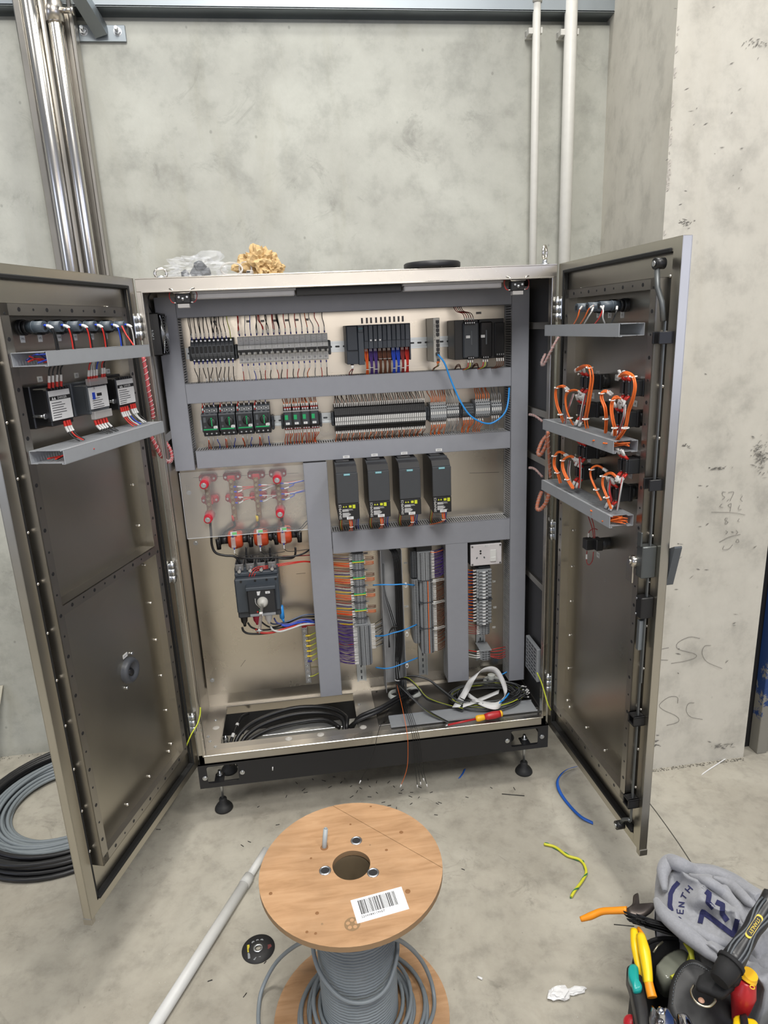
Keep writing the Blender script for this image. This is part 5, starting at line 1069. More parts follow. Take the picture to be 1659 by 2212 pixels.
# coil of cores
t = thing('core_coil', 'coil of black and grey cores with crimped ends on the cabinet floor', 'coil', (1.03, .125, .27)); rnd = random.Random(8)
CG = plain('core_grey', (.10, .105, .11), .35)
for k in range(26):
    cx, cy = 1.03 + J(.012), .130 + J(.006); ra, rb = rnd.uniform(.105, .145), rnd.uniform(.062, .092); z = .274 + rnd.uniform(0, .026); ph = rnd.uniform(0, 6.28); tl = J(.006)
    n_ = 26; full = rnd.uniform(.75, 1.0)
    P = [(cx + ra * cos(ph + a) , cy + rb * sin(ph + a), z + tl * sin(a + 1) + .002 * sin(3 * a + k)) for a in [2 * pi * full * j / n_ for j in range(n_ + 1)]]
    build('core', M().tube(P, .0018, 5), [CG, BWIRE, CG, GREYW, CG, BWIRE, CG][k % 7] if k not in (5, 17) else YG, t, False)
for k in range(16):
    a = J(.9); x0, y0 = 1.135 + J(.01), .10 + J(.03); z0 = .285 + rnd.uniform(0, .012); d = Vector((cos(a * .8), sin(a) * .6, rnd.uniform(0, .5))).normalized(); p0 = Vector((x0, y0, z0)); p1 = p0 + d * .035
    c_ = build('core_end', M().tube([p0 - d * .02, p0, p1], .0014, 5), BWIRE, t, False); build('crimp_ferrule', M().cyl(p1, p1 + d * .006, .0022, 7), WHITE, c_); 
for k, pts in enumerate(([(.712, .18, .36), (.735, .15, .375), (.765, .12, .360), (.80, .11, .31), (.86, .10, .285), (.92, .06, .28)], [(.715, .175, .36), (.755, .15, .385), (.81, .13, .375), (.86, .12, .33), (.90, .12, .29)], [(.703, .175, .35), (.72, .14, .345), (.755, .10, .315), (.80, .06, .285), (.856, .0, .275)], )):
    l = thing('core_bundle', '%s black core bundle leaving the open duct' % ['middle', 'upper arching', 'lower front'][k], 'cables', pts[0])
    for q in range(9): o = Vector((J(.005), J(.004), J(.005))); build('core', M().tube(spline([Vector(p) + o * (.5 + i % 2 * .5) for i, p in enumerate(pts)], 5), .0018 if q != 4 else .0011, 5), YG if q == 4 else (CG if q % 2 else BWIRE), l, False)
# hanging thin wires over the sill
hang = [([(.700, .16, .35), (.702, .06, .32), (.705, -.02, .262), (.704, -.03, .20), (.700, -.03, .145), (.690, -.03, .105), (.676, -.03, .070)], ORANGE, 'orange-and-yellow')] + [([(.704 + k * .004, .16, .35), (.712 + k * .006, .06, .31), (.722 + k * .007, -.02, .262), (.726 + k * .008, -.028, .19), (.728 + k * .009, -.03, .12), (.732 + k * .011, -.032 - .002 * (k % 2), .062 + .012 * (k % 3))], BWIRE, w_) for k, w_ in enumerate(('first', 'second', 'third', 'fourth'))] + [([(.66, .10, .29), (.62, .03, .276), (.600, -.02, .262), (.585, -.03, .21), (.555, -.035, .150), (.535, -.04, .115)], BWIRE, 'lone left')]
for P, c, w_ in hang:
    t = thing('hanging_core', 'thin wire hanging over the sill with a white ferrule, %s one' % w_, 'wire', P[0]); Q = spline([Vector(p) for p in P], 5)
    build('core', M().tube(Q, .0010, 5), c, t); build('crimp_ferrule', M().tube([Q[-1], Q[-1] + (Q[-1] - Q[-2]).normalized() * .012], .0020, 7), PAPER, t)
# white paper strip, a ribbon with thickness
def ribbon(path, wdir, half, th=.0006):
    m = M(); P = spline([Vector(p) for p in path], 6); W_ = [Vector(w_).normalized() for w_ in wdir]; n = len(P); vs = []
    for i, p in enumerate(P):
        f = i / (n - 1) * (len(W_) - 1); k = min(int(f), len(W_) - 2); w_ = W_[k].lerp(W_[k + 1], f - k).normalized()
        d = (P[min(i + 1, n - 1)] - P[max(i - 1, 0)]).normalized(); nn = d.cross(w_).normalized() * th
        vs += [p - w_ * half - nn, p + w_ * half - nn, p + w_ * half + nn, p - w_ * half + nn]
    fs = [(0, 1, 2, 3), (4 * n - 4, 4 * n - 3, 4 * n - 2, 4 * n - 1)]
    for i in range(n - 1):
        for a in range(4): fs.append((i * 4 + a, i * 4 + (a + 1) % 4, i * 4 + 4 + (a + 1) % 4, i * 4 + 4 + a))
    m.add(vs, fs, 0, True); return m
pts = [onZ(985, 1528, .285), onZ(1005, 1495, .31), onY(1020, 1467, .11), onY(1040, 1449, .13), onY(1068, 1447, .14), onY(1085, 1470, .135), onY(1092, 1500, .11), onZ(1075, 1524, .30), onZ(1040, 1519, .30), onZ(1010, 1500, .295)]
wd = [(.9, -.3, .1), (.9, -.3, .2), (.6, -.5, .3), (.3, -.4, .8), (.1, -.3, .9), (.3, .2, .9), (.5, .4, .6), (.2, .8, .5), (.1, .9, .2), (.1, .9, .2)]
tag(build('paper_strip', ribbon(pts, wd, .014), PAPER, None, True), 'white paper label strip curled in a loop over the cable coil', 'paper strip')
pts = [onZ(1000, 1524, .296), onZ(1035, 1512, .298), onZ(1078, 1494, .30)]
tag(build('paper_strip', ribbon(pts, [(.3, .9, 0), (.3, .9, 0), (.4, .9, 0)], .014), PAPER, None, True), 'short flat end of white label strip inside the coil', 'paper strip')
# corrugated white conduit stub by the right gland
m = M(); prof = []
for k in range(9): prof += [(.012, k * .005), (.0145, k * .005 + .0015), (.0145, k * .005 + .003), (.012, k * .005 + .0045)]
m.lathe([(0, 0)] + prof + [(0, .045)], (1.075, .225, .268), n=18); tag(build('corrugated_hose', m, RW), 'short white corrugated hose standing by the right gland ring', 'hose')
# screwdriver
SDR = plain('screwdriver_red', (.48, .02, .025), .35); SDY = plain('screwdriver_yellow', (.90, .50, .02), .35)
a = Vector((.842, -.006, .268)); b = Vector((1.050, .002, .286)); d = (b - a).normalized(); t = thing('screwdriver', 'red and yellow insulated screwdriver lying on the cabinet sill', 'screwdriver', a)
L = (b - a).length
def along(segs, mat, nm_, n=16):
    m = M(); m.tube([a + d * s for s, _ in segs], 0, n, rs=[r for _, r in segs]); return build(nm_, m, mat, t)
along([(.0, .0022), (.012, .0022)], ZINC, 'tip'); along([(.010, .0036), (.112, .0036)], SDR, 'insulated_shaft'); along([(.110, .006), (.114, .0105), (.120, .0115), (.138, .0100), (.142, .0095)], SDY, 'yellow_collar'); along([(.142, .0095), (.155, .0125), (.175, .0138), (.192, .0120), (.200, .0115)], SDR, 'grip'); along([(.200, .0115), (.206, .0108), (.209, .006)], SDY, 'yellow_cap')
# blue offcuts in the coil
tag(build('blue_offcut', M().tube(spline([(1.045, .04, .30), (1.075, .06, .305), (1.10, .085, .31)], 4), .0030, 8), SKY), 'blue cord offcut lying in the coil', 'cord'); tag(build('blue_offcut', M().tube([onY(1082, 1458, .21), onY(1096, 1451, .21)], .0026, 8), SKY), 'blue cord end behind the coil near the tall duct', 'cord')
# ---------------------------------------------------------------- fittings at the top and sides of the cabinet
for k, (a, b) in enumerate(((.145, .438), (.750, 1.055))):
    t = thing('cabinet_light', '%s slim light bar under the cabinet roof' % ['left', 'right'][k], 'light', (a, .10, 1.75)); build('housing', M().box(a, b, .030, .075, 1.727, 1.764, .002), plain('light_housing', (.62, .62, .64), .35) if k == 0 else bpy.data.materials['light_housing'], t)
    build('diffuser', M().box(a + .004, b - .004, .033, .072, 1.712, 1.7275, .003), plain('diffuser', (.70, .70, .72), .3) if k == 0 else bpy.data.materials['diffuser'], t)
tag(build('blanking_strip', M().box(.439, .749, .05, .10, 1.712, 1.765, .001), BLACK), 'black strip between the two light bars', 'strip')
for k, x in enumerate((.124, 1.088)):
    t = thing('door_switch', 'door limit switch on a bent steel bracket at the upper %s' % ['left', 'right'][k], 'switch', (x, .01, 1.72))
    m = M(); m.tube([(x - .034, .0, 1.740), (x - .026, -.004, 1.738), (x - .022, -.008, 1.728), (x + .020, -.008, 1.728), (x + .024, -.004, 1.738), (x + .034, 0, 1.740)], .0022, 6); build('bracket', m, SSB, t)
    m = M(); m.box(x - .020, x + .020, -.004, .024, 1.700, 1.727, .002); build('switch_body', m, BLACK, t)
    for dx in (-.010, .012): m = M(); m.cyl((x + dx, -.004, 1.717), (x + dx, -.008, 1.717), .003, 10); build('screw', m, ZINC, t)
    m = M(); m.lathe([(0, -.008), (.004, -.007), (.005, 0)], (x, -.004, 1.712), 'y', 14); build('plunger', m, ZINC, t)
    build('clear_guard', M().box(x - .016, x + .016, -.006, .018, 1.688, 1.699, .001), CTG, t)
    for s, c in ((-1, RED), (1, DRED)): wire([(x + s * .018, .008, 1.703), (x + s * .032, .006, 1.705), (x + s * .038, .01, 1.725), (x + s * .026, .014, 1.740)], c, t, .0012, [(.0, .008, SLEEVE, .0016)])
# fan on the left wall
t = thing('cabinet_fan', 'square black cooling fan with wire guard on the left inner wall', 'fan', (.035, .1, 1.62))
m = M()
m.box(.004, .042, .045, .05, 1.560, 1.680, .001); m.box(.004, .042, .155, .16, 1.560, 1.680, .001); m.box(.004, .042, .045, .16, 1.560, 1.564, .001); m.box(.004, .042, .045, .16, 1.676, 1.680, .001); m.box(.004, .042, .046, .049, 1.562, 1.678)
build('fan_frame', m, BLACK, t)
m = M(); m.lathe([(.056, .0), (.054, .036), (.058, .038)], (.005, .1025, 1.62), 'x', 30); build('fan_shroud', m, BLACK, t)
for k in range(7):
    a = k * 2 * pi / 7; m = M(); q = [(.016, a), (.050, a - .1), (.050, a + .55), (.016, a + .75)]; m.add([(.020 + (.012 if i > 1 else 0), .1025 + r * cos(u), 1.62 + r * sin(u)) for i, (r, u) in enumerate(q)] + [(.022 + (.012 if i > 1 else 0), .1025 + r * cos(u), 1.62 + r * sin(u)) for i, (r, u) in enumerate(q)], [(0, 1, 2, 3), (4, 5, 6, 7), (0, 1, 5, 4), (1, 2, 6, 5), (2, 3, 7, 6), (3, 0, 4, 7)]); build('fan_blade', m, DARK, t)
m = M(); m.cyl((.012, .1025, 1.62), (.036, .1025, 1.62), .017, 20); build('fan_hub', m, DARK, t)
for r in (.012, .020, .028, .036, .044, .052): m = M(); m.tube([(.046, .1025 + r * cos(u), 1.62 + r * sin(u)) for u in [j * pi / 14 for j in range(28)]], .0009, 4, closed=True); build('guard_ring', m, ZINC, t)
for a in (.785, 2.356): m = M(); m.tube([(.046, .1025 + .075 * cos(a) * s, 1.62 + .075 * sin(a) * s) for s in (-1, 0, 1)], .0011, 4); build('guard_spoke', m, ZINC, t)
text('FAN', .014, (.020, .0448, 1.62), (0, 0, 1), (-1, 0, 0), LGR, t)
tag(build('fan_lead', M().tube(spline([(.02, .09, 1.68), (.015, .07, 1.71), (.03, .06, 1.735), (.07, .06, 1.735)], 5), .0018, 6), BWIRE), 'thin black fan lead curling up to the roof', 'wire')
# vent at lower right wall
t = thing('vent_grille', 'light grey slotted vent grille low on the right inner wall', 'vent', (1.2, .14, .43)); m = M(); m.box(1.185, 1.199, .035, .155, .372, .500, .002); build('housing', m, LGR, t)
m = M()
for r in range(9):
    for c in range(4):
        y = .048 + c * .026 + (r % 2) * .004; z = .383 + r * .0132; m.add([(1.1846, y, z), (1.1846, y + .019, z), (1.1846, y + .019, z + .0055), (1.1846, y, z + .0055)], [(0, 1, 2, 3)])
build('vent_slots', m, DARK, t, False)['kind'] = 'stuff'
# eye bolts
for k, (x, y) in enumerate(((.062, .06), (1.192, .06))):
    t = thing('eye_bolt', ['left', 'right'][k] + ' steel lifting eye on the cabinet roof', 'eye bolt', (x, y, 1.771)); m = M()
    an = .9 if k else .15
    zr_ = 1.808 if k else 1.786
    m.tube([(x + .016 * cos(u) * cos(an), y + .016 * cos(u) * sin(an), zr_ + (.020 if k else .013) * sin(u)) for u in [j * pi / 12 for j in range(24)]], .0042, 9, closed=True); build('ring', m, SSB, t)
    m = M(); m.cyl((x, y, 1.771), (x, y, 1.778), .013, 18); m.cyl((x, y, 1.778), (x, y, 1.789 if k else 1.780), .008, 12); build('base_collar', m, ZINC, t)
# wire bundles between cabinet and doors
RC = plain('pink_red_sleeving', (.52, .10, .11), .4); PK = plain('pale_pink_sleeving', (.48, .30, .28), .4); OB = plain('orange_brown_sleeving', (.55, .18, .10), .4)
def loom(lab, pts, mat, r, mat2=None):
    t = thing('sleeved_loom', lab, 'cable loom', pts[0] if len(pts[0]) == 3 and isinstance(pts[0][2], float) and abs(pts[0][0]) < 5 else onY(*pts[0])); P = spline([onY(*p) for p in pts], 7); m = M(); m.tube(P, r, 10); build('loom_core', m, mat, t)
    q = M(); vs = []; n = len(P) * 3
    for i in range(n):
        f = i / (n - 1) * (len(P) - 1); k = min(int(f), len(P) - 2); p = P[k].lerp(P[k + 1], f - k); dd = (P[k + 1] - P[k]).normalized(); u = dd.orthogonal().normalized(); v = dd.cross(u); a = i * .9; vs.append(p + (u * cos(a) + v * sin(a)) * (r + .0008))
    q.tube(vs, .0008, 4); build('spiral_wrap', q, CTG if mat2 is None else mat2, t); return t
loom('red and clear sleeved loom hanging between left door and cabinet', [(309, 770, -.03), (316, 810, -.03), (322, 850, -.03), (328, 880, -.03), (331, 905, -.03)], RC, .0055, WWIRE)
loom('red and white loom looping into the cabinet below the left door duct', [(324, 936, -.02), (335, 960, -.02), (348, 985, .0), (362, 998, .03), (371, 992, .06), (368, 972, .07), (358, 955, .08)], RC, .0052, WWIRE)
loom('pale pink loom sagging near the top of the right door', [(1207, 728, -.02), (1197, 745, -.02), (1185, 768, -.01), (1174, 788, .0), (1170, 783, .01), (1178, 765, .03)], PK, .0040)
loom('orange-brown loom looping below the middle duct of the right door', [(1184, 935, -.03), (1180, 960, -.02), (1168, 982, -.01), (1162, 978, .0), (1170, 955, .01), (1180, 942, .02)], OB, .0055)
loom('straight orange-brown loom between the two lower right door ducts', [(1183, 932, -.045), (1185, 970, -.045), (1187, 1005, -.045), (1189, 1032, -.045)], OB, .0045)
loom('orange-brown loom looping below the lowest duct of the right door', [(1188, 1062, -.03), (1180, 1085, -.02), (1168, 1100, -.01), (1160, 1098, .0), (1164, 1078, .01), (1170, 1062, .02)], OB, .0060)
for k, (y1, y2) in enumerate(((895, 910), (1010, 1030))): loom('pale pink loom at the right frame post, %s' % ['upper one', 'lower one'][k], [(1143, y1, .06), (1155, y1 + 3, .03), (1172, y2, .0)], PK, .0035)
# earth straps between frame and doors
for k, (P, lab) in enumerate((([(433, 1528, .0), (432, 1545, -.01), (426, 1565, -.03), (414, 1585, -.05), (404, 1608, -.06), (399, 1625, -.05)], 'left'), ([(1160, 1453, .0), (1168, 1470, -.01), (1176, 1495, -.03), (1183, 1520, -.05), (1190, 1534, -.05)], 'right'))):
    m = M(); m.tube(spline([onY(*p) for p in P], 5), .0022, 7); tag(build('earth_wire', m, YG), 'yellow-green earth wire between the frame and the %s door bottom' % lab, 'wire')
# objects on top -----------------------------------------------
t = tag(build('black_disc', M().lathe([(0, .0), (.072, .0), (.082, .002), (.084, .006), (.084, .017), (.080, .020), (.070, .021), (0, .019)], (.845, .062, 1.771), n=48), plain('lid_black', (.012, .012, .014), .45)), 'round black plastic disc lying on the cabinet roof', 'disc')
def crumple(cx, cy, cz, rx, ry, rz, seed, amp, sub_=3, flat=None, ridge=False):
    bm = bmesh.new(); bmesh.ops.create_icosphere(bm, subdivisions=sub_, radius=1); rr = random.Random(seed); from mathutils import noise as N
    o = Vector((seed * 3.1, seed * 1.7, 0))
    for v in bm.verts:
        n = N.noise(v.co * 1.7 + o) * .9 + N.noise(v.co * 4 + o) * .55 + rr.uniform(-.08, .08)
        if ridge: n = .45 - 1.6 * abs(N.noise(v.co * 1.9 + o)) - 1.3 * abs(N.noise(v.co * 4.3 - o)) + .9 * N.noise(v.co * 1.1 - o)
        s = 1 + amp * n; p = v.co * s
        v.co = Vector((cx + p.x * rx, cy + p.y * ry, max(cz + p.z * rz, flat if flat is not None else -9)))
    m = M(); bm.verts.ensure_lookup_table(); m.add([v.co.copy() for v in bm.verts], [[v.index for v in f.verts] for f in bm.faces]); bm.free(); return m
KR = plain('kraft_paper', (.58, .40, .19), .75)
t = thing('crumpled_paper', 'crumpled brown kraft paper on the cabinet roof', 'paper', (.34, .07, 1.772)); build('paper_wad', crumple(.338, .075, 1.804, .056, .042, .050, 3, .42, 4, 1.7712, True), KR, t); build('paper_fold', crumple(.374, .055, 1.786, .034, .028, .028, 9, .5, 4, 1.7712, True), KR, t); build('paper_fold', crumple(.300, .07, 1.802, .034, .024, .024, 12, .5, 4, 1.7712, True), KR, t)
BAG = plain('bag_plastic', (.85, .87, .90), .15, al=.16); 
t = thing('plastic_bag', 'crumpled clear plastic bag holding dark parts on the cabinet roof', 'bag', (.15, .07, 1.772)); build('bag_film', crumple(.165, .07, 1.797, .088, .042, .036, 5, .6, 4, 1.7712, True), BAG, t)
for q, (x, z, r) in enumerate(((.170, 1.802, .018), (.160, 1.784, .016), (.187, 1.784, .015), (.128, 1.782, .012))): build('dark_part', crumple(x, .07, z, r, r * .8, r, 20 + q, .4, 2, 1.7715), plain('dark_bag_part', (.06, .065, .075), .5) if q == 0 else bpy.data.materials['dark_bag_part'], t)
GL = plain('goggle_plastic', (.75, .72, .68), .12, al=.45)
t = thing('safety_goggles', 'clear safety goggles with side vents lying on the cabinet roof', 'goggles', (.27, .05, 1.772)); m = M()
m.tube([(.262 + .030 * cos(u), .035 + .004 * sin(2 * u), 1.789 + .017 * sin(u)) for u in [j * pi / 14 for j in range(28)]], .0028, 8, closed=True); m.tube([(.300 + .017 * cos(u), .045, 1.790 + .018 * sin(u)) for u in [j * pi / 14 for j in range(28)]], .0026, 8, closed=True); build('lens_rim', m, GL, t)
m = M(); m.box(.232, .318, .03, .085, 1.7712, 1.777, .002); m.box(.302, .322, .028, .07, 1.772, 1.785, .003); build('side_shield', m, GL, t); build('dark_vent', M().box(.303, .313, .0272, .0282, 1.778, 1.782), INK, t)
# ---------------------------------------------------------------- things on the doors
rnd = random.Random(77)
def Wd(T, x, y, off): return T @ onD(T, x, y, off)
def door_duct(T, z, lab, off0, off1, u0, u1):
    t = thing('cable_duct', lab, 'cable duct', T @ Vector(((u0 + u1) / 2, off0, z)))
    for n, m, mt in duct_mb(T, u0, u1, z - .014, z + .014, off1, off0, False, pitch=.0085): build(n, m, DUCTL if n != 'duct_base' else DUCTL, t)
    return t
for z, w_, u0 in ((1.581, 'upper', .152), (1.381, 'lower', .132)): door_duct(TL, z, 'light grey slotted duct across the left door, %s one, end cut open' % w_, .026, .105, u0, .560)
for z, w_ in ((1.584, 'upper'), (1.316, 'middle'), (1.132, 'lowest')): door_duct(TR, z, 'light grey slotted duct across the right door, %s one' % w_, .026, .087, .108, .530)
def inside(T, z, off, u, cols, lab):
    t = thing('wire_group', lab, 'wires', T @ Vector((u, off, z)))
    for k in range(len(cols)):
        P = [T @ Vector((u - i * .03 + J(.006) * (i == 0), off - .030 + .06 * rnd.random() * (1 if i % 2 else .4), z - .009 + .018 * rnd.random())) for i in range(5)]
        wire(P, cols[k], t, .0017)
inside(TL, 1.581, .075, .545, [RED, RED, BLUE, BLUE, NAVY, BWIRE], 'red and blue wires showing in the open end of the upper left-door duct'); inside(TL, 1.381, .085, .545, [RED, BWIRE, RED], 'red and black wires showing in the open end of the lower left-door duct')
inside(TR, 1.316, .065, .522, [ORANGE] * 7, 'orange wires showing in the open end of the middle right-door duct'); inside(TR, 1.132, .062, .525, [ORANGE] * 14, 'tangle of orange wires in the open end of the lowest right-door duct')
LAMPB = plain('lamp_body', (.075, .095, .115), .4)
def lamp(T, u, z, ln, lab, grp, mat=LAMPB):
    t = thing('indicator_lamp', lab, 'indicator', T @ Vector((u, 0, z)), grp); f = lambda o, dz=0, du=0: T @ Vector((u + du, o, z + dz))
    m = M(); m.cyl(f(-.012), f(.001), .0165, 22); m.cyl(f(.001), f(.010), .0145, 22); build('mounting_ring', m, BLACK, t)
    m = M(); m.cyl(f(.008), f(ln), .0115, 22); m.cyl(f(ln * .45), f(ln * .5), .0125, 22); b = build('lamp_body', m, mat, t)
    m = M(); m.box(u - .004, u + .004, ln - .001, ln + .0015, z - .006, z + .006, .0005); m.T = T; q = M(T); q.box(u - .004, u + .004, ln - .001, ln + .0015, z - .006, z + .006, .0005); build('terminal_face', q, BLACK, b); return t
col2 = [(BWIRE, BWIRE), (BWIRE, RED), (BWIRE, RED), (BWIRE, RED), (BWIRE, BLUE), (BWIRE, WWIRE)]
us = [.472, .415, .348, .287, .218, .156]; wn = ['first from the free edge', 'second from the free edge', 'third from the free edge', 'fourth from the free edge', 'fifth from the free edge', 'nearest the hinge']
for i, u in enumerate(us):
    lamp(TL, u, 1.645, .048, 'blue-grey indicator body on the left door, ' + wn[i], 'indicator bodies on the left door')
    l = thing('wire_group', 'wires with white sleeves from the left-door indicator %s' % wn[i], 'wires', TL @ Vector((u, .05, 1.63)))
    for k, c in enumerate(col2[i]): wire([TL @ Vector(p) for p in ((u - .002 + k * .004, .047, 1.648), (u - .004 + k * .004, .062, 1.642), (u - .010 + k * .006, .064, 1.622), (u - .014 + k * .007, .062, 1.594))], c, l, .0019, [(.0, .007, BLUE, .0026), (.007, .018, SLEEVE, .0032)])
    tg = thing('device_tag', 'small white tag H%d under a left-door indicator' % (6 - i), 'label', TL @ Vector((u - .003, -.0115, 1.622))); q = M(TL); q.box(u - .010, u + .004, -.0119, -.0112, 1.614, 1.630); pb = build('tag_plate', q, PAPER, tg)
    text('H%d' % (6 - i), .008, TL @ Vector((u - .003, -.0110, 1.622)), -UL, (0, 0, 1), INK, pb)
tag(build('red_lead', M().tube(spline([Wd(TL, 263, 704, .05), Wd(TL, 272, 722, .06), Wd(TL, 281, 735, .07), Wd(TL, 289, 747, .08)], 4), .0022, 7), RED), 'single red wire running down past the left-door hinge side', 'wire')
# meters
def meter(u0, u1, z0, z1, off, lab, kind, grp):
    t = thing('panel_meter', lab, 'meter', TL @ Vector(((u0 + u1) / 2, 0, (z0 + z1) / 2)), grp)
    q = M(TL); q.box(u0 - .006, u1 + .006, -.012, .012, z0 - .016, z1 + .012, .002); q.box(u0, u1, .010, off - .002, z0 - .012, z1 + .006, .002); q.box(u0 - .001, u1 + .001, off - .012, off - .001, z0 - .004, z1 + .004, .002); b = build('meter_case', q, BLACK if kind != 'grey' else MID, t)
    q = M(TL); q.box(u0 + .002, u1 - .002, off - .001, off, z0, z1); lb = build('label_plate', q, PAPER, t)
    xd = -UL; uc = (u0 + u1) / 2; P = lambda du, dz: TL @ Vector((uc - du, off + .0002, (z0 + z1) / 2 + dz))
    if kind != 'grey':
        q = M(TL); q.box(u0 + .002, u1 - .002, off, off + .0006, z1 - .020, z1 - .012); bd = build('danger_band', q, INK, lb)
        text('DANGER', .0078, TL @ Vector((uc - .006, off + .0008, z1 - .0162)), xd, (0, 0, 1), PAPER, bd)
        for s in (0, 1): q = M(TL); a_ = uc + .016 + s * .007; q.prism([(a_, z1 - .019), (a_ + .006, z1 - .019), (a_ + .003, z1 - .0135)], off + .0005, off + .0010, 'y'); build('warning_triangle', q, PAPER, bd)
    q = M(TL); rr = random.Random(3)
    for k in range(7):
        z = z1 - .026 - k * .0052; ln = rr.uniform(.35, .8) * (u1 - u0); q.box(u1 - .006 - ln, u1 - .006 if kind != 'grey' else u1 - .012, off, off + .0004, z - .0006, z + .0006)
    build('fine_print', q, INK, lb)['kind'] = 'stuff'
    if kind == 'grey':
        q = M(TL); q.box(u1 - .024, u1 - .014, off, off + .0012, z0 + .022, z1 - .012); build('blue_tag', q, BLUE, lb)
        q = M(TL)
        for k in range(12): q.box(uc - .012 + k * .0017, uc - .012 + k * .0017 + .0009, off, off + .0005, z1 - .022, z1 - .015)
        build('bar_code', q, INK, lb)['kind'] = 'stuff'
        text('CE', .006, P(-.016, .022), xd, (0, 0, 1), INK, lb)
        q = M(TL); q.box(u0 + .004, u1 - .004, off - .006, off + .006, z1 + .004, z1 + .020, .001); build('clear_guard', q, CTG, t); q = M(TL); q.box(u0 + .004, u1 - .004, off - .006, off + .006, z0 - .024, z0 - .006, .001); build('clear_guard', q, CTG, t)
    else:
        q = M(TL); q.cyl((u1 + .006, .012, (z0 + z1) / 2 - .02), (u1 + .006, .040, (z0 + z1) / 2 - .02), .0035, 12); q.cyl((u1 + .006, .036, (z0 + z1) / 2 - .02), (u1 + .006, .041, (z0 + z1) / 2 - .02), .006, 14); build('fixing_screw', q, ZINC, t)
    q = M(TL)
    for k in range(6): q.box(u0 + .008 + k * .010, u0 + .014 + k * .010, off - .010, off + .001, z1 + .001, z1 + .007, .0005)
    build('terminal_row', q, BLACK, t)
    return t
meter(.427, .502, 1.449, 1.512, .050, 'black panel meter with white warning label nearest the free edge of the left door', 'm', 'meters on the left door')
meter(.280, .360, 1.456, 1.506, .050, 'grey meter with blue tag and barcode between two black meters on the left door', 'grey', 'meters on the left door')
meter(.158, .238, 1.452, 1.513, .050, 'black panel meter with white warning label nearest the hinge of the left door', 'm', 'meters on the left door')
def mw(lab, us_, z0, z1, cols, o0, o1, fer=RED, sl=.014):
    l = thing('wire_group', lab, 'wires', TL @ Vector((us_[0], o0, z0)))
    for k, (u, c) in enumerate(zip(us_, cols)):
        wire([TL @ Vector(p) for p in ((u, o0, z0), (u - .001, o0 + .003, z0 + (z1 - z0) * .4), (u - .003 + J(.003), (o0 + o1) / 2, z0 + (z1 - z0) * .75), (u - .006 + J(.004), o1, z1))], c, l, .0017, [(.0, .012, fer, .0034), (.012, .012 + sl, SLEEVE, .0032)])
mw('four black wires with red and white sleeves above the free-edge meter', [.492, .480, .466, .452], 1.518, 1.568, [BWIRE] * 4, .048, .06)
mw('red and black wires with sleeves below the free-edge meter', [.462, .452, .444], 1.444, 1.398, [BWIRE, RED, BWIRE], .048, .075)
mw('red, white and blue wires with sleeves above the grey meter', [.352, .342, .331, .320], 1.520, 1.568, [RED, WWIRE, WWIRE, BLUE], .05, .06); mw('red and black wires with sleeves above the grey meter, right pair', [.296, .287], 1.522, 1.568, [RED, BWIRE], .05, .06)
mw('five black wires with red sleeves below the grey meter', [.352, .341, .330, .318, .306], 1.430, 1.397, [BWIRE] * 5, .05, .075)
mw('red, white and blue wires below the hinge-side meter', [.232, .223, .213, .202], 1.446, 1.397, [RED, RED, WWIRE, BLUE], .048, .075); mw('black and white wires below the hinge-side meter', [.184, .174, .165], 1.448, 1.399, [WWIRE, WWIRE, BWIRE], .048, .075)
for x, y, s in ((87, 819, 'P1'), (166, 811, 'P2'), (234, 802, 'P3')):
    p = onD(TL, x, y, -.011); tg = thing('device_tag', 'small white tag %s above a left-door meter' % s, 'label', TL @ Vector((p.x, -.0115, p.z))); q = M(TL); q.box(p.x - .008, p.x + .008, -.0119, -.0112, p.z - .006, p.z + .006); pb = build('tag_plate', q, plain_tag, tg); text(s, .007, TL @ Vector((p.x, -.0110, p.z)), -UL, (0, 0, 1), INK, pb)
# sounder
t = thing('door_sounder', 'round grey recessed sounder low on the left door', 'sounder', TL @ Vector((.287, -.012, .734)))
m = M(TL); m.lathe([(.036, .0), (.036, .010), (.032, .016), (.026, .018), (.020, .014), (.010, .006), (0, .004)], (.287, -.012, .734), 'y', 32); build('sounder_ring', m, plain('slate_rubber', (.06, .065, .075), .45), t)
m = M(TL); m.lathe([(0, .012), (.008, .011), (.012, .006)], (.287, -.010, .728), 'y', 16); build('sounder_core', m, BLACK, t)
for u, z in ((.262, .772), (.308, .692)): m = M(TL); m.cyl((u, -.012, z), (u, -.006, z), .005, 6); build('fixing_nut', m, ZINC, t)
tg = thing('device_tag', 'small white tag above the round sounder on the left door', 'label', TL @ Vector((.289, -.0115, .779))); q = M(TL); q.box(.279, .300, -.0119, -.0112, .774, .785); pb = build('tag_plate', q, PAPER, tg); text('SOU1', .0075, TL @ Vector((.2895, -.0110, .7795)), -UL, (0, 0, 1), INK, pb)
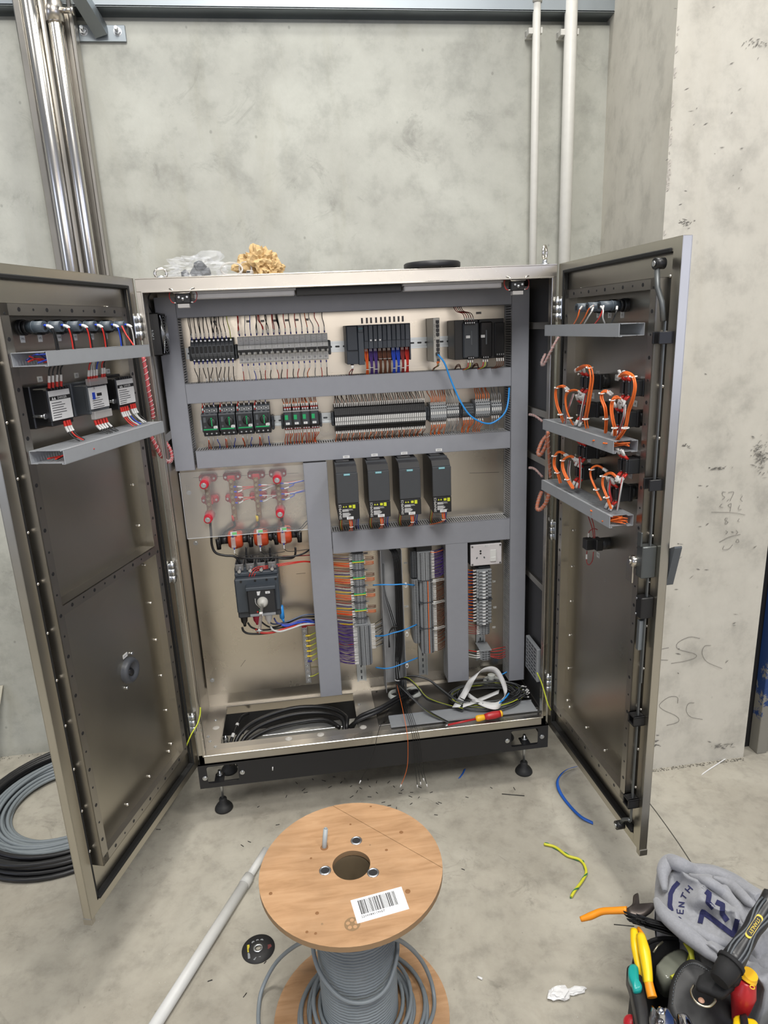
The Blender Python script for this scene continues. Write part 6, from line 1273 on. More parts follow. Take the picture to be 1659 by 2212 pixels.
# right door
TX = TR
for i, u in enumerate((.381, .318, .256)):
    lamp(TR, u, 1.640, .062, 'blue-grey indicator body on the right door, %s' % ['nearest the free edge', 'middle one', 'nearest the hinge'][i], 'indicator bodies on the right door')
    x, y = ((1344, 680), (1317, 680), (1292, 680))[i]; p = onD(TR, x, y, -.011); tg = thing('device_tag', 'small white tag S%d under the right-door indicators' % (i + 1), 'label', TR @ Vector((p.x, -.0115, p.z))); q = M(TR); q.box(p.x - .009, p.x + .009, -.0119, -.0112, p.z - .008, p.z + .008); pb = build('tag_plate', q, plain_tag, tg); text('S%d' % (i + 1), .008, TR @ Vector((p.x, -.0110, p.z)), UR, (0, 0, 1), INK, pb)
def wpath(lab, pix, off, c, r=.0018, ends=(), T=TR, n_=1, spread=.0):
    l = thing('wire_group', lab, 'wires', Wd(T, *pix[0], off if not isinstance(off, (list, tuple)) else off[0]))
    for k in range(n_):
        o = Vector((J(1), J(1), J(.6))).normalized() * spread if n_ > 1 else Vector((0, 0, 0))
        P = [Wd(T, x, y, off if not isinstance(off, (list, tuple)) else off[min(i, len(off) - 1)]) + o for i, (x, y) in enumerate(pix)]
        wire(P, c if not isinstance(c, (list, tuple)) else c[k % len(c)], l, r, ends)
    return l
for lab, pix, c in (('orange wire from the hinge-side indicator down to the right-door duct', [(1258, 661), (1252, 670), (1248, 685), (1240, 700)], ORANGE), ('orange wire from the middle indicator of the right door', [(1282, 660), (1272, 668), (1264, 684), (1254, 700)], ORANGE), ('pale wire beside the orange one under the right-door indicators', [(1282, 664), (1277, 675), (1270, 686), (1262, 700)], WWIRE), ('red wire under the right-door indicators', [(1304, 660), (1300, 675), (1294, 688), (1285, 700)], RED), ('white sleeved wire from the free-edge indicator', [(1298, 662), (1303, 670), (1302, 685), (1306, 698)], WWIRE), ('black chequered wire under the free-edge indicator', [(1333, 662), (1331, 675), (1326, 686), (1321, 698)], BWIRE)):
    wpath(lab, pix, [.062, .068, .07, .06], c, ends=[(.0, .010, SLEEVE, .0026)])
def selector(u, z, lab, grp, two=True):
    t = thing('selector_switch', lab, 'switch', TR @ Vector((u, 0, z)), grp)
    q = M(TR); q.cyl((u, -.012, z), (u, .012, z), .020, 24); q.box(u - .022, u + .022, .010, .020, z - .020, z + .020, .002); build('mounting_base', q, BLACK, t)
    for k in (-1, 1):
        q = M(TR); q.box(u + k * .012 - .010, u + k * .012 + .010, .020, .050, z - .018, z + .018, .0015); q.box(u + k * .012 - .008, u + k * .012 + .008, .050, .056, z - .013, z + .013, .001); cb = build('contact_block', q, plain('contact_black', (.016, .017, .019), .42) if 'contact_black' not in bpy.data.materials else bpy.data.materials['contact_black'], t)
        for s in (-1, 1): q = M(TR); q.cyl((u + k * .012, .048, z + s * .015), (u + k * .012, .0515, z + s * .015), .0030, 10); build('terminal_screw', q, ZINC, cb)
    q = M(TR); q.box(u - .040, u - .022, .012, .022, z - .006, z + .010, .002); build('latch_lever', q, BLACK, t)
    for s in (1, -1):
        for k, du in enumerate((-.014, -.008, .008, .014)):
            q = M(TR); a_ = Vector((u + du, .048, z + s * .017)); b_3 = Vector((u + du + J(.002), .058, z + s * .027)); c_3 = Vector((u + du + J(.004), .064, z + s * .041))
            sl_ = build('marker_sleeve', M().tube([TR @ b_3, TR @ c_3], .0030, 7), SLEEVE, t); build('crimp_ferrule', M().tube([TR @ a_, TR @ b_3], .0031, 7), RED, sl_)
    return t
SS = [(1268, 826, 'upper hinge-side'), (1357, 838, 'upper free-edge'), (1262, 886, 'second-row hinge-side'), (1345, 905, 'second-row free-edge'), (1262, 975, 'third-row hinge-side'), (1352, 1005, 'third-row free-edge'), (1256, 1020, 'bottom-row hinge-side'), (1330, 1065, 'bottom-row free-edge')]
for x, y, w_ in SS: p = onD(TR, x, y, .045); selector(p.x, p.z, 'black selector switch block on the right door, %s one' % w_, 'switch blocks on the right door')
S = lambda L: [(1120 + .2411 * a, 780 + .2411 * b) for a, b in L]
BN = [([(450, 265), (400, 225), (350, 240), (335, 300), (350, 400), (380, 480), (405, 545)], 'first loop from the hinge, middle duct'), ([(570, 290), (520, 255), (450, 270), (425, 330), (435, 430), (465, 510), (490, 565)], 'second loop from the hinge, middle duct'),
    ([(520, 85), (590, 45), (640, 60), (660, 150), (640, 300), (620, 430), (605, 520), (615, 595)], 'tall loop in the middle of the right door'), ([(835, 300), (790, 270), (750, 290), (745, 340), (775, 420), (785, 520), (780, 640)], 'fourth loop, left of the free-edge switches'),
    ([(940, 370), (890, 325), (845, 350), (835, 440), (850, 540), (865, 600), (865, 665)], 'fifth loop, over the free-edge switches'), ([(900, 140), (960, 110), (1030, 140), (1050, 220), (1030, 330), (990, 450), (960, 600), (880, 710)], 'tallest loop nearest the free edge'),
    ([(440, 850), (370, 810), (325, 850), (320, 940), (350, 1000), (375, 1090)], 'first loop from the hinge, lowest duct'), ([(520, 890), (460, 850), (400, 890), (400, 970), (440, 1060), (490, 1140)], 'second loop from the hinge, lowest duct'),
    ([(800, 990), (720, 940), (660, 970), (655, 1040), (700, 1150), (750, 1250)], 'third loop from the hinge, lowest duct'), ([(900, 1070), (830, 1005), (760, 1030), (750, 1110), (790, 1220), (825, 1320)], 'fourth loop nearest the free edge, lowest duct')]
for i, (L, w_) in enumerate(BN):
    l = wpath('tied orange wire loom, ' + w_, S(L), [.060, .072, .080, .082, .080, .075, .068, .062], ORANGE, .0019, [(0, .012, SLEEVE, .0030)], n_=6 if i in (2, 5) else 4, spread=.0042 if i in (2, 5) else .0032); l['category'] = 'wire loom'
    for j in (2, len(L) - 2):
        p = Wd(TR, *S([L[j]])[0], .08); m = M(); r_ = .0078 if i in (2, 5) else .0065; m.tube([p + Vector((r_ * cos(a), r_ * sin(a), .001 * cos(a))) for a in [k * pi / 5 for k in range(10)]], .0014, 4, closed=True); m.cyl(p + Vector((-r_, -.002, 0)), p + Vector((-r_ - .004, -.006, .002)), .0022, 6); build('cable_tie', m, WHITE, l)
for L, w_ in (([(500, 290), (470, 380), (440, 460), (430, 560)], 'under the first switches'), ([(600, 310), (575, 420), (560, 520), (550, 585)], 'right of the tall loom base'), ([(960, 400), (950, 500), (920, 600), (890, 690)], 'beside the tallest loom'), ([(550, 880), (555, 1000), (545, 1140)], 'in the lowest row, hinge side'), ([(940, 1030), (920, 1150), (890, 1330)], 'in the lowest row, free-edge side'), ([(460, 890), (450, 1000), (470, 1110)], 'behind the second lowest loop'), ([(825, 1040), (810, 1150), (830, 1250)], 'behind the fourth lowest loop')):
    wpath('grey and red wires with white ties ' + w_, S(L), [.060, .068, .064, .060], [GREYW, RED, WWIRE, DRED], .0016, n_=4, spread=.003)
# small contact block at the bottom of the right door
t = thing('contact_block', 'lone small black contact block low on the right door with dark red wires', 'switch', TR @ Vector((.29, 0, .99))); p = onD(TR, 1278, 1175, .035)
q = M(TR); q.cyl((p.x + .006, -.012, p.z), (p.x + .006, .012, p.z), .017, 22); q.box(p.x - .013, p.x + .020, .010, .030, p.z - .016, p.z + .016, .002); q.box(p.x - .022, p.x + .004, .028, .052, p.z - .017, p.z + .014, .002); build('block_body', q, bpy.data.materials['contact_black'], t)
for pix, w_ in (([(1268, 1107), (1274, 1125), (1280, 1145), (1282, 1162)], 'left'), ([(1272, 1107), (1280, 1125), (1284, 1145), (1285, 1162)], 'right')): wpath('dark red wire from the lowest duct to the lone contact block, ' + w_, pix, [.06, .06, .05, .045], RED if 0 else DRED, .0014)
wpath('dark red wire looping under the lone contact block', [(1268, 1190), (1267, 1205), (1268, 1216), (1273, 1220), (1280, 1210), (1282, 1192)], .045, DRED, .0014, [(.010, .024, SLEEVE, .0024)]); wpath('dark red wire arching over the lone contact block', [(1271, 1160), (1273, 1148), (1283, 1142), (1290, 1144)], .045, DRED, .0014, [(0, .012, SLEEVE, .0024)])
for x, y, s, w_ in ((1291, 807, 'S4', 'above the tall loom'), (1332, 816, 'S5', 'by the fourth loom'), (1388, 820, 'S6', 'at the free edge'), (1280, 855, 'S7', 'right of the tall loom'), (1372, 872, 'S8', 'under the free-edge switches'), (1272, 993, 'S9', 'between the lower switches'), (1361, 1027, 'S10', 'by the lower free-edge switches'), (1379, 979, 'S11', 'below the middle duct end'), (1292, 1199, 'S12', 'under the lone contact block')):
    p = onD(TR, x, y, -.011); tg = thing('device_tag', 'small white tag %s on the right door, %s' % (s, w_), 'label', TR @ Vector((p.x, -.0115, p.z))); q = M(TR); q.box(p.x - .009, p.x + .009, -.0119, -.0112, p.z - .0075, p.z + .0075); pb = build('tag_plate', q, plain_tag, tg); text(s, .008, TR @ Vector((p.x, -.0110, p.z)), UR, (0, 0, 1), INK, pb)
# ---------------------------------------------------------------- cable reel
rnd = random.Random(5)
def plywood():
    m_, nt, b = nmat('plywood'); v = mapping(nt, (3, 22, 3), (0, 0, .55)); n = noise(nt, v, 2.2, 6, .6, .8); n2 = noise(nt, mapping(nt), 9, 4)
    c = ramp(nt, n.outputs['Fac'], [(.25, (.34, .185, .085)), (.5, (.455, .265, .135)), (.75, (.53, .325, .18))]).outputs[0]
    c = mix(nt, c, ramp(nt, n2.outputs['Fac'], [(.35, .80), (.6, 1.)]).outputs[0], .7, 'MULTIPLY'); nt.links.new(c, b.inputs['Base Color']); b.inputs['Roughness'].default_value = .6; return m_
PLY = plywood(); PLYE = plain('plywood_edge', (.30, .19, .10), .75); KNOT = plain('knot', (.24, .11, .04), .7)
RX, RY, RZ, RR = .458, -.758, .44, .207
reel = thing('cable_reel', 'plywood cable reel with grey cable wound on it, white barcode label on top', 'cable reel', (RX, RY, 0))
def flange(z0, z1, hole, cx, cy, R_, name):
    N = 64; vs = []
    for z in (z0, z1):
        for (r, x, y) in ((R_, cx, cy), (hole, cx + .001, cy + .002)):
            for k in range(N): a = 2 * pi * k / N; vs.append((x + r * cos(a) * (1 + (.0 if r == R_ else .02 * sin(3 * a))), y + r * sin(a), z))
    fs = []; ms = []
    for k in range(N):
        j = (k + 1) % N; fs += [(k, j, N + j, N + k), (2 * N + k, 2 * N + j, 3 * N + j, 3 * N + k), (k, j, 2 * N + j, 2 * N + k), (N + k, N + j, 3 * N + j, 3 * N + k)]; ms += [0, 0, 1, 1]
    m = M(); m.v = vs; m.f = fs; m.m = ms; m.s = [False] * len(fs); return m
ftop = build('top_flange', flange(RZ - .013, RZ, .043, RX, RY, RR, ''), [PLY, PLYE], reel)
# upper board of the two that make the flange: cut off along the seam
a, b = onZ(716, 1739, RZ), onZ(956, 1875, RZ); dv = (b - a).normalized(); nv = Vector((-dv.y, dv.x, 0)); 
if nv.dot(Vector((RX, RY, RZ)) - a) > 0: nv = -nv
def cut(o, co, no, gap):
    bm = bmesh.new(); bm.from_mesh(o.data); g = bm.verts[:] + bm.edges[:] + bm.faces[:]
    r = bmesh.ops.bisect_plane(bm, geom=g, plane_co=co - wloc(reel) + no * gap, plane_no=no, clear_outer=True); bmesh.ops.holes_fill(bm, edges=[e for e in bm.edges if e.is_boundary]); bm.to_mesh(o.data); bm.free()
fb2 = build('flange_board', flange(RZ - .013, RZ + .0004, .043, RX, RY, RR, ''), [PLY2 if 'PLY2' in globals() else PLY, PLYE], reel)
cut(ftop, a, nv, -.0004); cut(fb2, a, -nv, -.0004)
build('bottom_flange', flange(.0, .013, .043, RX + .002, RY - .008, RR + .005, ''), [PLY, PLYE], reel)
m = M(); m.lathe([(.050, .013), (.050, RZ - .013)], (RX, RY, 0), n=30); m.lathe([(.044, .013), (.044, RZ - .013)], (RX, RY, 0), n=30); build('core_tube', m, plain('cardboard_core', (.20, .15, .09), .85), reel)
for x, y in ((.477, -.684), (.399, -.762), (.505, -.787)):
    m = M(); m.lathe([(.0095, -.002), (.0095, .0016), (.0118, .0022), (.0138, .0008), (.0138, 0)], (x, y, RZ), n=24); q = build('bolt_eyelet', m, ZINC, reel); m = M(); m.cyl((x, y, RZ + .0002), (x, y, RZ + .0006), .0096, 20); build('eyelet_hole', m, INK, q)
m = M(); m.cyl((.4005, -.692, RZ + .0003), (.4005, -.692, RZ + .0007), .0092, 20); build('lead_hole', m, KNOT, reel)
CAB = plain('grey_cable', (.215, .245, .265), .42, gr=.15)
m = M(); m.tube([(.399, -.692, RZ - .02), (.402, -.690, RZ + .012), (.407, -.678, RZ + .040)], .0056, 14); m.tube([(.407, -.678, RZ + .040), (.4075, -.6768, RZ + .0425)], .0035, 10); build('cable_stub', m, plain('pale_cable', (.36, .39, .40), .45), reel)
for px, py, r in ((1170, 313, .005), (820, 258, .0028), (1068, 435, .0035), (548, 492, .0028), (270, 735, .004), (590, 870, .004), (625, 945, .0025), (580, 1010, .003), (960, 135, .003), (1215, 720, .006), (955, 400, .002), (520, 1000, .003)):
    p = onZ(500 + px * .31344, 1700 + py * .31344, RZ)
    if (p - Vector((RX, RY, RZ))).length < RR - .01: m = M(); m.lathe([(0, .0009), (r * .6, .0007), (r, .0004)], (p.x, p.y, RZ), n=12); build('wood_knot', m, KNOT if r > .0027 else PLYE, reel)
# barcode label
c0, c1, c2, c3 = [onZ(x, y, RZ + .0006) for x, y in ((757, 1945), (867, 1915), (884, 1963), (772, 1995))]
def bil(u, v, h=0): p = c0 * (1 - u) * (1 - v) + c1 * u * (1 - v) + c2 * u * v + c3 * (1 - u) * v; return Vector((p.x, p.y, RZ + .0006 + h))
m = M(); m.add([bil(0, 0), bil(1, 0), bil(1, 1), bil(0, 1)] + [Vector((p.x, p.y, RZ)) for p in (c0, c1, c2, c3)], [(0, 1, 2, 3), (0, 1, 5, 4), (1, 2, 6, 5), (2, 3, 7, 6), (3, 0, 4, 7)]); lb = build('barcode_label', m, plain('label_white', (.86, .86, .88), .45), reel)
m = M(); x = .12; rb = random.Random(12)
while x < .84:
    w_ = rb.choice([.006, .006, .011, .018]); m.add([bil(x, .10, .0003), bil(x + w_, .10, .0003), bil(x + w_, .70, .0003), bil(x, .70, .0003)], [(0, 1, 2, 3)]); x += w_ + rb.choice([.007, .010, .016])
build('barcode_bars', m, INK, lb, False)['kind'] = 'stuff'
text('2200084119057', .0078, bil(.33, .80, .0003), bil(1, 0) - bil(0, 0), bil(0, 0) - bil(0, 1), INK, lb)
p = onZ(761, 1996, RZ + .0002); m = M(); N = 30; m.add([(p.x + .0165 * cos(2 * pi * k / N), p.y + .0165 * sin(2 * pi * k / N), RZ + .0003) for k in range(N)], [list(range(N))]); st = build('stamped_mark', m, plain('stamp_brown', (.27, .17, .085), .7), reel, False)
for k in range(5): a = 2 * pi * k / 5 + .3; m = M(); m.add([(p.x + .0092 * cos(a) + .0042 * cos(2 * pi * j / 12), p.y + .0092 * sin(a) + .0042 * sin(2 * pi * j / 12), RZ + .0005) for j in range(12)], [list(range(12))]); build('stamp_spot', m, PLY, st, False)
# wound cable
P = []; turns = 47; rc = .0885
for i in range(turns * 26):
    f = i / 26; z = .0185 + f * (RZ - .037) / turns; P.append((RX + rc * cos(f * 2 * pi), RY + rc * sin(f * 2 * pi), z))
wc = thing('wound_cable', 'grey cable wound tightly around the reel with loose turns below', 'cable', (RX, RY, .02)); m = M(); m.tube(P, .0043, 8); build('winding', m, CAB, wc, False)
def loose(R_, cx, cy, z, ph, tilt, lab, r=.0048, full=1.0, wob=.004):
    n_ = 44; P = [(RX + cx + R_ * cos(ph + a), RY + cy + R_ * sin(ph + a) * .97, z + tilt * sin(a + ph) + wob * sin(2 * a + ph)) for a in [2 * pi * full * k / n_ for k in range(n_ + 1)]]; build('loose_turn', M().tube(P, r, 9), CAB, wc, False)
for (R_, cx, cy, z, ph, tl) in ((.101, .003, .0, .045, .3, .012), (.106, .010, -.004, .035, 1.2, .014), (.112, .018, -.006, .024, 2, .004), (.118, .006, .0, .050, 4, .018), (.123, .0, -.012, .030, 1, .008), (.134, -.010, -.006, .028, 5, .006), (.142, .016, .004, .026, 2.4, .006), (.155, .006, -.008, .024, .6, .003)): loose(R_, cx, cy, z, ph, tl, '')
P = [(RX - .088, RY + .04, .30), (RX - .101, RY - .01, .25), (RX - .088, RY - .055, .21), (RX - .045, RY - .093, .175), (RX + .01, RY - .104, .165), (RX + .06, RY - .088, .18), (RX + .092, RY - .035, .21), (RX + .096, RY + .02, .23)]; build('loose_turn', M().tube(spline(P, 6), .0050, 9), CAB, wc, False)
P = [onZ(x, y, z) for x, y, z in ((846, 2026, .33), (868, 2034, .26), (895, 2056, .18), (918, 2088, .10), (934, 2130, .04), (938, 2175, .02), (925, 2215, .02), (890, 2260, .02), (800, 2310, .016), (700, 2320, .01), (600, 2290, .008), (562, 2230, .008), (560, 2165, .01), (573, 2120, .03), (600, 2075, .08), (640, 2042, .16), (680, 2028, .24), (700, 2030, .3))]
build('loose_turn', M().tube(spline(P, 6), .0050, 9), CAB, wc, False)
# pole, disc
t = thing('white_pole', 'white telescopic pole lying on the floor left of the reel', 'pole', (.09, -.45, 0)); a = onZ(574, 1836, .013); b = onZ(537, 1896, .015); c = onZ(300, 2270, .016)
WP = plain('pole_white', (.62, .62, .60), .45); m = M(); m.cyl(a, b, .0115, 18); build('inner_tube', m, WP, t); m = M(); m.cyl(b, c, .0155, 20); build('outer_tube', m, WP, t); m = M(); d = (c - b).normalized(); m.cyl(b - d * .005, b + d * .030, .0168, 20); build('tape_collar', m, plain('tape_white', (.52, .52, .50), .6), t)
t = thing('cutting_disc', 'small black cutting disc with steel centre ring lying on the floor', 'disc', (.2, -.538, 0)); x, y = .1995, -.536
m = M(); m.lathe([(.010, 0), (.0445, 0), (.0445, .0022), (.022, .0028), (.018, .0045), (.010, .0045), (.010, 0)], (x, y, .0), n=40); dk = build('disc_body', m, plain('disc_black', (.020, .019, .020), .6), t)
m = M(); m.lathe([(.0075, .0046), (.0075, .0056), (.0135, .0056), (.0135, .0046)], (x, y, 0), n=26); build('centre_ring', m, ZINC, t)
dl = radians(-14); X_ = Vector((cos(.12), sin(.12), 0)); Y_ = Vector((-sin(.12), cos(.12), 0)); O = Vector((x, y, .0027))
def dq(u0, u1, v0, v1, mat, nm_): m = M(); m.add([O + X_ * u + Y_ * v for u, v in ((u0, v0), (u1, v0), (u1, v1), (u0, v1))], [(0, 1, 2, 3)]); return build(nm_, m, mat, dk, False)
dq(-.029, -.023, -.004, .019, plain('disc_yellow', (.75, .62, .05), .5), 'yellow_band'); dq(-.029, -.023, -.024, -.006, LGR, 'grey_band')
for k in range(3): m = M(); cx_ = -.012 + k * .0115; m.add([O + X_ * (cx_ + .0048 * cos(j * pi / 3)) + Y_ * (.023 + .002 * (k == 1) + .0048 * sin(j * pi / 3)) for j in range(6)], [list(range(6))]); build('hexagon_icon', m, LGR, dk, False)
for k, pts in enumerate((((-.016, -.030), (-.012, -.033), (-.006, -.024), (.004, -.028), (.006, -.021), (.016, -.018), (.012, -.014), (.002, -.016), (-.004, -.020), (-.010, -.026)),)): m = M(); m.add([O + X_ * u + Y_ * v for u, v in pts], [list(range(len(pts)))]); build('pale_streak', m, LGR, dk, False)
m = M(); m.add([O + X_ * u + Y_ * v for u, v in ((.022, .004), (.034, .004), (.036, -.004), (.026, -.010), (.020, -.004))], [(0, 1, 2, 3, 4)]); build('red_print', m, plain('dark_red_print', (.16, .03, .03), .6), dk, False)
text('125 x 1.0', .0042, O + X_ * -.026 + Y_ * .008 + Vector((0, 0, .0002)), Y_, -X_, INK, dk)
# cable coils at left
t = thing('grey_cable_coil', 'coil of grey cable on the floor behind the left door', 'cable coil', (-.5, .17, 0)); rnd = random.Random(21)
for k in range(30):
    R_ = rnd.uniform(.200, .285); z = .008 + rnd.random() * .045 * (1 - abs(R_ - .24) / .06); cx, cy = -.50 + J(.014), .165 + J(.012); ph = rnd.random() * 6; n_ = 56
    build('cable_turn', M().tube([(cx + R_ * cos(a) * (1 + .012 * sin(2 * a + ph)), cy + R_ * sin(a) * (1 + .012 * cos(3 * a + ph)), z + .004 * sin(a + ph)) for a in [2 * pi * j / n_ for j in range(n_)]], .0062, 8, closed=True), CAB, t, False)
t = thing('black_cable_coil', 'coil of thick black cable lying around the grey cable coil', 'cable coil', (-.5, .17, 0))
for k in range(16):
    R_ = rnd.uniform(.292, .338); z = .009 + rnd.random() * .05; cx, cy = -.49 + J(.010), .160 + J(.010); ph = rnd.random() * 6; n_ = 56
    build('cable_turn', M().tube([(cx + R_ * cos(a), cy + R_ * sin(a) * (1 + .01 * cos(3 * a + ph)), z + .004 * sin(a + ph)) for a in [2 * pi * j / n_ for j in range(n_)]], .0085, 8, closed=True), BWIRE, t, False)
# floor scraps
def ground(pix, h): return [onZ(x, y, h) for x, y in pix]
SB = plain('blue_strip', (.02, .12, .52), .5)
tag(build('blue_strip', ribbon([onZ(1245, 1656, .012), onZ(1225, 1662, .02), onZ(1210, 1675, .022), onZ(1204, 1692, .012), onZ(1212, 1715, .006), onZ(1232, 1742, .004), onZ(1256, 1765, .008), onZ(1281, 1778, .004)], [(.6, -.5, .6), (.7, -.3, .5), (.9, 0, .4), (.9, .2, .2), (.8, .5, .1), (.6, .7, .2), (.3, .9, .3)], .0055), SB, None, True), 'long blue plastic strip curled on the floor by the right door', 'strip')
tag(build('blue_strip', ribbon([onZ(1004, 1661, .006), onZ(1000, 1670, .004), onZ(992, 1681, .002)], [(.9, .2, .2), (.9, .2, 0)], .0045), SB, None, True), 'short blue plastic scrap on the floor under the plinth', 'scrap')
t = thing('earth_wire_offcut', 'twisted yellow and green wire offcut curved on the floor', 'wire', onZ(1250, 1860, 0)); Q = spline(ground([(1175, 1823), (1200, 1830), (1225, 1848), (1250, 1856), (1262, 1868), (1266, 1886), (1256, 1905), (1243, 1922), (1234, 1937)], .006), 8)
build('yellow_core', M().tube(Q, .0042, 8), plain('bright_yellow', (.68, .66, .04), .45), t); m = M(); m.tube([p + Vector((.0030 * cos(i * .45), .0030 * sin(i * .45), .0030 * sin(i * .45 + 1))) for i, p in enumerate(Q)], .0022, 6); build('green_stripe', m, plain('deep_green', (.03, .20, .06), .45), t)
tag(build('white_tape', ribbon(ground([(1570, 1637), (1550, 1650), (1530, 1663), (1516, 1673)], .002), [(.7, .6, 0), (.7, .6, .05)], .0075), PAPER, None, True), 'white tape strip on the floor near the pillar corner', 'tape')
c = onZ(1207, 2145, .01); tag(build('torn_paper', crumple(c.x, c.y, .008, .026, .018, .008, 41, .55, 3, .0004), PAPER), 'left half of a torn white paper scrap on the floor, by the tool bag', 'paper'); c = onZ(1243, 2137, .01); tag(build('torn_paper', crumple(c.x, c.y, .006, .026, .009, .006, 44, .5, 3, .0004), PAPER), 'right narrow half of a torn white paper scrap, by the tool bag', 'paper')
tag(build('clipping', M().tube([onZ(1032, 2110, .003), onZ(1042, 2115, .003)], .0030, 6), PAPER), 'tiny white clipping on the floor right of the reel', 'clipping'); tag(build('clipping', M().tube([onZ(589, 1662, .003) * 0 + onY(589, 1657, -.006), onY(589, 1664, -.006)], .0020, 6), PAPER), 'tiny white ferrule lying against the black plinth front', 'clipping')
bits = [(640, 1690), (655, 1705), (700, 1686), (735, 1692), (745, 1683), (780, 1701), (800, 1697), (815, 1712), (838, 1690), (870, 1706), (890, 1712), (905, 1722), (760, 1722), (800, 1720), (830, 1733), (840, 1741), (858, 1747), (887, 1722), (888, 1738), (950, 1735), (598, 1780), (525, 1825), (540, 1820), (1000, 1878), (530, 2150), (452, 2120), (572, 2080), (690, 1670), (866, 1715), (945, 1735), (760, 1697), (805, 1760), (712, 1700), (1060, 1700), (1110, 1702), (340, 1792), (770, 1712), (675, 1682), (720, 1678), (905, 1700), (930, 1712), (1010, 1722), (620, 1722), (560, 1742), (940, 1760), (815, 1690), (850, 1698), (795, 1684), (660, 1712)]
for x, y in bits:
    p = onZ(x + J(2), y + J(2), .0012); a = rnd.uniform(0, 3.1); l_ = rnd.uniform(.004, .008); d = Vector((cos(a), sin(a), 0)) * l_; tag(build('insulation_clipping', M().tube([p - d, p + d], .0011, 5), BWIRE), 'tiny black insulation clipping on the floor in front of the cabinet', 'clipping', 'black clippings strewn over the floor')
tag(build('thin_offcut', M().tube([onZ(1084, 1715, .0015), onZ(1133, 1719, .0015)], .0014, 5), BWIRE), 'long thin black offcut on the floor left of the right door', 'clipping')
# ---------------------------------------------------------------- tool bag and cloth
FAB = plain('bag_fabric', (.013, .013, .014), .8, gs=300, gr=.4); LEA = plain('black_leather', (.020, .020, .021), .5, gs=120, gr=.5)
bag = thing('tool_bag', 'open black tool bag at the lower right, stuffed with tools', 'bag', onZ(1500, 2160, 0))
zr = .22
OUT = [(1366, 2120), (1376, 2062), (1420, 2030), (1500, 2035), (1590, 2060), (1660, 2110), (1700, 2200), (1680, 2330), (1540, 2390), (1430, 2360), (1380, 2260)]
top = [onZ(x, y, zr) for x, y in OUT]; ctr = sum(top, Vector()) / len(top); topS = spline(top + [top[0]], 5)[:-1]; n = len(topS)
m = M(); lay = [(1.02, .0), (1.05, .03), (1.03, .12), (1.0, .20), (1.0, zr), (.95, zr), (.92, .15), (.86, .05), (0.0, .05)]; vs = []
for s, z in lay: vs += [Vector((ctr.x + (p.x - ctr.x) * s, ctr.y + (p.y - ctr.y) * s, z)) for p in topS]
fs = []
for i in range(len(lay) - 1): fs += [(i * n + k, i * n + (k + 1) % n, (i + 1) * n + (k + 1) % n, (i + 1) * n + k) for k in range(n)]
m.add(vs, fs, 0, True); build('bag_shell', m, FAB, bag)
m = M(); m.tube([p + Vector((0, 0, .002)) for p in topS], .005, 7, closed=True); build('rim_piping', m, LEA, bag)
def slab(pix, z0, th, mat, nm_, par, bend=None, rim=None):
    """a rounded leather or plastic slab: outline given on a tilted surface, real thickness below"""
    T_ = [onZ(x, y, z0 if bend is None else bend(x, y)) for x, y in pix]; S_ = spline(T_ + [T_[0]], 4)[:-1]; k = len(S_); c = sum(S_, Vector()) / k; m = M()
    v = [c + Vector((0, 0, .004))] + [c.lerp(p, .8) + Vector((0, 0, .003)) for p in S_] + S_ + [p - Vector((0, 0, th)) for p in S_] + [c - Vector((0, 0, th))]
    f = [(0, 1 + i, 1 + (i + 1) % k) for i in range(k)] + [(1 + i, 1 + (i + 1) % k, 1 + k + (i + 1) % k, 1 + k + i) for i in range(k)] + [(1 + k + i, 1 + k + (i + 1) % k, 1 + 2 * k + (i + 1) % k, 1 + 2 * k + i) for i in range(k)] + [(1 + 3 * k, 1 + 2 * k + i, 1 + 2 * k + (i + 1) % k) for i in range(k)]
    m.add(v, f, 0, True); return build(nm_, m, mat, par)
flap = slab([(1442, 2175), (1450, 2120), (1470, 2085), (1495, 2072), (1525, 2085), (1560, 2110), (1585, 2125), (1592, 2170), (1586, 2230), (1540, 2250), (1470, 2235)], 0, .012, LEA, 'leather_flap', bag, lambda x, y: .30 - .0006 * abs(x - 1510) - .0007 * max(0, y - 2150))
m = M(); S_ = spline([onZ(x, y, .300 - .0006 * abs(x - 1510) - .0007 * max(0, y - 2150)) for x, y in ((1452, 2170), (1458, 2122), (1475, 2092), (1497, 2081), (1525, 2093), (1556, 2117), (1578, 2132), (1583, 2170))], 6)
for i in range(0, len(S_) - 1): m.tube([S_[i], S_[i].lerp(S_[i + 1], .55)], .0012, 4)
build('edge_stitching', m, MID, flap)['kind'] = 'stuff'
m = M(); R0 = onZ(1519, 2150, .315); m.tube(spline([onZ(x, y, .312) for x, y in ((1499, 2128), (1493, 2142), (1500, 2160), (1515, 2172), (1532, 2174), (1544, 2164), (1545, 2158))], 5), .0024, 8); build('d_ring', m, plain('brass_ring', (.62, .56, .42), .3, 1), bag)
m = M(); p = onZ(1515, 2161, .302); m.lathe([(0, .003), (.005, .002), (.006, 0)], p, n=18); build('rivet', m, plain('copper_rivet', (.45, .25, .17), .5), bag)
slab([(1510, 2108), (1535, 2095), (1560, 2085), (1590, 2100), (1598, 2118), (1580, 2135), (1560, 2150), (1530, 2140), (1505, 2128)], .322, .012, FAB, 'web_strap', bag)
slab([(1538, 2090), (1560, 2068), (1580, 2060), (1605, 2085), (1605, 2110), (1580, 2120)], .34, .014, FAB, 'strap_loop', bag)
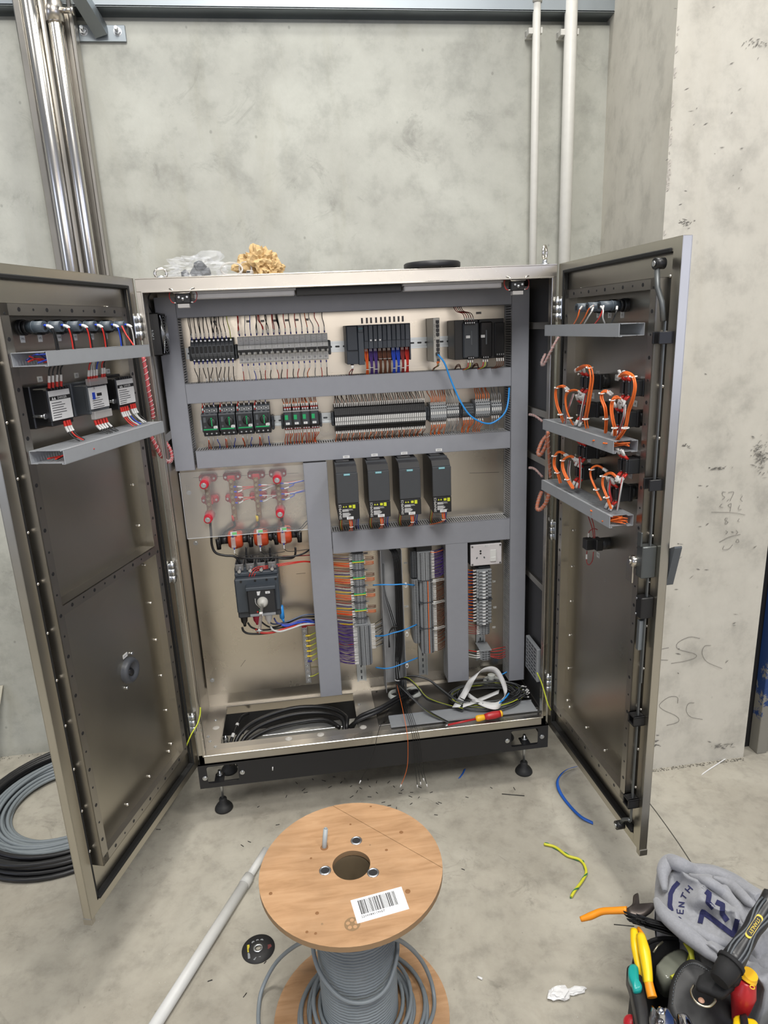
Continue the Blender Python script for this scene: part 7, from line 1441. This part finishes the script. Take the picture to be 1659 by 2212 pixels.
# handle grip with badge
t = thing('hand_tool', 'thick black ribbed handle with yellow badge across the tool bag', 'handle', onZ(1610, 2010, .38)); a = onZ(1579, 2080, .37); b = onZ(1658, 1955, .42); d = (b - a).normalized(); L = (b - a).length
rs = [.022, .022, .0205, .019, .019, .0175, .0175, .0195, .0205, .019, .019, .019, .0205]; m = M(); k = len(rs); m.tube([a + d * (L * 1.15 * i / (k - 1)) for i in range(k)], 0, 10, rs=rs); build('grip_body', m, plain('grip_black', (.022, .022, .024), .35), t)
up = Vector((0, 0, 1)); tv = (CAM - (a + b) / 2).normalized(); tv = (tv - d * tv.dot(d)).normalized(); sv = d.cross(tv)
for s in (-.012, -.007, .007, .012): m = M(); m.tube([a + d * (L * f) + tv * (.0185 if abs(s) < .01 else .0150) + sv * s * (1 + .3 * sin(f * 9)) for f in [j / 12 for j in range(0, 13)]], .0022, 6); build('grip_rib', m, MID, t)
cc = a + d * L * .56 + tv * .0205; m = M(); q = []
for s in range(20): an = 2 * pi * s / 20; q.append(cc + d * (.0225 * (1 if cos(an) > 0 else -1) + .006 * cos(an)) + sv * .0065 * sin(an))
m.add(q + [p - tv * .003 for p in q], [list(range(20))] + [(i, (i + 1) % 20, 20 + (i + 1) % 20, 20 + i) for i in range(20)]); bd = build('badge_rim', m, plain('badge_yellow', (.72, .50, .03), .4), t)
m = M(); m.add([cc + tv * .0006 + (p - cc) * .84 for p in q], [list(range(20))]); build('badge_field', m, INK, bd, False); text('STANLEY', .0092, cc + tv * .0010, -d, tv.cross(-d), plain('badge_letter', (.80, .58, .05), .4), bd, ex=.0004)
m = M(); m.tube([a - d * .004, a + d * .004], 0, 18, rs=[.026, .026]); m.tube([a - d * .045, a - d * .02, a - d * .002], 0, 14, rs=[.018, .022, .023]); build('end_cuff', m, FAB, t)
# cloth
from mathutils import noise as NS
def zc(x, y):
    # height of the crumpled sweatshirt at a place of its outline; folds run from the hood down to the right
    s = (x - 1420) * .50 - (y - 1850) * .87; q = (x - 1420) * .87 + (y - 1850) * .50; w_ = NS.noise(Vector((x / 55, y / 55, 1)))
    f = abs(sin(s / 27 + 1.5 * w_ + q / 190)) ; g = NS.noise(Vector((x / 20, y / 38, 5)))
    return .280 + .040 * (1 - f) + .014 * g + .00012 * (x - 1500)
CO = [(1416, 1985), (1414, 1930), (1420, 1880), (1436, 1852), (1460, 1852), (1490, 1863), (1540, 1868), (1590, 1888), (1640, 1920), (1700, 1950), (1730, 2030), (1700, 2120), (1659, 2140), (1625, 2110), (1590, 2085), (1555, 2082), (1520, 2060), (1470, 2020), (1435, 1990)]
CS = [Vector((x, y, 0)) for x, y in CO]; CS = spline(CS + [CS[0]], 5)[:-1]; k = len(CS); cp = Vector((1575, 1975, 0)); NR_ = 26; m = M(); v = []
def cz(x, y, r): return zc(x, y) - .045 * max(0, r - .82) / .18
for i in range(NR_ + 1):
    r = i / NR_
    for p in CS: q = cp.lerp(p, r); v.append(onZ(q.x, q.y, cz(q.x, q.y, r)))
for (s, dz) in ((.99, -.05), (.93, -.11), (.80, -.20)):
    for p in CS:
        q = onZ(p.x, p.y, cz(p.x, p.y, 1)); c0_ = onZ(cp.x, cp.y, q.z); e = c0_.lerp(q, s); e.z = max(.02, q.z + dz); v.append(e)
f = []
for i in range(NR_ + 3): f += [(i * k + j, i * k + (j + 1) % k, (i + 1) * k + (j + 1) % k, (i + 1) * k + j) for j in range(k)]
m.add(v, f, 0, True)
def clothmat():
    m_, nt, b = nmat('grey_marl'); n = noise(nt, mapping(nt), 160, 4, .7); n2 = noise(nt, mapping(nt), 14, 3)
    c = mix(nt, (.21, .215, .235), (.34, .345, .37), n.outputs['Fac']); nt.links.new(c, b.inputs['Base Color']); b.inputs['Roughness'].default_value = .95; b.inputs['Sheen Weight'].default_value = .3
    bp = nt.nodes.new('ShaderNodeBump'); bp.inputs['Strength'].default_value = .25; bp.inputs['Distance'].default_value = .002; nt.links.new(n.outputs['Fac'], bp.inputs['Height']); nt.links.new(bp.outputs[0], b.inputs['Normal']); return m_
CL = clothmat(); sw = thing('grey_sweatshirt', 'grey marl sweatshirt with navy print heaped on the tool bag', 'sweatshirt', onZ(1540, 1950, .2)); shell = build('cloth', m, CL, sw); shell.data.polygons.foreach_set('use_smooth', [True] * len(shell.data.polygons))
def roll(pix, rs, zoff, nm_='cloth_fold'):
    P = [onZ(x, y, zc(x, y) + zoff) for x, y in pix]; P = spline(P, 6); R_ = []
    for i in range(len(P)): f_ = i / (len(P) - 1) * (len(rs) - 1); j = min(int(f_), len(rs) - 2); R_.append(rs[j] + (rs[j + 1] - rs[j]) * (f_ - j))
    build(nm_, M().tube(P, 0, 12, rs=R_), CL, sw)
roll([(1436, 1925), (1432, 1885), (1445, 1862), (1470, 1868), (1500, 1882), (1540, 1886), (1585, 1905), (1640, 1940)], [.006, .016, .018, .018, .016, .014, .010], .004)
roll([(1490, 1890), (1530, 1905), (1570, 1935), (1600, 1975), (1612, 2000)], [.004, .012, .014, .010, .003], .004)
roll([(1540, 1895), (1580, 1912), (1615, 1945), (1632, 1962)], [.004, .013, .012, .004], .004)
roll([(1418, 1945), (1435, 1975), (1480, 2015), (1530, 2055), (1560, 2080)], [.008, .016, .018, .015, .006], -.004); roll([(1436, 1962), (1480, 1995), (1540, 2030), (1590, 2042)], [.003, .011, .012, .003], .000)
roll([(1620, 2060), (1650, 2085), (1690, 2090)], [.012, .022, .020], -.01)
NAV = plain('navy_print', (.018, .020, .085), .85)
def cs(L): return [(1340 + .1923 * a, 1820 + .1923 * b) for a, b in L]
def stroke(L, w_, nm_='print_stroke'):
    pts = cs(L); W2 = w_ * .1923 / 2; m = M(); P = []
    for i in range(len(pts) - 1):
        a_, b_ = pts[i], pts[i + 1]; n_ = max(2, int(math.hypot(b_[0] - a_[0], b_[1] - a_[1]) / 2)); P += [(a_[0] + (b_[0] - a_[0]) * j / n_, a_[1] + (b_[1] - a_[1]) * j / n_) for j in range(n_)]
    P.append(pts[-1]); vs = []
    for i, (x, y) in enumerate(P):
        a_, b_ = P[max(0, i - 1)], P[min(len(P) - 1, i + 1)]; dx, dy = b_[0] - a_[0], b_[1] - a_[1]; l_ = math.hypot(dx, dy) or 1
        for s in (-1, 0, 1): X2, Y2 = x - dy / l_ * W2 * s, y + dx / l_ * W2 * s; vs.append(onZ(X2, Y2, zc(X2, Y2) + .0022))
    m.add(vs, [(i * 3 + j, i * 3 + j + 1, i * 3 + 4 + j, i * 3 + 3 + j) for i in range(len(P) - 1) for j in (0, 1)]); build(nm_, m, NAV, sw, False)
for L, w_ in (([(655, 445), (600, 505), (565, 575), (560, 650), (555, 700), (575, 770)], 52), ([(960, 545), (1000, 575), (985, 670), (1045, 740)], 58), ([(1075, 665), (1150, 700), (1145, 800), (1205, 880)], 58), ([(895, 905), (925, 775), (1270, 1040), (1315, 860)], 58),
    ([(636, 745), (640, 790), (705, 798), (708, 755)], 13), ([(671, 794), (669, 755)], 13), ([(722, 722), (655, 714), (722, 676), (655, 668)], 13), ([(740, 625), (690, 583)], 13), ([(680, 610), (705, 555)], 13), ([(760, 480), (815, 530)], 13), ([(725, 515), (780, 565)], 13), ([(788, 503), (752, 540)], 13), ([(650, 835), (700, 850)], 12)): stroke(L, w_)
# tools in the bag
def tube_tool(lab, cat, nm, pix, rs, mat, par=None, n=12):
    P = spline([onZ(*p) for p in pix], 5); R_ = []
    for i in range(len(P)): f_ = i / (len(P) - 1) * (len(rs) - 1); j = min(int(f_), len(rs) - 2); R_.append(rs[j] + (rs[j + 1] - rs[j]) * (f_ - j))
    return build(nm, M().tube(P, 0, n, rs=R_), mat, par)
HO = plain('handle_orange', (.90, .30, .01), .4); HY = plain('handle_yellow', (.92, .60, .01), .35); HT = plain('handle_teal', (.01, .33, .30), .3); JAW = plain('worn_jaw', (.13, .11, .10), .45, .8)
t = thing('side_cutters', 'orange-handled side cutters with worn jaws sticking out left of the cloth', 'cutters', onZ(1340, 1975, .24)); tube_tool('', '', 'orange_handle', [(1254, 1986, .20), (1275, 1979, .21), (1300, 1969, .225), (1330, 1967, .24), (1355, 1966, .25)], [.006, .0085, .008, .008, .0085], HO, t)
slab([(1354, 1962), (1366, 1952), (1368, 1935), (1378, 1929), (1379, 1938), (1374, 1950), (1388, 1962), (1402, 1956), (1416, 1952), (1405, 1968), (1385, 1978), (1360, 1976)], .262, .008, JAW, 'jaws', t)
t = thing('zip_ties', 'bundle of long black cable ties tucked under the cloth', 'cable ties', onZ(1420, 1995, .28))
for q in range(40):
    o = J(14); s0 = rnd.uniform(1346, 1405); a_ = onZ(s0, 1970 + (s0 - 1348) * .36 + o * .75 + 6, .300 + J(.008)); b_ = onZ(1478 + J(8), 2016 + o * .8, .262 + J(.006)); build('cable_tie', ribbon([a_, a_.lerp(b_, .5) + Vector((0, 0, J(.004))), b_], [(-.3, .9, J(.6)), (-.3, .9, J(.6))], .0026, .0006), BLACK, t, False)
build('cable_tie', M().tube([onZ(1326, 1997, .27), onZ(1370, 2001, .28)], .0010, 4), BLACK, t)
t = thing('yellow_pliers', 'pliers with long yellow handles turning orange at the ends', 'pliers', onZ(1390, 2080, .26)); tube_tool('', '', 'rear_handle', [(1370, 2010, .29), (1372, 2045, .285), (1380, 2090, .27), (1386, 2120, .25)], [.009, .009, .007, .005], HY, t); tube_tool('', '', 'front_handle', [(1384, 2020, .305), (1392, 2055, .30), (1398, 2095, .29), (1401, 2125, .28)], [.0095, .0125, .0105, .009], HY, t); tube_tool('', '', 'orange_end', [(1401, 2122, .281), (1405, 2140, .275), (1409, 2155, .27)], [.009, .0095, .010], HO, t)
build('orange_edge', M().tube([onZ(1379, 2005, .296), onZ(1388, 2018, .30), onZ(1391, 2030, .298)], .004, 8), HO, t)
t = thing('teal_knife', 'black knife handle with teal top standing in the bag side pocket', 'knife', onZ(1372, 2110, .25)); slab([(1357, 2092), (1362, 2083), (1373, 2083), (1379, 2092), (1381, 2118), (1387, 2130), (1384, 2138), (1370, 2138), (1365, 2125), (1358, 2108)], .275, .014, HT, 'teal_insert', t); slab([(1354, 2104), (1356, 2088), (1378, 2078), (1384, 2094), (1390, 2128), (1400, 2180), (1405, 2240), (1385, 2240), (1372, 2180), (1362, 2130)], .262, .030, LEA, 'knife_body', t)
t = thing('grip_screwdriver', 'fat red screwdriver handle with yellow end cap beside the leather flap', 'screwdriver', onZ(1612, 2140, .3)); tube_tool('', '', 'red_grip', [(1613, 2115, .33), (1606, 2145, .30), (1600, 2175, .26), (1592, 2205, .22)], [.0175, .0235, .018, .010], SDR, t, 16); tube_tool('', '', 'yellow_cap', [(1621, 2103, .345), (1617, 2110, .336), (1614, 2117, .33)], [.0145, .0165, .0168], SDY, t, 16); tube_tool('', '', 'yellow_guard', [(1606, 2180, .262), (1612, 2190, .255)], [.006, .007], SDY, t)
p = onZ(1625, 2133, .338); m = M(); m.lathe([(.0032, .0), (.0032, .0012), (.0048, .0012), (.0048, 0)], p, n=16); build('round_mark', m, SDY, t)
t = thing('clear_box', 'small clear grey box with yellow tape inside the bag opening', 'box', onZ(1450, 2080, .2)); slab([(1418, 2086), (1440, 2062), (1470, 2050), (1486, 2062), (1478, 2090), (1462, 2112), (1440, 2116), (1428, 2106)], .225, .05, plain('smoky_plastic', (.20, .21, .17), .2, al=.9), 'box_body', t)
tube_tool('', '', 'yellow_tape', [(1484, 2030, .24), (1494, 2052, .24), (1486, 2080, .235), (1468, 2100, .23), (1450, 2112, .23)], [.004, .006, .004, .003, .004], plain('acid_yellow', (.58, .58, .05), .45), t)
tag(build('yellow_webbing', ribbon([onZ(1480, 2035, .26), onZ(1492, 2055, .265), onZ(1497, 2080, .25)], [(.9, .2, .2), (.9, .2, .2)], .006), bpy.data.materials['acid_yellow'], None, True), 'yellow webbing strip showing between cloth and leather flap', 'strap')
tag(build('metal_pick', M().tube([onZ(1411, 2058, .23), onZ(1420, 2044, .235), onZ(1432, 2034, .24)], .0022, 7), plain('pale_metal', (.55, .52, .40), .35, .9)), 'thin pale metal pick lying inside the bag opening', 'tool')
CHR = plain('chrome', (.72, .72, .74), .10, 1)
t = thing('chrome_pliers', 'bright chrome pliers in the front pocket of the bag', 'pliers', onZ(1440, 2200, .26)); slab([(1402, 2200), (1408, 2172), (1415, 2190), (1428, 2180), (1440, 2176), (1452, 2190), (1462, 2212), (1455, 2240), (1410, 2235)], .275, .012, CHR, 'jaws', t); p = onZ(1428, 2185, .292); m = M(); m.lathe([(0, .008), (.006, .006), (.008, 0)], p, n=18); build('pivot', m, CHR, t); slab([(1463, 2190), (1478, 2188), (1490, 2200), (1500, 2230), (1480, 2240), (1468, 2215)], .27, .01, CHR, 'second_jaw', t)
tag(build('red_tool', crumple(onZ(1364, 2203, .2).x, onZ(1364, 2203, .2).y, .19, .016, .016, .016, 2, .0, 3), plain('red_knob', (.5, .02, .03), .25)), 'shiny red round tool end at the left side of the bag', 'tool')
t = thing('orange_tool', 'black and orange-yellow tool body at the bottom edge of the bag', 'tool', onZ(1610, 2220, .25)); slab([(1584, 2200), (1590, 2194), (1602, 2196), (1606, 2225), (1604, 2260), (1585, 2250)], .275, .03, HY, 'orange_side', t); slab([(1612, 2198), (1632, 2204), (1642, 2225), (1640, 2260), (1614, 2260)], .275, .03, HY, 'orange_side', t); slab([(1598, 2192), (1614, 2194), (1620, 2260), (1604, 2260)], .284, .03, BLACK, 'black_band', t)
